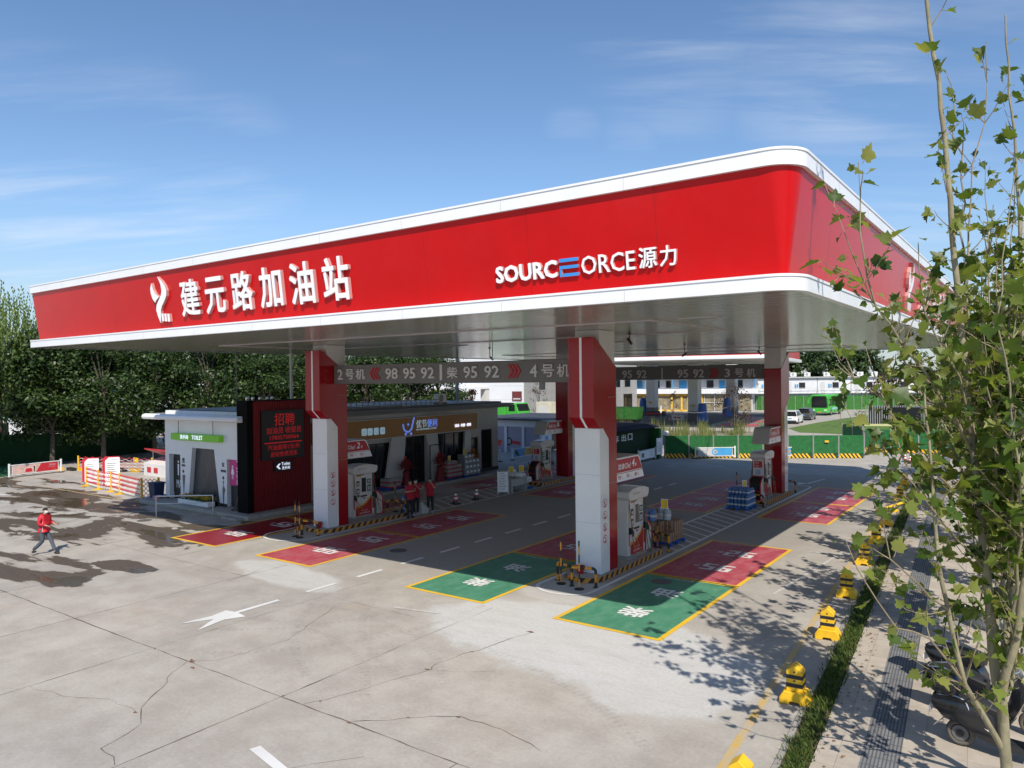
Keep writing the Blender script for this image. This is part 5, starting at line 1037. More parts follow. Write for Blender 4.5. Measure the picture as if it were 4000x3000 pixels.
def person(label,loc,rz,H,legs,arms,top,bottom,shoe,hair=hairm,mask=True,hood=False,headturn=0.,lean=0.,cap=None,longsleeve=False):
    """figure faces +y before rotation; legs: per side (hip->knee->ankle) targets; arms: (elbow, wrist) positions in metres at H=1.70"""
    t=thing('person',label,'person',loc,rz); k=H/1.70; t.scale=(k,k,k)
    hipz=.90; ly=lean
    pel=Vector((0,0,hipz)); wst=Vector((0,ly*.4,1.08)); chs=Vector((0,ly*.8,1.28)); nkb=Vector((0,ly,1.42)); nk=Vector((0,ly+.02,1.49)); hd=Vector((0,ly+.03,1.585)); ht=Vector((0,ly+.03,1.66))
    V=[pel,wst,chs,nkb,nk,hd,ht]; E=[(0,1),(1,2),(2,3),(3,4),(4,5),(5,6)]; Rr=[.13,.115,.135,.075,.052,.083,.06]
    JV=[Vector((0,ly*.1,.83)),pel+Vector((0,0,.08)),wst,chs,nkb-Vector((0,0,.02))]; JE=[(0,1),(1,2),(2,3),(3,4)]; JR=[(.19,.15),(.178,.14),(.168,.135),(.19,.145),(.105,.09)]
    TV=[]; TE=[]; TR=[]; TRo=[]
    for si,s in enumerate((-1,1)):
        kn,an=legs[si]; hp=Vector((s*.09,0,hipz-.04)); kn=Vector((s*.1+kn[0],kn[1],kn[2])); an=Vector((s*.1+an[0],an[1],an[2]))
        n=len(V); V+=[hp,hp.lerp(kn,.5),kn,kn.lerp(an,.4),an]; E+=[(0,n),(n,n+1),(n+1,n+2),(n+2,n+3),(n+3,n+4)]; Rr+=[.085,.075,.055,.052,.036]
        n=len(TV); TRo.append(n); TV+=[Vector((s*.075,ly*.1,.97)),hp,hp.lerp(kn,.5),kn,kn.lerp(an,.5),an+Vector((0,0,.015))]; TE+=[(n,n+1),(n+1,n+2),(n+2,n+3),(n+3,n+4),(n+4,n+5)]; TR+=[(.09,.115),(.098,.115),.09,.074,.07,.062]
        fy=(an-kn); tilt=max(-.5,min(.5,-fy.y*.9))
        ft=Vector((an.x+s*.02,an.y+.16*math.cos(tilt),max(.035,an.z-.06-.0+.16*math.sin(tilt)*.6))); hl=Vector((an.x,an.y-.05,max(.04,an.z-.06)))
        skinmesh('shoe',[hl,Vector((an.x,an.y+.03,max(.045,an.z-.045))),ft],[(0,1),(1,2)],[(.045,.04),(.05,.05),(.045,.032)],shoe,t,1)
        sh=Vector((s*.19,ly*.9,1.40)); el,wr=arms[si]; el=Vector(el); wr=Vector(wr)
        n=len(V); V+=[sh,sh.lerp(el,.5),el,el.lerp(wr,.5),wr]; E+=[(2,n),(n,n+1),(n+1,n+2),(n+2,n+3),(n+3,n+4)]; Rr+=[.058,.047,.040,.036,.027]
        # hand: palm, four bent fingers of unequal length, thumb off the palm's side
        d=(wr-el).normalized(); sd=d.cross(Vector((0,0,1))); sd=sd.normalized() if sd.length>.1 else Vector((1,0,0)); nn=sd.cross(d)
        pm=wr+d*.055; n2=len(V); V.append(pm); E.append((n+4,n2)); Rr.append((.036,.02))
        for fi,(off,ln) in enumerate(((-.03,.062),(-.01,.072),(.011,.068),(.03,.052))):
            a=pm+d*.035+sd*off; b=a+d*ln*.55-nn*.012; c=b+d*ln*.3-nn*.03; m_=len(V); V+=[a,b,c]; E+=[(n2,m_),(m_,m_+1),(m_+1,m_+2)]; Rr+=[.0095,.0088,.0075]
        a=pm-d*.02+sd*(-.038*s); b=a+d*.03+sd*(-.028*s)-nn*.01; m_=len(V); V+=[a,b,b+d*.022-nn*.008]; E+=[(n2,m_),(m_,m_+1),(m_+1,m_+2)]; Rr+=[.011,.010,.008]
        n=len(JV); f_=1.0 if longsleeve else .45
        if longsleeve: JV+=[sh,sh.lerp(el,.5),el,el.lerp(wr,.5),wr-d*.02]; JR+=[.088,.075,.068,.06,.048]; JE+=[(3,n),(n,n+1),(n+1,n+2),(n+2,n+3),(n+3,n+4)]
        else: JV+=[sh,sh.lerp(el,.45),sh.lerp(el,.8)]; JR+=[.082,.074,.068]; JE+=[(3,n),(n,n+1),(n+1,n+2)]
    skinmesh('body',V,E,Rr,skin,t,1)
    skinmesh('jacket' if longsleeve else 'polo_shirt',JV,JE,JR,top,t,1,1); skinmesh('trousers',TV,TE,TR,bottom,t,1,TRo)
    M=Matrix.Rotation(headturn,3,'Z'); H_=lambda x,y,z: hd+M@Vector((x,y,z))
    q=MB()
    rings=[]
    for a,rx_,ry_,fr in ((.0,.080,.090,.0),(.03,.083,.092,.02),(.062,.076,.084,.03),(.088,.054,.06,.02),(.10,.02,.022,.0)):
        rings.append([H_(rx_*math.cos(w_),(-.008 if fr else -.02)+ry_*math.sin(w_)*(1 if math.sin(w_)<0 else .93),a+(.03 if math.sin(w_)>.4 and a<.04 else 0)) for w_ in [2*math.pi*i/14 for i in range(14)]])
    q.loft(rings,0,False,True); q.build('hair',cap or hair,t,smooth=True,fix=False)
    q=MB()
    for sx in (-1,1): q.ball(H_(sx*.030,.080,.012),.0095,1,.6,.7,6)
    q.build('eyes',black,t); q=MB()
    for sx in (-1,1): q.ball(H_(sx*.083,-.005,-.005),.024,.4,.8,1.2,6)
    q.ball(H_(0,.088,-.012),.013,.9,1.2,1.4,6); q.build('ears_and_nose',skin,t,smooth=True)
    if mask: q=MB(); q.loft([[H_(.072*math.cos(w_)*sw,.012+.078*math.sin(w_)*fw__,z) for w_ in [math.pi*(.02+.96*i/8) for i in range(9)]] for z,sw,fw__ in ((-.005,.98,.95),(-.035,1,1.12),(-.075,.8,.95))],0,closed=False); q.build('face_mask',clothw,t,smooth=True,fix=False)
    else: q=MB(); q.ball(H_(0,.078,-.045),.02,1,.4,.3,8); q.build('mouth',mk('lips',(.3,.12,.1),.6) if 'lips' not in MATS else MATS['lips'],t)
    if hood:
        q=MB(); q.lathe([(.05,0),(.115,.02),(.12,.05),(.085,.075),(.07,.07)],(0,ly-.07,1.38),12); q.build('hood',top,t,smooth=True)
        q=MB(); q.add([(-.09,ly*.8-.158,1.30),(.09,ly*.8-.158,1.30),(.08,ly*.8-.150,1.37),(-.08,ly*.8-.150,1.37)],[(0,1,2,3)]); q.build('back_print',clothw,t,fix=False)
        q=MB(); q.tube([(-.17,ly*.7+.05,.86),(-.17,ly*.8+.06,1.28)],.008,4); q.tube([(.17,ly*.7+.05,.86),(.17,ly*.8+.06,1.28)],.008,4); q.build('white_piping',clothw,t)
    return t
wd=math.atan2(-.8,.6)  # walks to the right of the picture
person('man in a red hooded jacket and grey trousers, masked, striding across the empty yard','' or (-29.75,12.05,0),R(-62),1.72,(((0,.19,.53),(0,.36,.115)),((0,.02,.50),(0,-.36,.16))),(((-.27,.02,1.14),(-.20,.24,1.10)),((.27,.0,1.14),(.17,.22,1.08))),jacket,jeans,shoe_d,hood=True,longsleeve=True,lean=.05)
person('attendant in red polo and dark shoes, arms at the chest, leftmost of three','' or (-23.42,24.55,0),R(-100),1.74,(((0,.02,.49),(0,0,.10)),((0,.0,.49),(0,-.03,.10))),(((-.24,.06,1.16),(-.10,.26,1.28)),((.25,.05,1.16),(.06,.28,1.22))),polo,trous,shoe_d,mask=False,lean=.03)
person('attendant in red polo and black trousers holding a phone to the face, middle of three','' or (-23.72,25.28,0),R(-150),1.68,(((0,.05,.49),(.03,.02,.10)),((0,.0,.49),(-.06,.10,.10))),(((-.25,.05,1.16),(-.06,.24,1.40)),((.25,.04,1.16),(.12,.26,1.30))),polo,trous,shoe_w,mask=True,lean=.0)
person('attendant in red polo standing apart at right with a hand raised to the white mask','' or (-23.5,26.02,0),R(-150),1.66,(((0,.02,.49),(0,0,.10)),((0,.01,.49),(.03,0,.10))),(((-.27,.06,1.16),(-.05,.17,1.50)),((.25,.0,1.15),(.27,.06,.90))),polo,trous,shoe_w,mask=True,cap=hairm)
# ================================================================== LEFT YARD: AD BARRIERS, EXPANDING BARRIERS, SANDBOX, NOTICE BOARDS
adsky=mk('ad_sky',(.30,.52,.66),.4,var=.1); adpink=mk('ad_haze',(.62,.42,.36),.4,var=.25,vs=3); adred=mk('ad_red',(.5,.02,.035),.4,var=.04); adyel=mk('ad_yellow',(.62,.38,.05),.4); adblue=mk('ad_blue',(.06,.30,.58),.4)
def ad(label,a,b,kind,h=.95):
    a=Vector((*a,0)); b=Vector((*b,0)); L_=(b-a).length; d=(b-a).normalized(); t=thing('advert_barrier',label,'advert barrier',a,math.atan2(d.y,d.x),'advert barriers on posts')
    for x in (0,L_):
        q=MB(); q.box(x-.05,-.05,.03,x+.05,.05,h); q.build('post',wpaint,t,bevel=.01); q=MB(); q.lathe([(.2,0),(.2,.03),(.08,.07)],(x,0,0),10); q.build('foot',rubber,t)
    q=MB(); q.box(.05,-.025,.17,L_-.05,.025,.215); q.box(.05,-.025,h-.14,L_-.05,.025,h-.09); q.box(.17,-.02,.215,.2,.02,h-.14); q.box(L_-.2,-.02,.215,L_-.17,.02,h-.14); q.build('rail_frame',wpaint,t)
    q=MB(); z0,z1=.23,h-.155; x0,x1=.22,L_-.22; W=x1-x0
    q.box(x0,-.012,z0,x1,.012,z1,0)
    for y in (-.0135,):
        P=lambda u,v,o=0: (x0+W*u,y-o,z0+(z1-z0)*v)
        if kind=='car':
            q.poly([P(.5,0),P(1,0),P(1,1),P(.62,1)],1); q.poly([P(.27,.1),P(.42,.1),P(.42,.38),P(.39,.55),P(.30,.55),P(.27,.38)],1); q.poly([P(.455,.1,.001),P(.475,.1,.001),P(.48,.75,.001),P(.45,.75,.001)],2)
            text(q,'建元路站',P(.80,.62,.001),XP,ZP,.12,w=W*.14,ext=.001,m=3); text(q,'爱车养护服务',P(.78,.42,.001),XP,ZP,.05,w=W*.17,ext=.001,m=3); text(q,'欢迎光临',P(.86,.12,.001),XP,ZP,.05,w=W*.1,ext=.001,m=4)
        elif kind=='blue':
            q.poly([P(.48,0),P(1,0),P(1,1),P(.48,1)],1); q.poly([(P(.5,.5)[0]+.26*math.cos(i*.4),y-.001,P(0,.5)[2]+.26*math.sin(i*.4)) for i in range(16)],0); q.ring((P(.5,.5)[0],y-.002,P(0,.5)[2]),XP,ZP,.17,.26,20,1); text(q,'加油优惠',P(.03,.55,.001),XP,ZP,.1,w=W*.2,ext=.001,m=2); text(q,'扫码会员',P(.03,.15,.001),XP,ZP,.08,w=W*.14,ext=.001,m=2); text(q,'惠',P(.465,.28,.003),XP,ZP,.22,ext=.001,m=1)
        elif kind=='yb':
            q.poly([P(.5,0),P(1,0),P(1,1),P(.58,1)],1); q.poly([P(.03,.6,.001),P(.2,.05,.001),P(.28,.1,.001),P(.14,.95,.001)],2); text(q,'洗车优惠',P(.68,.5,.001),XP,ZP,.17,w=W*.22,ext=.001,m=3,bold=.03); text(q,'10元起',P(.74,.12,.001),XP,ZP,.16,w=W*.2,ext=.001,m=3,bold=.03)
        elif kind=='grey':
            q.poly([P(.12,.2),P(.3,.2),P(.3,.75),P(.12,.75)],1); text(q,'咖啡外带',P(.7,.6,.001),XP,ZP,.1,w=W*.2,ext=.001,m=2); text(q,'便利服务',P(.72,.25,.001),XP,ZP,.07,w=W*.16,ext=.001,m=2)
        else:
            q.poly([P(0,0),P(.8,0),P(1,.7),P(1,1),P(0,1)],1); q.poly([P(.3,.2,.001),P(.6,.25,.001),P(.85,.75,.001),P(.6,.62,.001),P(.4,.5,.001)],2)
    q.build('advert_panel',{'car':[adpink,adred,black,letterw,adyel],'blue':[lightgrey,adblue,adsky],'yb':[adblue,adyel,black,adred],'grey':[letterw,carton,grey],'hand':[letterw,adblue,skin]}[kind],t,fix=False)
    return t
ad('red and pale advert barrier with a small car, before the dark hedge on the left',(-55.9,20.6),(-56.4,24.0),'car'); 
ad('pale blue advert barrier in front of the striped green fence, left of pump 3',(-21.88,54.2),(-19.45,55.95),'blue'); ad('blue advert barrier partly hidden behind the rear right column',(-17.2,56.9),(-15.27,58.5),'hand'); ad('white advert barrier by the dark green exit hut',(-24.25,49.3),(-24.35,52.4),'grey'); ad('blue and yellow advert barrier before the white car wash hut',(-33.38,46.29),(-33.4,49.41),'yb'); ad('white advert barrier between the store corner and the car wash hut',(-35.6,44.2),(-33.55,45.0),'grey')
scw=mk('barrier_white',(.72,.70,.68),.5); scr=mk('barrier_red',(.55,.03,.04),.5)
def expander(label,pts,h=1.1,plates=False,spread=.16,z0=.12):
    t=thing('expanding_barrier',label,'barrier',(*pts[0],0)); o=Vector((*pts[0],0))
    for i,p in enumerate(pts):
        q=MB(); c=Vector((*p,0))-o; q.box(c.x-.045,c.y-.045,0,c.x+.045,c.y+.045,h+.06); q.build('post',yellow,t,bevel=.01); q=MB(); q.box(c.x-.08,c.y-.3,0,c.x+.08,c.y+.3,.06); q.box(c.x-.22,c.y-.06,0.001,c.x+.22,c.y+.06,.05); q.build('foot',yellow,t)
    for a,b in zip(pts[:-1],pts[1:]):
        a=Vector((*a,0))-o;b=Vector((*b,0))-o; d=(b-a); L_=d.length; n=max(3,int(L_/spread)); q=MB()
        hh=(h-z0)/4; 
        for i in range(n):
            for j in range(4):
                p0=a+d*(i/n); p1=a+d*((i+1)/n); m=j%2
                for u,v in ((p0,p1),(p1,p0)): q.tube([u+Vector((0,0,z0+j*hh)),u.lerp(v,.5)+Vector((0,0,z0+(j+.5)*hh))],.015,4,0); q.tube([u.lerp(v,.5)+Vector((0,0,z0+(j+.5)*hh)),v+Vector((0,0,z0+(j+1)*hh))],.015,4,1)
        q.build('lattice',[scw,scr],t,fix=False)
    if plates:
        for p in plates: q=MB(); c=Vector((*p,0))-o; q.box(c.x-.28,c.y-.03,h-.28,c.x+.28,c.y+.03,h+.02); q.build('plate',yellow,t)
expander('red and white lattice barrier with yellow posts in front of the notice boards',[(-47.4,21.6),(-45.2,21.25),(-43.65,21.25),(-42.3,21.05),(-39.0,20.55),(-38.5,21.2)],1.12,spread=.19)
expander('thin lattice barrier with yellow plates beside the white sandbox',[(-56.5,25.2),(-50.2,27.2)],1.0,spread=.62,plates=[(-54,26.05),(-51.6,26.8)])
def noticeboard(label,x,y,rz,h):
    t=thing('notice_board',label,'notice board',(x,y,0),rz); q=MB(); q.prism([(0,.1),(.8,.1),(.8,h),(.2,h),(0,h-.2)],'y',-.03,.03); q.build('panel',letterw,t); q=MB(); q.prism([(-.14,.1),(0,.1),(0,h-.2),(.2,h),(.8,h),(.8,h+.05),(-.0,h+.05),(-.14,h-.1)],'y',-.04,.04); q.build('red_side',adred,t)
    q=MB(); text(q,'安全管理制度',(.25,-.031,h-.2),XP,ZP,.09,w=.45,ext=.002,m=1)
    for i in range(9): q.box(.12,-.033,h-.38-i*.12,.16+.5*random.uniform(.6,1),-.031,h-.34-i*.12,1)
    q.build('print',[adred,grey],t,fix=False)
    q=MB(); q.box(0,-.15,0,.1,.15,.1); q.box(.85,-.15,0,.95,.15,.1); q.build('feet',grey,t)
noticeboard('white notice board with red side, left one behind the lattice barrier',-48.7,22.1,R(48),1.55); noticeboard('white notice board with red side, taller right one behind the lattice barrier',-45.7,21.9,R(48),1.8)
sx=thing('sand_box','white fire sand box with its red lid propped open beside the toilet block','sand box',(-47.9,27.2,0),R(-2)); q=MB(); q.prism([(-1.0,0),(1.0,0),(1.0,.8),(.3,1.15),(-1.0,.85)],'x',-1.6,1.6); q.build('box',mk('box_white',(.66,.64,.62),.5,var=.06),sx,bevel=.02)
q=MB(); q.prism([(1.0,1.0),(-.9,1.75),(-.9,1.83),(1.05,1.08)],'x',-1.7,1.7); q.build('lid',adred,sx); q=MB(); q.box(-1.1,-1.02,.25,-.6,-1.0,.6); q.box(-.2,-1.02,.25,.3,-1.0,.6); q.build('red_panel',adred,sx); q=MB(); q.cyl((-1.3,-.5,.9),(-1.3,-.5,1.6),.03); q.build('prop',steel,sx)
yb=thing('parking_block','black and yellow striped kerb blocks along the hedge behind the lattice barrier','kerb block',(-58,25.5,0)); q=MB()
for i in range(14): q.box(-58.2+i*.95,24.3+i*.42,0,-57.3+i*.95,24.6+i*.42,.22,i%2)
q.build('blocks',[yellow,blackp],yb,world=True,fix=False)
q=MB(); q.prism([(-62,18.5),(-57,20.4),(-58.5,24.0),(-66,27)],'z',0,.10); struct(q.build('hedge_bed',mk('bed_green',(.03,.14,.06),.8,var=.2)))
# vehicle at the frame edge: white number panel
nb=thing('white_sign_panel','white panel with dark digits at the extreme left edge','sign',(-57.6,18.6,0)); MB().box(-.06,-.06,0,.06,.06,1.4).build('post',wpaint,nb); MB().box(-.05,-.5,1.0,.05,.5,1.75).build('panel',letterw,nb,bevel=.02); q=MB(); text(q,'0',(.055,.05,1.15),YP,ZP,.42,ext=.004,bold=.03); q.build('lettering',mk('navy',(.02,.04,.2),.5),nb,fix=False)
# ================================================================== TREES BEHIND
leaf_dark=mkleaf('leaf_dark',[(.008,.019,.006),(.018,.040,.010),(.031,.062,.015),(.055,.098,.022),(.095,.14,.042)],.25,.42)
leaf_far=mkleaf('leaf_far',[(.015,.035,.012),(.03,.06,.018),(.05,.09,.025),(.07,.11,.035)],.2)
leaf_willow=mkleaf('leaf_willow',[(.09,.14,.03),(.14,.20,.045),(.19,.25,.07)],.35)
leaf_plum=mkleaf('leaf_plum',[(.045,.022,.025),(.08,.035,.035),(.06,.05,.025),(.10,.06,.05)],.3)
leaf_yg=mkleaf('leaf_yellowgreen',[(.07,.11,.02),(.12,.17,.03),(.16,.2,.04)],.3)
def leafcloud(blobs,n,size,flat=.35,seed=1,asp=.5):
    g=np.random.default_rng(seed); B=np.array(blobs,float); wgt=(B[:,3]*B[:,4]*B[:,5])**.67; idx=g.choice(len(B),n,p=wgt/wgt.sum())
    d=g.normal(size=(n,3)); d/=np.linalg.norm(d,axis=1)[:,None]; rr=g.random(n)**.28*(1+.22*g.normal(size=n)); 
    c=B[idx,:3]+d*B[idx,3:6]*rr[:,None]
    nrm=d*.7+np.array([0,0,flat])+g.normal(size=(n,3))*.45; nrm/=np.linalg.norm(nrm,axis=1)[:,None]
    t=np.cross(nrm,g.normal(size=(n,3))); t/=np.linalg.norm(t,axis=1)[:,None]; b=np.cross(nrm,t); s=size*(.6+.8*g.random(n))[:,None]
    fold=nrm*s*.12
    V=np.stack([c-t*s*.5,c+b*s*asp*.5-fold,c+t*s*.5,c-b*s*asp*.5-fold],1).reshape(-1,3)
    F=np.arange(4*n).reshape(-1,4); return V,F
def rawmesh(name,V,F,mat,parent):
    me=bpy.data.meshes.new(name); n=len(F); me.vertices.add(len(V)); me.vertices.foreach_set('co',np.asarray(V,np.float32).ravel()); k=len(F[0])
    me.loops.add(n*k); me.loops.foreach_set('vertex_index',np.asarray(F,np.int32).ravel()); me.polygons.add(n); me.polygons.foreach_set('loop_start',np.arange(0,n*k,k,dtype=np.int32)); me.update(calc_edges=True); me.validate()
    me.materials.append(mat); o=bpy.data.objects.new(name,me); COL.objects.link(o); o.parent=parent; return o
def bgtree(name,label,cat,loc,h,rad,n,size,mat,seed,base=.28,group=None,nb=26,trunk=.16,bark_=None,narrow=1.0):
    rs=random.Random(seed); t=thing(name,label,cat,loc,0,group); q=MB(); tips=[]
    q.tube([(0,0,-.1),(.06,.03,h*.2),(.1,-.05,h*.45),(.0,.05,h*.8)],[trunk,trunk*.8,trunk*.55,trunk*.15],8)
    bl=[]
    for i in range(nb):
        z=h*(base+(1-base)*rs.random()**.85); u=(z/h-base)/(1-base); R_=rad*narrow*(.35+1.0*math.sin(math.pi*min(1,u*.82+.16)))*(.55+.5*rs.random()); a=rs.random()*6.283
        x,y=R_*math.cos(a)*.72,R_*math.sin(a)*.72; s=rad*(.24+.2*rs.random()); bl.append((x,y,z*.93,s*1.1,s*1.1,s*.72))
        if i%2==0: q.tube([(0.05,0,z*.55),(x*.5,y*.5,z*.78),(x,y,z*.93)],[trunk*.35,trunk*.2,trunk*.06],5)
    q.build('trunk',bark_ or barkd,t,smooth=True,fix=False)
    V,F=leafcloud(bl,n,size,seed=seed); rawmesh('crown',V,F,mat,t); return t
BT=[bgtree('broadleaf_tree','',  'tree',(0,0,0),11.5,3.6,12000,.31,leaf_dark,s,base=.22,nb=44,trunk=.2) for s in (3,5,9)]
spots=[(-61.6,25.6,1.0,'dense dark tree at the far left, its trunk before the dark turf wall'),(-59.9,28.6,.98,'dark tree with a bare lower trunk behind the red and white barrier'),(-60.4,33.0,.98,'dense dark tree behind the sandbox'),(-67.5,34.5,1.02,'tall dark tree in the back row behind the sandbox'),(-60.0,37.6,1.0,'dense tree rising behind the left end of the toilet block'),(-59.0,42.6,.95,'dense tree behind the middle of the toilet roof'),(-66,44,1.05,'dense back-row tree above the toilet roof'),(-57.5,47.5,.95,'dense tree between the screen wall and the front left column'),(-64,51,1.05,'back-row tree behind the screen wall'),(-57,53.5,.92,'sunlit dense tree right of the front left column, beyond the store roof'),(-61.5,58,1.0,'back-row tree beyond the store roof'),(-56,58.5,.9,'sunlit dense tree over the middle of the store roof'),(-56.5,64,.88,'sunlit tree at the right end of the row beyond the store'),(-73,30,1.0,'tall dark tree deep in the left grove'),(-73,39,1.1,'tall dark tree deep in the grove behind the toilets'),(-71,50,1.1,'tall dark tree deep in the grove behind the screen wall'),(-66,28.5,1.0,'back-row tree between the two bare trunks at the left'),(-58.3,17.0,1.0,'added dark tree mostly beyond the left picture edge, placed to shade the turf wall')]  # last spot is an added tree, placed to throw shade on the turf wall
for i,(x,y,s,l) in enumerate(spots):
    b=BT[i%3]
    if i<3: o=b; o.location=(x,y,0); o.rotation_euler=(0,0,i*2.1); o.scale=(s,s,s*.95); o['label']=l; o['group']='broadleaf trees along the left boundary'
    else: dup(b,(x,y,0),random.uniform(0,6.28),l,'broadleaf trees along the left boundary',scale=(s*random.uniform(.95,1.08),s,s*random.uniform(.9,1.0)))
# willow
t=thing('willow_tree','pale yellow-green weeping willow rising above the canopy at the left edge','tree',(-65.5,23.4,0)); t.scale=(.95,.95,.92); MB().tube([(0,0,0),(.2,0,4),(-.2,.2,9),(0,0,13)],[.35,.3,.2,.05],8).build('trunk',barkd,t,smooth=True,fix=False)
V=[];g=np.random.default_rng(4)
for i in range(700):
    a=g.random()*6.283; r=4.6*math.sqrt(g.random()); z0=15.6-(r/4.6)**2*3.6-g.random()*4.5; L_=2+g.random()*5; x,y=r*math.cos(a),r*math.sin(a)
    for k in range(int(L_/.3)):
        c=np.array([x+.25*math.sin(k*.3+i),y+.2*math.cos(k*.25+i),z0-k*.3]); d=np.array([g.normal()*.4,g.normal()*.4,-1]); d/=np.linalg.norm(d); b=np.cross(d,g.normal(size=3)); b/=np.linalg.norm(b); s=.34
        V+= [c-d*s*.5,c+b*.065,c+d*s*.5,c-b*.065]
rawmesh('crown',np.array(V),np.arange(len(V)).reshape(-1,4),leaf_willow,t)
# tall row far behind the second station
FT=[bgtree('poplar_tree','','tree',(0,0,0),13,3.4,5200,.7,leaf_far,s,base=.05,nb=40,trunk=.2,narrow=.85) for s in (21,22)]
fx=[(-96+i*3.7,150+i*1.95) for i in range(27)]
for i,(x,y) in enumerate(fx):
    l='tall dark tree standing in the far row behind the white cabins'; s=random.uniform(1.15,1.35) if i<18 else random.uniform(.6,.75)
    if i<2: o=FT[i]; o.location=(x,y,0); o['label']=l; o['group']='far tree row'; o.scale=(1,1,s)
    else: dup(FT[i%2],(x+random.uniform(-.8,.8),y,0),random.uniform(0,6),l,'far tree row',scale=(1.05,1.05,s))
for i,(x,y,s,l) in enumerate(((-14,172,.95,'far tree behind the bus at the right'),(-7,168,.85,'far tree right of the bus, half hidden by the plane tree leaves'),(0,165,.9,'far tree glimpsed through the plane tree'),(8,160,1.0,'far tree at the right edge behind the plane tree'))): dup(FT[i%2],(x,y,0),i,l,'far trees at the right',scale=s)
# ================================================================== HEDGE WALL, BOUNDARY ON THE LEFT
hw=thing('turf_wall','long dark green artificial turf wall in the shade of the left trees','wall',(-64.2,28,0)); q=MB(); q.add([(-63.2,14,0),(-63.7,22,0),(-64.0,28,0),(-65.8,36,0),(-63.2,14,2.5),(-63.7,22,2.5),(-64.0,28,2.2),(-65.8,36,2.15)],[(0,1,5,4),(1,2,6,5),(2,3,7,6)]); q.add([(-63.4,14,0),(-63.9,22,0),(-64.2,28,0),(-66.0,36,0),(-63.4,14,2.25),(-63.9,22,2.25),(-64.2,28,2.2),(-66.0,36,2.15)],[(0,1,5,4),(1,2,6,5),(2,3,7,6)]); q.build('turf_panel',mk('turf_shaded',(.007,.05,.014),.9,var=.4,vs=4,bump=.6,bs=50),hw,world=True,fix=False)  # turf green darkened so the shade of the trees is in the colour
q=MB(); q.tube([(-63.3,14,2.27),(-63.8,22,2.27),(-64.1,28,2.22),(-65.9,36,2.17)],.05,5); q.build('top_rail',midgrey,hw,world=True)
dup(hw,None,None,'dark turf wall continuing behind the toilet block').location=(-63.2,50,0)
hs=thing('white_house','white building with a blue band glimpsed through the left trees','building',(-92,36,0)); q=MB(); q.box(-4,-16,0,4,14,5.2); q.build('wall',white,hs); q=MB(); q.box(-4.3,-16.3,5.2,4.3,14.3,5.6); q.build('roof',adblue,hs); q=MB(); q.box(4.0,-16,2.6,4.05,14,3.3); q.build('blue_band',adsky,hs)
q=MB(); [q.box(4.0,y,.9,4.06,y+1.4,2.2) for y in range(-14,13,3)]; q.build('windows',darkglass,hs)
# ================================================================== CAR WASH HUT, EXIT HUT, GREEN FENCE
cwh=thing('car_wash_hut','white car wash hut with purple-grey shutters showing a red racing car','hut',(-36,52,0)); w2=mk('hut_white',(.62,.66,.72),.45,var=.05)
q=MB(); q.box(-41,51.0,2.2,-33.7,51.1,2.75); 
for x in (-41,-39.4,-37.55,-35.75,-33.95): q.box(x,50.98,0,x+.25,51.2,2.2)
q.box(-34.0,51.2,0,-33.7,52.4,2.75); q.box(-33.72,52.4,2.2,-33.7,60,2.75); q.box(-41,59.8,0,-33.7,60,2.75); q.build('frame',w2,cwh,world=True)
q=MB(); q.box(-41,51.1,0,-33.9,51.15,2.2); q.build('shutter',mk('shutter_purple',(.26,.27,.36),.4,var=.06),cwh,world=True)
q=MB(); q.poly([(-40.2,51.09,.55),(-38,51.09,.55),(-37.9,51.09,1.0),(-39.4,51.09,1.25),(-40.2,51.09,1.2)]); q.poly([(-36.9,51.09,.75),(-36.0,51.09,.7),(-36.0,51.09,.95),(-36.9,51.09,1.05)]); q.ring((-37.15,51.085,.95),XP,ZP,.2,.34,20,1); q.ring((-37.15,51.084,.95),XP,ZP,.14,.17,16,2); q.build('racing_car_print',[adred,black,letterw],cwh,world=True,fix=False)
q=MB()
for i in range(48): q.box(-41.4+i*.165,50.6,2.83,-41.4+i*.165+.1,60.4,2.90)
q.box(-41.5,50.55,2.76,-33.3,60.4,2.83); q.build('roof',mk('hut_roof',(.05,.055,.07),.5),cwh,world=True)
q=MB(); [q.box(-33.7,51.45,z,-33.685,51.85,z+.4) for z in (1.75,1.1,.5)]; q.build('blue_notice',adblue,cwh,world=True); q=MB(); q.disc((-33.68,51.65,.3),YP,ZP,.13,14); q.build('round_sign',adred,cwh,world=True,fix=False)
q=MB(); q.box(-36,52.5,0,-35.9,59.8,2.2); q.build('dark_interior',black,cwh,world=True)
eh=thing('exit_hut','dark green exit hut with white lettering and a dark sloped roof behind the nearest column','hut',(-25.8,50,0)); q=MB(); q.box(-27.5,44,0,-25.0,53.4,2.35); q.build('wall',turfd,eh,world=True); q=MB(); q.box(-25.0,53.0,0,-24.3,53.4,2.3); q.build('end_panel',turf,eh,world=True)
q=MB(); q.prism([(-28,2.35),(-24.6,2.35),(-24.6,2.42),(-25.4,2.66),(-28,2.66)],'y',43.6,53.7); 
for i in range(60): q.box(-25.6,43.7+i*.166,2.62,-24.66,43.8+i*.166,2.66) if False else None
q.build('roof',mk('tile_navy',(.02,.022,.03),.9,var=.15,spec=.1),eh,world=True)
q=MB(); xx=-24.99
for c,y in (('洗',46.0),('车',47.0),('出',48.1),('口',49.1)): text(q,c,(xx,y,1.62),YP,ZP,.5,w=.7,ext=.03,bold=.01)
q.build('lettering',letterw,eh,world=True,fix=False)
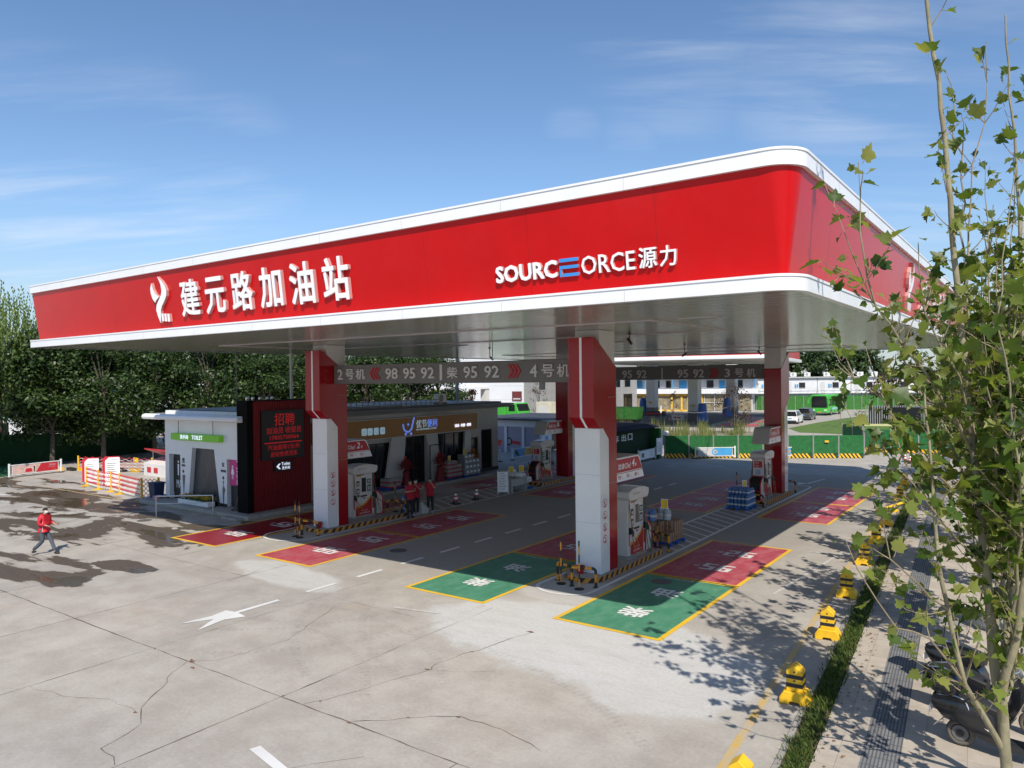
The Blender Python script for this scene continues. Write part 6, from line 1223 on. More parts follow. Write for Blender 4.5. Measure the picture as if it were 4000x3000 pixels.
def board(label,x,y,z,rz,w,h,m1,leg=True):
    t=thing('notice_board',label,'notice board',(x,y,0),rz); MB().box(-w/2,-.03,z,w/2,.03,z+h).build('panel',letterw,t,bevel=.01); q=MB()
    for i in range(5): q.box(-w*.35,-.034,z+h*(.2+.12*i),w*.35*random.uniform(.4,1),-.031,z+h*(.2+.12*i)+.04)
    q.build('print',m1,t)
    if leg: MB().box(-.04,-.02,0,.04,.02,z).build('post',grey,t)
board('white notice board with fine print at the corner of the exit hut',-24.15,52.7,.35,R(80),.75,1.25,grey); board('blue and white safety notice on the end of the exit hut',-24.0,53.45,1.0,R(30),.5,1.1,adblue)
gf=thing('green_fence','green artificial turf fence with grey posts and a yellow and black striped foot','fence',(-17.5,57,0))
A_=Vector((-24.0,53.3,0)); B_=Vector((-11.25,60.65,0))
def fencerun(t,A_,B_,n,h,world=True):
    d=(B_-A_).normalized(); nn=Vector((d.y,-d.x,0)); L_=(B_-A_).length
    for i in range(n):
        a=A_+d*(L_*i/n+.05); b=A_+d*(L_*(i+1)/n-.05); q=MB(); q.add([a+Vector((0,0,.36)),b+Vector((0,0,.36)),b+Vector((0,0,h)),a+Vector((0,0,h)),a-nn*.06+Vector((0,0,.0)),b-nn*.06+Vector((0,0,0)),b-nn*.06+Vector((0,0,h)),a-nn*.06+Vector((0,0,h))],[(0,1,2,3),(4,5,6,7),(3,2,6,7),(0,3,7,4),(1,2,6,5)]); q.build('turf_panel',turf,t,world=world,fix=False)
        q=MB(); m=6; w_=(b-a).length/m
        for j in range(m*2):
            u0=a+d*(w_*j/2)+nn*.004; u1=u0+d*(w_/2); sh=-d*.25 
            e=lambda p:Vector((min(max((p-a).dot(d),0),(b-a).length),0,0)).x
            P=lambda p,z: a+d*e(p)+nn*.004+Vector((0,0,z)); q.quad(P(u0,.03),P(u1,.03),P(u1+sh,.36),P(u0+sh,.36),j%2)
        q.build('striped_foot',[yellow,blackp],t,world=world,fix=False)
    for i in range(n+1):
        p=A_+d*(L_*i/n); MB().box(p.x-.04,p.y-.04,0,p.x+.04,p.y+.04,h+.07).build('post',midgrey,t,world=world)
fencerun(gf,A_,B_,8,1.73)
gf2=thing('green_fence','separate green turf fence set back at the right, half hidden by the plane tree','fence',(-9,66,0)); fencerun(gf2,Vector((-12.2,65.7,0)),Vector((-4.5,66.6,0)),4,1.85); 
gf3=thing('green_fence','short dark green fence panel turned away between the two fences','fence',(-13,63,0)); fencerun(gf3,Vector((-14.6,69.5,0)),Vector((-12.3,65.8,0)),2,2.0)
for p,l in (((-13.6,59.25),'small yellow notice on the green fence'),): 
    t=thing('small_notice',l,'sign',(p[0]+.03,p[1]-.06,1.2),math.atan2(7.35,12.75)); MB().box(-.15,-.015,0,.15,.0,.16).build('plate',adyel,t)
cone('striped cone beside the set-back green fence',-7.9,58.4,grp='striped cones at the far right'); cone('striped cone with a blue foot before the set-back green fence',-8.39,59.5,base=bluep,grp='striped cones at the far right')
# ================================================================== WEEDS, LAWN, ROAD BEYOND THE FENCE
struct(MB().quad((-45,56,.004),(-20,63,.004),(-27,84,.004),(-46,80,.004)).build('verge_soil',mk('verge_soil',(.22,.20,.15),.95,var=.3,vs=2),fix=False))
weedm=mkleaf('weed_blades',[(.12,.15,.04),(.19,.22,.07),(.27,.27,.11),(.08,.12,.03)],.3)
q=MB(); g=np.random.default_rng(8)
for i in range(48):
    u=g.random(); cx=-44+u*20+g.normal()*.6; cy=60+u*8+g.random()*16; cx=cx if cx<-24.5 else -24.5-g.random()*9; hh=.6+g.random()*1.5
    for k in range(20):
        a=g.random()*6.28; x=cx+g.normal()*.35; y=cy+g.normal()*.35; l=hh*(.6+.5*g.random()); wdt=.018+.02*g.random(); dx,dy=math.cos(a)*.25*l*g.random(),math.sin(a)*.25*l*g.random()
        q.add([(x-wdt,y,0),(x+wdt,y,0),(x+dx*.5+wdt*.8,y+dy*.5,l*.6),(x+dx,y+dy,l),(x+dx*.5-wdt*.8,y+dy*.5,l*.6)],[(0,1,2,4),(4,2,3)])
tag(q.build('tall_weeds',weedm,fix=False),'tall dry yellow-green weeds growing beyond the green fence','weeds',kind='stuff')
lawnm=mk('lawn',(.085,.155,.022),.9,var=.35,vs=1.2,bump=.6,bs=30,dirt=.3,dcol=(.13,.13,.04))
struct(MB().poly([(-25.3,91.3,.01),(-22.3,85,.01),(-14,84,.01),(20,84,.01),(20,140,.01),(-21.5,139,.01),(-24,118,.01),(-25,104,.01)]).build('lawn',lawnm,fix=False))
struct(MB().quad((-60,140,.006),(-18,150,.006),(-18,146,.006),(-60,136,.006)).build('far_pavement',mk('far_pavement',(.42,.39,.34),.85,var=.1),fix=False))
asph=mk('asphalt',(.075,.078,.085),.85,var=.2,vs=.6)
u_=Vector((-.985,-.167,0)); v_=Vector((-.153,.988,0)); C0=Vector((-25,83,0))
def st2(a,b,z=0): return C0+u_*a+v_*b+Vector((0,0,z))
struct(MB().quad(st2(3,10,.008),st2(36,10,.008),st2(36,48,.008),st2(3,48,.008)).build('station_apron',asph,fix=False))
tealp=paint('bay_teal',(.10,.22,.17),.4); q=MB(); q.quad(st2(2,9,.014),st2(9,9,.014),st2(9,34,.014),st2(2,34,.014)); q.quad(st2(16,3,.014),st2(34,3,.014),st2(34,9,.014),st2(16,9,.014)); struct(q.build('painted_apron',tealp,fix=False))
q=MB(); [q.quad(st2(3,b,.02),st2(8,b,.02),st2(8,b+6,.02),st2(3,b+6,.02)) for b in (10,18,27)]; [q.quad(st2(a,4,.02),st2(a+5,4,.02),st2(a+5,8,.02),st2(a,8,.02)) for a in (17,25)]; struct(q.build('painted_apron',p_red,fix=False))
# ================================================================== SECOND STATION
c2=thing('second_canopy','white canopy of a second station beyond the green fence','canopy',C0+Vector((0,0,8.2))); 
def slab(mb,a0,a1,b0,b1,z0,z1,m=0):
    P=[st2(a0,b0),st2(a1,b0),st2(a1,b1),st2(a0,b1)]; mb.add([p+Vector((0,0,z0)) for p in P]+[p+Vector((0,0,z1)) for p in P],[(3,2,1,0),(4,5,6,7),(0,1,5,4),(1,2,6,5),(2,3,7,6),(3,0,4,7)],m)
q=MB(); slab(q,0,25,0,34,8.2,8.65); q.build('lower_band',white,c2,world=True,bevel=.06); q=MB(); slab(q,.25,24.7,.25,33.7,8.65,10.2); q.build('fascia',red,c2,world=True); q=MB(); slab(q,0,25,0,34,10.2,10.5); q.build('upper_band',white,c2,world=True); q=MB(); slab(q,.6,24.4,.6,33.4,8.185,8.198); q.build('soffit',lightgrey,c2,world=True)
q=MB()
for a in range(4,23,5):
    for b in range(3,33,5): slab(q,a,a+.7,b,b+.35,8.16,8.183)
q.build('ceiling_light',grey,c2,world=True)
for i,(x,y) in enumerate(((-41.5,102.7),(-41.4,118.0),(-53.2,113.5))):
    t=thing('station_column',['white column of the second station with a grey foot, seen over the weeds','white column of the second station beside the covered pump at right','shaded left column of the second station before the yellow shopfront'][i],'column',(x,y,0),0,'columns of the second station'); MB().box(-.75,-.75,1.3,.75,.75,8.19).build('shaft',corewh,t,bevel=.05); MB().box(-.77,-.77,0,.77,.77,1.3).build('foot',grey,t)
    q=MB(); q.box(-.3,-.80,2.0,.3,-.76,2.3); q.build('yellow_plate',adyel,t)
def tarped(label,x,y,h=2.55):
    t=thing('covered_pump',label,'covered pump',(x,y,0),0,'pumps wrapped in blue tarpaulin'); rs=[]
    for z,s in ((0,1.25),(.6,1.1),(1.3,.95),(2.0,.85),(2.4,.8),(h,.55)): rs.append([(s*.62*(1+.12*math.sin(5*w_+z*3))*math.cos(w_),s*.85*(1+.10*math.cos(4*w_+z*2))*math.sin(w_),z) for w_ in [2*math.pi*i/16 for i in range(16)]])
    q=MB(); q.loft(rs,0,False,True); q.build('tarpaulin',tarp,t,smooth=True,fix=False); q=MB(); q.tube([(.62*math.cos(a),.82*math.sin(a),1.2) for a in [i*.42 for i in range(16)]],.02,4); q.build('rope',lightgrey,t)
tarped('fuel pump wrapped in blue tarpaulin, narrow one right of the white column',-39.4,100.2); tarped('fuel pump wrapped in blue tarpaulin near the shaded column at left',-54.6,113,2.9); tarped('fuel pump wrapped in blue tarpaulin behind the small purple tree',-41.0,114.5,2.9)
def barrierblock(label,x,y,w,m):
    t=thing('jersey_barrier',label,'barrier',(x,y,0)); q=MB(); q.prism([(-.35,0),(.35,0),(.2,.4),(.12,.8),(-.12,.8),(-.2,.4)],'x',-w/2,w/2); q.build('body',m,t); q=MB(); q.box(-w*.3,-.36,.3,w*.3,-.34,.5); q.build('stripe',adred,t)
barrierblock('dark low barrier by the covered pump at the second station',-52,111.5,4,blackp); barrierblock('pale low barrier left of the white column at the second station',-43.8,102,1.8,lightgrey)
# tall plain building
tbg=thing('tall_building','tall building with a bright white wall and grey tiled side beyond the hut','building',(-67,100,0)); q=MB(); q.box(-80,90,0,-62.6,127,13); q.build('tiled_wall',mk('tile_pale',(.34,.34,.33),.6,var=.06,vs=.8),tbg,world=True)
q=MB(); q.box(-80.1,89.85,0,-62.6,89.99,13.1); q.build('white_wall',white,tbg,world=True)
q=MB(); 
for z in (3.2,5.2,7.2,9.2): q.box(-80,89.84,z,-62.6,89.848,z+.03)
for z in np.arange(1.2,12,1.2): q.box(-62.598,90,z,-62.59,127,z+.03)
for y in np.arange(92,127,2.4): q.box(-62.598,y,0,-62.588,y+.03,13)
q.build('joints',lightgrey,tbg,world=True)
q=MB(); 
for y,z,w_,h_ in ((94,4.6,1.6,1.1),(100,4.6,2.6,1.1),(118,4.6,2.2,1.3),(122,4.6,2.2,1.3),(108,.2,2.2,2.6),(121.5,.3,3.4,3.0)): q.box(-62.62,y,z,-62.56,y+w_,z+h_)
q.build('window',darkglass,tbg,world=True); q=MB(); q.box(-64.6,89.75,3.0,-62.9,89.84,4.4); q.box(-64.4,89.72,3.2,-63.1,89.76,3.4,1); q.build('louvre',[mk('louvre_red',(.15,.03,.03),.6),lightgrey],tbg,world=True)
kb=thing('equipment_cabinet','cream box cabinet standing before the tall tiled building','cabinet',(-53.5,82,0)); MB().box(-1.1,-.8,0,1.1,.8,3.2).build('body',mk('cream',(.55,.52,.42),.6),kb,bevel=.04); MB().box(-.8,-.83,.4,.8,-.8,2.6).build('door',lightgrey,kb)
# pale tent and beige building beyond the store
tn=thing('white_marquee','white pointed marquee top on thick pale posts beyond the store roof','marquee',(-62.5,72.5,0)); q=MB(); q.loft([[(-4,-4,5.0),(4,-4,5.0),(4,4,5.0),(-4,4,5.0)],[(-4,-4,5.25),(4,-4,5.25),(4,4,5.25),(-4,4,5.25)],[(-.3,-.3,6.6),(.3,-.3,6.6),(.3,.3,6.6),(-.3,.3,6.6)]],0,True,True); q.build('roof',white,tn)
for x,y in ((-3.5,-3.5),(3.5,-3.5),(3.5,3.5),(-3.5,3.5)): MB().box(x-.4,y-.4,0,x+.4,y+.4,5).build('post',corewh,tn)
bb=thing('beige_block','distant beige apartment block seen between the trees and the canopy edge','building',(-120,148,0)); q=MB(); q.box(-9,-6,0,9,6,24); q.build('wall',mk('beige_wall',(.48,.43,.36),.8),bb); q=MB()
for z in range(3,24,3):
    for x in range(-8,8,3): q.box(x,-6.05,z-1.2,x+1.6,-6,z+.3)
q.build('windows',darkglass,bb); MB().box(-9.4,-6.4,24,9.4,6.4,24.6).build('roof',lightgrey,bb)
bgtree('shrub_tree','yellow-green shrub tree beside the marquee post beyond the store','tree',(-60.5,68,0),5.2,2.0,2200,.3,leaf_yg,31,base=.1,nb=16); bgtree('bare_tree','thin reddish bare tree in front of the tall building','tree',(-56,84,0),6.5,1.5,260,.22,leaf_plum,33,base=.3,nb=18,trunk=.08); bgtree('red_tree','reddish tree trunk and foliage under the marquee','tree',(-61.5,76,0),5.6,1.6,900,.3,mkleaf('leaf_rust',[(.16,.05,.03),(.2,.08,.05),(.1,.05,.04)],.2),34,base=.2,nb=14)
# yellow shop row with white upper floor
def SHP(s,dd=0,z=0): return Vector((-66,126.4,z))+Vector((.971,.238,0))*s+Vector((-.238,.971,0))*dd
yr=thing('yellow_shopfront','two-storey white building with yellow-framed shopfront below and blue-trimmed balconies','building',(-58,129,0))
def sbx(mb,s0,s1,d0,d1,z0,z1,m=0):
    P=[SHP(s0,d0),SHP(s1,d0),SHP(s1,d1),SHP(s0,d1)]; mb.add([p+Vector((0,0,z0)) for p in P]+[p+Vector((0,0,z1)) for p in P],[(3,2,1,0),(4,5,6,7),(0,1,5,4),(1,2,6,5),(2,3,7,6),(3,0,4,7)],m)
YB=lambda q,n,m:q.build(n,m,yr,world=True)
q=MB(); sbx(q,0,24,.6,7,0,3.3); YB(q,'lower_wall',lightgrey); q=MB(); sbx(q,.2,23.8,.45,.58,.2,2.9); YB(q,'shop_glass',mk('shop_glass',(.25,.22,.15),.15,var=.5,vs=1.2)); q=MB()
for s in (0,2.2,4.4,6.6,9.6,11.4,12.6,13.6,15.0): sbx(q,s,s+.35,.3,.44,0,3.0)
sbx(q,0,15.3,.3,.44,2.75,3.2); sbx(q,0,15.3,.3,.44,0,.25); YB(q,'yellow_frame',mk('frame_yellow',(.72,.45,.06),.5)); q=MB()
for s in (15.6,17.4,19.3): sbx(q,s,s+.12,.3,.44,0,3.0)
sbx(q,15.4,20,.3,.44,1.5,1.6); YB(q,'grey_frame',lightgrey)
q=MB(); sbx(q,-.5,25,-.3,.6,3.2,4.1); sbx(q,-.5,25,.6,7,3.25,3.4); YB(q,'balcony',white); q=MB(); sbx(q,0,24.5,1.2,7,3.4,6.0); YB(q,'upper_wall',mk('cabin_white',(.60,.61,.63),.5,var=.08)); q=MB(); sbx(q,-.6,25.2,-.2,7.3,6.0,6.3); YB(q,'roof',white); q=MB()
for s in (.2,5,10,15,20,24.4): sbx(q,s,s+.18,-.25,-.1,4.1,6.0); 
sbx(q,-.5,25,-.31,-.29,5.85,6.05); YB(q,'blue_trim',adblue)
for i,(s,w_) in enumerate(((1,1.3),(3.2,1.0),(6.2,1.2),(8.6,.9),(11,1.4),(13.4,1.0),(16,1.2),(18.2,1.0),(21,1.3))): q=MB(); sbx(q,s,s+w_,1.1,1.2,3.45 if i%3==1 else 4.3,5.6); YB(q,'window' if i%3!=1 else 'door',darkglass if i%3!=1 else adblue)
# stacked white cabins
def cabin(label,s,w_=5.9):
    p=Vector((-44.5,140.3,0))+Vector((.87,.49,0))*s; t=thing('site_cabin',label,'site cabin',p,math.atan2(.49,.87),'stacked white site cabins'); cwm=MATS['cabin_white']
    q=MB(); q.box(0,0,0,w_,2.6,2.9); q.box(0,0,3.05,w_,2.6,5.9); q.build('wall',cwm,t); q=MB(); q.box(-.05,-.15,2.9,w_+.05,2.7,3.05); q.box(-.05,-.5,5.9,w_+.05,2.75,6.05); q.build('roof',lightgrey,t)
    q=MB(); q.box(w_*.45,-.03,3.9,w_*.45+1.1,0,5.0); q.build('window',darkglass,t); q=MB(); q.box(.5,-.03,3.1,1.3,0,5.1); q.build('door',lightgrey,t); q=MB(); q.box(1.9,-.1,4.0,2.15,-.05,4.7); q.box(2.3,-.1,4.1,2.5,-.05,4.7); q.build('laundry',[adblue],t)
    q=MB(); q.box(0,-.6,2.95,w_,-.0,3.04); [q.box(x,-.6,3.04,x+.04,-.55,4.0) for x in np.arange(0,w_,1.4)]; q.box(0,-.6,3.98,w_,-.55,4.03); q.build('walkway',lightgrey,t); return p
labs=['leftmost stacked white cabin, partly behind the second station','second stacked white cabin, just left of the rear column','stacked white cabin hidden mostly by the rear red column','stacked white cabin just right of the rear red column','stacked white cabin above the bus','stacked white cabin at the right end, by the plane tree leaves']
for i in range(6):
    p=cabin(labs[i],-7+i*6.0)
    if i>1: aircon('air conditioner unit on a white cabin roof',p.x+1.2,p.y+1.6,6.06,-1.0,1.1,.8,'air conditioners on the cabin roofs'); aircon('air conditioner unit on a white cabin roof',p.x+3.4,p.y+2.8,6.06,-1.0,1.1,.8,'air conditioners on the cabin roofs')
bf=thing('far_green_fence','long bright green turf fence in front of the white cabins','fence',(-40,140,0)); q=MB(); P=[(-52.5,136.4),(-43,138.6),(-30,145.5),(-18,152.5)]; vs=[(x,y,0) for x,y in P]+[(x,y,2.6) for x,y in P]+[(x-.1,y+.15,0) for x,y in P]+[(x-.1,y+.15,2.6) for x,y in P]; q.add(vs,[(i,i+1,i+5,i+4) for i in range(3)]+[(i+8,i+9,i+13,i+12) for i in range(3)]); q.build('turf_panel',mk('turf_bright',(.03,.14,.02),.85,var=.25,vs=2,bump=.5,bs=30),bf,world=True,fix=False)
q=MB(); 
for (a,b) in zip(P[:-1],P[1:]):
    for k in range(10): x=a[0]+(b[0]-a[0])*k/10; y=a[1]+(b[1]-a[1])*k/10; q.box(x-.04,y-.08,0,x+.04,y-.02,2.65)
q.build('post',midgrey,bf,world=True)
# ================================================================== VEHICLES
def wheels(t,L,W,r,xs):
    for x in xs:
        for s in (-1,1):
            q=MB(); q.cyl((s*(W/2-.2),x,r),(s*(W/2+.01),x,r),r,n=18); wl_=q.build('wheel',rubber,t,bevel=.02); q=MB(); q.cyl((s*(W/2+.005),x,r),(s*(W/2+.02),x,r),r*.62,n=14); q.build('rim',steel,wl_)
def suv(label,loc,rz,paint_):
    t=thing('parked_car',label,'car',loc,rz); L,W=4.5,1.82
    def sec(y,z0,z1,w0,w1): return [(-w0/2,y,z0),(w0/2,y,z0),(w0/2,y,(z0+z1)/2),(w1/2,y,z1),(-w1/2,y,z1),(-w0/2,y,(z0+z1)/2)]
    q=MB(); q.loft([sec(-2.25,.45,.95,1.6,1.5),sec(-2.1,.28,1.02,1.8,1.68),sec(-1.0,.25,1.04,1.82,1.72),sec(1.0,.25,1.02,1.82,1.7),sec(1.9,.28,.92,1.78,1.55),sec(2.25,.42,.78,1.55,1.35)],0,True,True); q.build('body',paint_,t,bevel=.04)
    q=MB(); q.loft([sec(-2.12,1.0,1.10,1.55,1.5),sec(-1.75,1.0,1.60,1.66,1.30),sec(-.2,1.0,1.68,1.68,1.3),sec(.35,1.0,1.62,1.66,1.28),sec(1.15,.98,1.05,1.6,1.45)],0,True,True); q.build('cabin',darkglass,t)
    q=MB(); q.loft([[(-.6,-1.9,1.6),(.6,-1.9,1.6),(.6,-1.9,1.64),(-.6,-1.9,1.64)],[(-.66,-.2,1.66),(.66,-.2,1.66),(.66,-.2,1.715),(-.66,-.2,1.715)],[(-.62,.5,1.58),(.62,.5,1.58),(.62,.5,1.66),(-.62,.5,1.66)]],0,True,True); q.build('roof',paint_,t,bevel=.01)
    q=MB(); 
    for s in (-1,1): q.tube([(s*.80,-2.0,1.05),(s*.66,-1.75,1.60)],.05,5); q.tube([(s*.82,-.6,1.0),(s*.66,-.55,1.66)],.04,5); q.tube([(s*.78,1.1,1.03),(s*.64,.38,1.62)],.045,5)
    q.build('pillars',paint_,t); wheels(t,L,W,.35,(-1.4,1.4))
    for s in (-1,1): q=MB(); q.box(s*.62-.16,-2.24,.84,s*.62+.16,-2.17,.97); q.build('tail_light',taill,t); q=MB(); q.box(s*.62-.17,2.12,.62,s*.62+.17,2.22,.74); q.build('headlight',lampy,t); q=MB(); q.box(s*.95-.08,.75,1.0,s*.95+.08,.9,1.13); q.build('mirror',paint_,t)
    q=MB(); q.box(-.22,-2.27,.68,.22,-2.25,.79); q.build('number_plate',adblue,t); q=MB(); q.box(-.75,-2.26,.3,.75,-2.1,.48); q.build('bumper',blackp,t)
suv('white hatchback seen from behind on the road by the lawn',(-27.4,101.5,0),R(4),wcar); suv('dark grey estate car parked ahead of the white car',(-28.0,110.5,0),R(3),dcar)
bu=thing('coach_bus','bright green coach facing the camera beside the lawn, with a dark windscreen and lobed mirrors','bus',(-29.1,122.3,0),R(-3)); q=MB(); q.box(-1.25,0,.35,1.25,9,3.25); q.build('body',busg,bu,bevel=.18,seg=3); q=MB(); q.box(-1.12,-.03,1.25,1.12,.02,2.85); q.build('windscreen',darkglass,bu,bevel=.02)
for i in range(5): q=MB(); q.box(1.235,.7+i*1.6,1.5,1.262,2.1+i*1.6,2.6); q.build('side_window',darkglass,bu)
q=MB(); q.box(-1.0,-.02,2.85,1.0,.01,3.05); q.build('destination_sign',black,bu)
for s in (-1,1): q=MB(); q.box(s*.9-.2,-.03,.75,s*.9+.2,.01,.98); q.build('headlight',lampy,bu); q=MB(); q.tube([(s*1.2,.1,2.7),(s*1.5,-.25,2.65),(s*1.55,-.3,2.3)],.05,6); q.box(s*1.55-.12,-.36,1.85,s*1.55+.12,-.2,2.4); q.build('mirror',busg,bu)
q=MB(); q.box(-.35,-.04,.5,.35,-.005,.62); q.build('number_plate',adyel,bu); q=MB(); q.box(-1.2,-.02,.35,1.2,.005,.48); q.build('bumper',grey,bu); wheels(bu,9,2.5,.48,(1.8,6.8)); q=MB(); q.box(1.252,2.5,.9,1.263,8,1.2); q.build('side_graphic',adsky,bu)
tk=thing('green_lorry','bright green lorry cab rising behind the car wash roof, facing right','lorry',(-58.3,81,0),R(-8)); q=MB(); q.prism([(0,.8),(0,3.0),(.5,3.1),(1.7,3.05),(2.2,2.0),(2.25,.8)],'y',-1.2,1.2); q.build('cab',busg,tk,bevel=.06); q=MB(); q.add([(1.75,-1.1,2.95),(2.2,-1.1,2.0),(2.2,1.1,2.0),(1.75,1.1,2.95)],[(0,1,2,3)]); q.box(.5,-1.215,2.0,1.6,-1.2,2.85); q.build('windows',darkglass,tk); q=MB(); q.box(-5,-1.2,1.0,-.2,1.2,2.9); q.build('cargo_bed',busg,tk,bevel=.04); q=MB(); q.box(-.15,-.9,1.0,-.05,.9,2.7); q.build('rack',black,tk)
for x in (.9,-3.6): 
    for s in (-1,1): q=MB(); q.cyl((x,s*1.0,.5),(x,s*1.22,.5),.5,n=16); q.build('wheel',rubber,tk)
tr=thing('green_tipper','scuffed green tipper body standing among the weeds behind the exit hut','lorry',(-45,87,0),R(8)); q=MB(); q.prism([(-2.6,.9),(2.3,.9),(2.5,2.45),(-2.8,2.45)],'y',-1.2,1.2); q.build('tipper_body',mk('tipper_green',(.10,.40,.05),.5,var=.3,vs=3,dirt=.5,dcol=(.3,.33,.2)),tr,bevel=.04); q=MB(); q.box(-2.4,-.9,.55,2.2,.9,.9); q.build('chassis',blackp,tr)
for x in (-1.6,1.4):
    for s in (-1,1): q=MB(); q.cyl((x,s*.95,.45),(x,s*1.2,.45),.45,n=16); q.build('wheel',rubber,tr)
q=MB(); [q.box(x,-1.26,.9,x+.1,-1.2,2.5) for x in (-2.6,-1.0,.6,2.2)]; q.build('ribs',busg,tr)
# slat screen, small trees, posts and cable
sf=thing('slat_screen','grey upright-slat enclosure on the lawn behind the plane tree','fence',(-16.5,100,0)); q=MB()
for i in range(26): q.box(-18.3+i*.24,99.5+i*.09,.25,-18.2+i*.24,99.56+i*.09,2.5)
q.build('slats',midgrey,sf,world=True); q=MB(); q.prism([(-18.4,99.4),(-12,101.8),(-12,102.1),(-18.4,99.7)],'z',0,.25); q.build('kerb',mk('kerb_yellow',(.5,.48,.25),.7),sf,world=True); q=MB(); q.box(-18.1,100.5,0,-12.5,104,2.3); q.build('dark_core',black,sf,world=True)
bgtree('plum_tree','small purple-leaved tree just beyond the green fence, in front of the covered pump','tree',(-27.4,78.6,0),5.6,1.9,620,.24,leaf_plum,41,base=.3,nb=22,trunk=.06); bgtree('plum_tree','thin purple sapling beyond the green fence near the exit hut','tree',(-34.5,79,0),5.0,.9,190,.22,leaf_plum,42,base=.3,nb=14,trunk=.04); bgtree('plum_tree','dark purple tree on the lawn behind the plane tree','tree',(-16.5,103.5,0),6.5,2.4,1700,.32,leaf_plum,43,base=.2,nb=22,trunk=.08)
bgtree('sapling','slender pale sapling on the lawn in front of the coach','tree',(-20.5,96,0),4.6,.9,140,.2,leaf_yg,44,base=.4,nb=14,trunk=.035,bark_=twigm); bgtree('sapling','slender young tree on the lawn right of the coach','tree',(-17.6,93,0),5.0,1.1,170,.2,leaf_yg,45,base=.35,nb=16,trunk=.035,bark_=twigm)
for x,y,l in ((-36.8,80.8,'short dark post with a white top among the weeds'),): 
    t=thing('marker_post',l,'post',(x,y,0)); MB().cyl((0,0,0),(0,0,2.1),.07).build('shaft',black,t); MB().cyl((0,0,2.1),(0,0,2.9),.075).build('white_top',letterw,t)
q=MB(); a=Vector((-36.8,80.8,2.95)); b=Vector((-11.7,41.0,5.6)); q.tube([a.lerp(b,i/16)-Vector((0,0,1.1*math.sin(math.pi*i/16))) for i in range(17)],.018,4); tag(q.build('overhead_cable',lightgrey),'thin pale cable sagging from a post among the weeds to the rear right column','cable')
lamp_post('slim grey lamp post far right behind the plane tree leaves',-8.5,120,0,11,.12,lightgrey,'lamp_post')
# ================================================================== CONCRETE BOLLARDS
def bollard(label,x,y):
    t=thing('concrete_bollard',label,'bollard',(x,y,0),R(4.5),'yellow concrete bollards along the kerb')
    q=MB(); q.prism([(-.27,0),(-.11,0),(-.08,.06),(.08,.06),(.11,0),(.27,0),(.27,.12),(.19,.25),(-.19,.25),(-.27,.12)],'y',-.19,.19); q.build('base',yellow,t,bevel=.018)
    q=MB(); q.prism([(-.15,.25),(.15,.25),(.15,.63),(0,.75),(-.15,.63)],'y',-.14,.14); q.build('block',yellow,t,bevel=.015)
    q=MB()
    for z in (.33,.49): q.box(-.153,-.143,z,.153,.143,z+.075)
    q.build('black_bands',blackp,t)
    q=MB(); 
    for z in (.455,.62): q.cyl((0,-.146,z),(0,-.13,z),.018,n=8)
    q.build('holes',black,t)
for l,x,y in (('yellow bollard cut by the bottom edge of the picture',-3.62,10.55),('yellow and black bollard nearest the camera, beside the grass',-3.94,14.6),('yellow bollard second from the camera along the kerb',-4.27,18.6),('yellow bollard third from the camera along the kerb',-4.62,22.35),('yellow bollard beside the first sidewalk tree shadow, fourth along the kerb',-4.94,26.5),('fifth yellow bollard along the kerb, level with the red bay end',-5.2,30.1),('sixth yellow bollard along the kerb, before the far red bays',-5.47,33.85),('yellow bollard partly behind leaves near the far red bay corner',-6.03,41.2),('most distant yellow bollard, at the end of the kerb',-6.6,46.7)): bollard(l,x,y)
t=thing('fallen_barrier','toppled yellow barrier bar lying between the far bollards','barrier',(-5.9,37.5,0),R(60)); q=MB(); q.tube([(-.9,0,.1),(.9,0,.35)],.06,6); q.build('bar',yellow,t); q=MB(); q.box(-.25,-.25,0,.25,.25,.12); q.build('foot',yellow,t,bevel=.02)
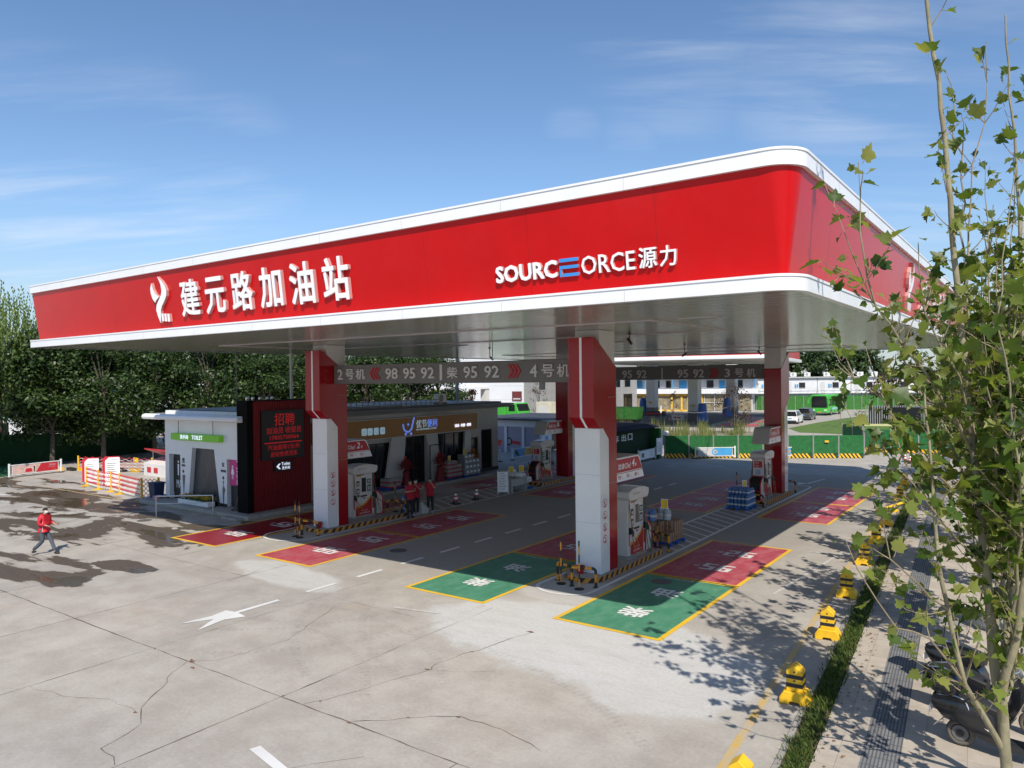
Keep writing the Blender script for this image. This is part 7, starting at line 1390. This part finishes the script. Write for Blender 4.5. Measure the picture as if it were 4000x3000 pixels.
# ================================================================== SCOOTERS
sblack=mk('scooter_black',(.012,.013,.016),.18,var=.15,coat=.5); sgrey=mk('scooter_grey',(.035,.04,.046),.5,var=.1); seatm=mk('seat_vinyl',(.02,.02,.022),.55); tyre=mk('tyre_dusty',(.11,.095,.08),.9,var=.25)
def scooter(label,loc,rz,body,box=True,hood=False):
    t=thing('electric_scooter',label,'scooter',loc,rz)
    for x in (0,1.28):
        q=MB(); n=26; rr=[]
        for i in range(n+1):
            a=2*math.pi*i/n; rr.append([((.17+.046*math.cos(b))*math.cos(a)+x,.05*math.sin(b),.216+(.17+.046*math.cos(b))*math.sin(a)) for b in [2*math.pi*j/8 for j in range(8)]])
        q.loft(rr); w_=q.build('wheel',tyre,t,smooth=True); q=MB(); q.cyl((x,-.047,.216),(x,.047,.216),.125,n=16); q.build('hub',grey,w_,smooth=True); q=MB(); q.cyl((x,-.06,.216),(x,.06,.216),.06,n=12); q.build('motor_cap',blackp,w_,smooth=True)
    def sec(x,z0,z1,w0,w1): return [(x,-w0/2,z0),(x,w0/2,z0),(x,w1/2,(z0+z1)/2+.04),(x,w1/2*.8,z1),(x,-w1/2*.8,z1),(x,-w1/2,(z0+z1)/2+.04)]
    q=MB(); q.loft([sec(-.42,.60,.72,.10,.16),sec(-.25,.47,.75,.26,.34),sec(0,.42,.76,.32,.42),sec(.3,.26,.74,.34,.42),sec(.52,.20,.66,.34,.40),sec(.66,.18,.46,.32,.34)],0,True,True); q.build('rear_body',body,t,smooth=True)
    q=MB(); q.loft([sec(.55,.17,.27,.34,.34),sec(1.0,.17,.27,.34,.32)],0,True,True); q.build('foot_board',seatm,t); q=MB(); q.loft([sec(.95,.2,.5,.38,.42),sec(1.05,.28,.9,.42,.40),sec(1.2,.62,1.04,.32,.26)],0,True,True); q.build('front_apron',body,t,smooth=True)
    q=MB(); q.loft([sec(-.38,.72,.80,.24,.28),sec(.0,.72,.86,.32,.38),sec(.35,.69,.84,.32,.38),sec(.62,.62,.75,.24,.28)],0,True,True); q.build('seat',seatm,t,smooth=True)
    q=MB(); q.tube([(1.28,0,.216),(1.18,0,.7),(1.1,0,1.05)],.03,8); q.tube([(1.0,-.33,1.06),(1.1,-.15,1.08),(1.1,.15,1.08),(1.0,.33,1.06)],.016,6); q.build('handlebar',steel,t)
    for s in (-1,1): q=MB(); q.tube([(1.06,s*.2,1.08),(1.05,s*.32,1.28)],.008,5); q.ball((1.04,s*.34,1.32),.06,.3,1,.75,10); q.build('mirror',black,t); q=MB(); q.cyl((1.0,s*.25,1.06),(.98,s*.36,1.05),.022); q.build('grip',black,t)
    q=MB(); q.tube([(-.3,-.13,.80),(-.05,-.17,.86),(.1,-.17,.82),(.16,-.17,.66),(.22,-.18,.52),(.45,-.19,.42)],.014,6); q.tube([(-.3,.13,.80),(-.05,.17,.86),(.1,.17,.82),(.16,.17,.66),(.22,.18,.52)],.014,6); q.tube([(-.32,-.13,.8),(-.32,.13,.8)],.014,6); q.build('rack',steel,t,smooth=True)
    q=MB(); q.loft([[(a,-.07,z) for a,z in ((.12,.46),(-.05,.49),(-.2,.44),(-.30,.33),(-.40,.22))],[(a,.07,z) for a,z in ((.12,.46),(-.05,.49),(-.2,.44),(-.30,.33),(-.40,.22))]],0,closed=False); q.build('rear_mudguard',sblack,t); q=MB(); q.box(-.445,-.10,.46,-.43,.10,.58); q.build('number_plate',letterw,t)
    q=MB(); q.cyl((1.21,0,.9),(1.3,0,.88),.075,n=12); q.build('headlight',lampy,t); q=MB(); q.tube([(.0,.06,.216),(.3,.1,.33),(.55,.1,.32)],[.05,.035,.05],6); q.build('swing_arm',blackp,t)
    if box:
        q=MB(); 
        rs=[[( -.2+.21*sx*math.copysign(abs(math.cos(a))**.6,math.cos(a)),.23*sx*math.copysign(abs(math.sin(a))**.6,math.sin(a)),z) for a in [2*math.pi*i/16 for i in range(16)]] for z,sx in ((.84,.8),(.88,1),(1.0,1.02),(1.1,.95),(1.15,.7))]; q.loft(rs,0,True,True); bx=q.build('top_box',sblack,t,smooth=True); q=MB(); q.loft([[(-.2+.218*math.cos(a),.235*math.sin(a),z) for a in [math.pi*(.72+.56*i/10) for i in range(11)]] for z in (.93,1.04)],0,closed=False); q.build('red_reflector',taill,bx,smooth=True)
    if hood:
        q=MB(); q.loft([[(-.1+1.15*(i/10),.33*math.cos(math.pi*j/8)*(1-.5*abs(i/10-.5)),1.52+.16*math.sin(math.pi*j/8)*(.6+.4*math.sin(math.pi*i/10))-.25*(i/10)**3) for j in range(9)] for i in range(11)],0,closed=False); q.build('rain_hood',sgrey,t,smooth=True); q=MB(); q.tube([(1.05,-.2,1.05),(.95,-.3,1.5)],.01,5); q.tube([(1.05,.2,1.05),(.95,.3,1.5)],.01,5); q.tube([(0,-.3,.8),(.1,-.3,1.54)],.01,5); q.tube([(0,.3,.8),(.1,.3,1.54)],.01,5); q.build('hood_frame',black,t)
    return t
scooter('black electric scooter with a rounded top box and red reflector, nearest under the plane tree',(-1.22,14.3,.066),R(-6),sblack); scooter('black scooter with a grey rain hood behind the nearest scooter',(-1.62,16.75,.066),R(-18),sblack,False,True); scooter('plain black scooter squeezed between the nearest one and the rain-hooded one',(-1.5,15.55,.066),R(-12),sblack,False); scooter('grey scooter beyond the rain-hooded one, mostly behind leaves',(-.7,20.8,.066),R(5),sgrey,True)
# ================================================================== PLANE TREES
plane_leaf=mkleaf('plane_leaf',[(.03,.07,.012),(.065,.12,.018),(.12,.175,.026),(.19,.235,.05),(.26,.28,.075),(.06,.105,.02),(.13,.185,.036)],.48,.42)
HALF=[(.0,.0),(.16,-.10),(.40,-.02),(.36,.14),(.62,.36),(.42,.42),(.36,.58),(.17,.62),(.13,.80),(.0,1.02)]
LP=HALF+[(-x,y) for x,y in HALF[-2:0:-1]]
LPx=np.array([p[0] for p in LP]); LPy=np.array([p[1] for p in LP])
class Leaves:
    def __init__(s): s.V=[]; s.F=[]; s.n=0
    def add(s,p,d,nrm,size,g):
        d=np.asarray(d,float); d/=np.linalg.norm(d); nrm=np.asarray(nrm,float); nrm-=d*(nrm@d); nrm/=np.linalg.norm(nrm)+1e-9; b=np.cross(d,nrm); f_=.16+.35*g.random(); cu=.1+.5*g.random()
        xs=LPx*(1+.1*g.normal(size=len(LPx))); ys=LPy*(1+.05*g.normal(size=len(LPy)))
        P=p+size*(b[None]*xs[:,None]+d[None]*ys[:,None]-nrm[None]*(-f_*np.abs(xs)+cu*ys**2*.35)[:,None])
        c=p+size*(d*.38-nrm*(cu*.05)); k=len(P); o=s.n; s.V+=list(P)+[c]; s.F+=[(o+i,o+(i+1)%k,o+k) for i in range(k)]; s.n+=k+1
def growtree(name,label,loc,leaders,seed,dens,lsize,twigs=1.0,bk=None,maxl=1500,zmin=1.0):
    g=np.random.default_rng(seed); t=thing(name,label,'tree',loc,0,'plane trees along the pavement'); q=MB(); tw=MB(); lv=Leaves(); o=np.array(loc,float)
    def leafcluster(p,dirv,n,spread=.12):
        for _ in range(n):
            d=np.array(dirv)*.5+g.normal(size=3)*.75; d[2]-=.25; d/=np.linalg.norm(d); pp=p+g.normal(size=3)*spread*.3
            e=pp+d*(.04+.06*g.random()); tw.tube([pp,e],.0045,3,0,False); nr=np.array([.25,-.3,.9])+g.normal(size=3)*.55; lv.add(e,d,nr,lsize*(.42+.95*g.random()**1.5),g)
    for (nm,P,r0,r1) in leaders:
        P=[np.array(p,float)-o for p in P]; L_=sum(np.linalg.norm(b-a) for a,b in zip(P[:-1],P[1:])); acc=0
        F=[];rr=[]
        for a,b in zip(P[:-1],P[1:]):
            l=np.linalg.norm(b-a); m=max(1,int(l/.35))
            for i in range(m): u=(acc+l*i/m)/L_; F.append(a+(b-a)*i/m+(g.normal(size=3)*.012 if r0>.03 else g.normal(size=3)*.02)); rr.append(r0+(r1-r0)*u**.8)
            acc+=l
        F.append(P[-1]); rr.append(r1); (q if r0>.02 else tw).tube([Vector(x) for x in F],rr,12 if r0>.02 else 6,0)
        n=len(F); thick=r0>.055
        for i in range(n):
            u=i/max(1,n-1); z=F[i][2]
            if z<zmin or (thick and u<.12): continue
            ax=F[min(i+1,n-1)]-F[max(i-1,0)]; ax/=np.linalg.norm(ax)
            cnt=dens*(.55 if u>.8 else 1.0)*(1.5 if z<2.4 else 1.05 if z<3.6 else 1.6 if z<7.4 else 1.0 if z<8.4 else .75)
            k=int(cnt)+(g.random()<cnt%1)
            for _ in range(k):
                a=g.random()*6.283; side=np.array([math.cos(a),math.sin(a),0]); side-=ax*(side@ax); side/=np.linalg.norm(side)+1e-9
                if g.random()<.45*twigs and rr[i]>.007:
                    tl=(.3+.9*g.random())*(1-.55*u); d=ax*.75+side*.75; d/=np.linalg.norm(d); pts=[F[i]]
                    for s_ in range(4): d=d+g.normal(size=3)*.10+np.array([0,0,.07]); d/=np.linalg.norm(d); pts.append(pts[-1]+d*tl/4)
                    tw.tube([Vector(x) for x in pts],[.009,.008,.006,.005,.003],4,0)
                    for s_ in (2,3,4):
                        if lv.n<maxl*20: leafcluster(pts[s_],d,1 if s_<4 else 2)
                else: leafcluster(F[i]+side*rr[i],side+ax*.4,1)
    q.build('trunk',bk or bark,t,smooth=True,fix=False); tw.build('branches',twigm,t,fix=False); rawmesh('crown',np.array(lv.V),np.array(lv.F),plane_leaf,t); return t
PATHS=[
('main',[(-0.53,13.0,0.11),(-0.55,12.93,0.84),(-0.63,12.82,1.73),(-0.75,12.68,3.35),(-0.86,12.55,4.96),(-0.91,12.53,5.69),(-1.01,12.52,6.8),(-1.12,12.51,7.91),(-1.15,12.5,8.72),(-1.24,12.45,10.06),(-1.41,12.34,11.62),(-1.5,12.28,12.58)],0.105,0.022),
('right',[(-0.57,12.89,1.18),(-0.58,12.73,1.64),(-0.42,12.61,2.37),(-0.3,12.57,3.18),(-0.18,12.55,4.29),(-0.05,12.53,6.06),(0.04,12.61,8.15),(0.14,12.7,10.6)],0.085,0.02),
('left',[(-0.57,12.92,0.77),(-0.78,12.59,1.3),(-0.99,12.19,1.86),(-1.19,11.93,2.93),(-1.26,11.77,3.74),(-1.3,11.74,4.38),(-1.32,11.73,5.01),(-1.4,11.68,6.07)],0.06,0.015),
('low',[(-0.99,12.19,1.86),(-1.32,11.59,2.58),(-1.65,10.98,2.86),(-1.89,10.57,3.31),(-2.13,10.28,4.06)],0.025,0.006),
('low2',[(-1.19,11.93,2.93),(-1.47,11.36,3.37),(-1.72,10.94,3.77),(-1.81,10.76,4.3),(-1.95,10.54,4.76)],0.02,0.006),
('tallr',[(-0.56,13.36,1.82),(-0.35,13.9,4.86),(-0.33,14.06,6.84),(-0.35,14.18,8.04),(-0.38,14.16,9.16),(-0.42,14.14,10.0),(-0.48,14.11,10.61),(-0.53,14.08,11.82)],0.07,0.012),
('pair',[(-0.92,12.52,5.84),(-0.98,12.73,6.99),(-1.02,12.95,7.96),(-1.06,13.06,9.51),(-1.12,13.02,9.78),(-1.18,12.99,10.52),(-1.22,12.96,10.67)],0.03,0.007),
('pairb',[(-0.99,12.72,7.18),(-0.93,12.9,8.32),(-0.9,12.93,9.3),(-0.8,13.0,9.9),(-0.71,13.08,10.5),(-0.74,13.06,11.03)],0.022,0.006),
('l7',[(-0.89,12.53,5.14),(-1.31,11.87,6.04),(-1.58,11.43,6.61),(-1.88,10.98,7.15),(-1.96,10.8,7.51),(-2.02,10.76,8.12),(-2.02,10.76,8.6),(-2.04,10.75,9.03)],0.035,0.006),
('l8',[(-1.91,10.95,7.18),(-1.97,10.66,7.43),(-2.08,10.47,7.75),(-2.15,10.29,8.05),(-2.23,10.24,8.35),(-2.33,10.17,8.65)],0.014,0.005),
('l9',[(-1.17,12.08,4.63),(-1.73,10.95,5.71),(-1.85,10.74,5.91),(-2.06,10.47,6.18),(-2.2,10.37,6.38),(-2.31,10.17,6.7)],0.022,0.005),
('l10',[(-0.89,12.53,5.33),(-1.03,11.95,6.16),(-1.2,11.71,6.59),(-1.36,11.48,7.04),(-1.42,11.43,7.63),(-1.43,11.43,7.99)],0.03,0.006),
('l11',[(-0.75,12.68,3.35),(-1.16,11.96,4.11),(-1.52,11.34,4.69),(-1.79,10.9,5.2),(-2.1,10.56,5.62),(-2.21,10.48,5.86)],0.028,0.005),
('l12',[(-0.68,12.91,2.32),(-0.48,13.56,3.72),(-0.64,13.7,5.06),(-0.74,13.76,6.44),(-0.8,13.73,7.64),(-0.69,13.81,8.83)],0.05,0.008),
('l13',[(-0.81,12.58,4.22),(-1.25,12.89,5.29),(-1.72,12.93,6.06),(-1.95,13.02,6.86),(-1.89,13.19,7.47)],0.03,0.006),
('l14',[(-1.32,11.72,4.31),(-1.68,11.84,4.98),(-2.01,11.86,6.07),(-2.18,11.87,6.63)],0.02,0.005),
('l15',[(-0.42,12.61,2.82),(-0.31,12.08,4.35),(-0.42,11.52,6.07),(-0.52,11.22,6.88),(-0.43,11.28,8.01),(-0.32,11.37,8.84)],0.03,0.006),
]
XTRA=[]
_r=random.Random(17)
for i in range(16):
    z0=_r.uniform(1.6,5.2); bx,by=-.42+(z0-1)*-.035,13.0-z0*.08; a=_r.uniform(0,6.283); rr_=_r.uniform(.25,1.0); h_=_r.uniform(2.2,4.6)
    XTRA.append(('x',[(bx,by,z0),(bx+rr_*.45*math.cos(a),by+rr_*.45*math.sin(a),z0+h_*.35),(bx+rr_*.75*math.cos(a),by+rr_*.75*math.sin(a),z0+h_*.7),(bx+rr_*.9*math.cos(a),by+rr_*.9*math.sin(a),z0+h_)],.022,.005))
growtree('plane_tree','young plane tree with pale leaders and large lobed leaves, nearest the camera',(-.42,13.02,.06),[(n,P,a*.76,b) for n,P,a,b in PATHS]+XTRA,5,2.1,.19,maxl=6000,zmin=.9)
def leaders(rs,h,rad,n=8):
    L_=[]; 
    L_.append(('trunk',[(0,0,0),(.03,.02,1.2),(0,.05,2.2)],.13,.10))
    for i in range(n):
        a=i*2.4+rs.random()*.6; r_=rad*(.35+.65*rs.random()); hh=h*(.72+.28*rs.random()); z0=1.5+rs.random()*.9
        L_.append(('l',[(0,.03,z0),(r_*.28*math.cos(a),r_*.28*math.sin(a),z0+1.3),(r_*.6*math.cos(a),r_*.6*math.sin(a),z0+(hh-z0)*.5),(r_*math.cos(a),r_*math.sin(a),hh)],.055,.008))
    for i in range(n+4):
        a=i*1.9+rs.random(); r_=rad*(.8+.6*rs.random()); z0=2+rs.random()*3; hh=z0+1.5+rs.random()*2.5
        L_.append(('b',[(.1*math.cos(a),.1*math.sin(a),z0),(r_*.6*math.cos(a),r_*.6*math.sin(a),z0+(hh-z0)*.4),(r_*math.cos(a),r_*math.sin(a),hh)],.024,.005))
    return L_
rs=random.Random(3)
T2=[growtree('plane_tree','',(0,0,.06),leaders(rs,9.4,1.75),s,3.0,.21,maxl=3200,bk=barkp,zmin=1.2) for s in (12,13)]
for o,l,x,y in ((T2[0],'pale-barked plane tree standing just behind the nearest one',-.62,18.56),(T2[1],'plane tree third in the row along the pavement',-1.15,24.6)): o.location=(x,y,.06); o['label']=l
for i,(x,y,l) in enumerate(((-1.65,30.8,'plane tree fourth in the pavement row, behind denser leaves'),(-2.2,37.2,'plane tree fifth in the pavement row'),(-2.7,43.6,'plane tree sixth in the pavement row'),(-3.2,50,'plane tree at the far end of the pavement row'))): dup(T2[i%2],(x,y,.06),1.3+i*1.7,l,'plane trees along the pavement',scale=(1,1,.97+.05*(i%2)))
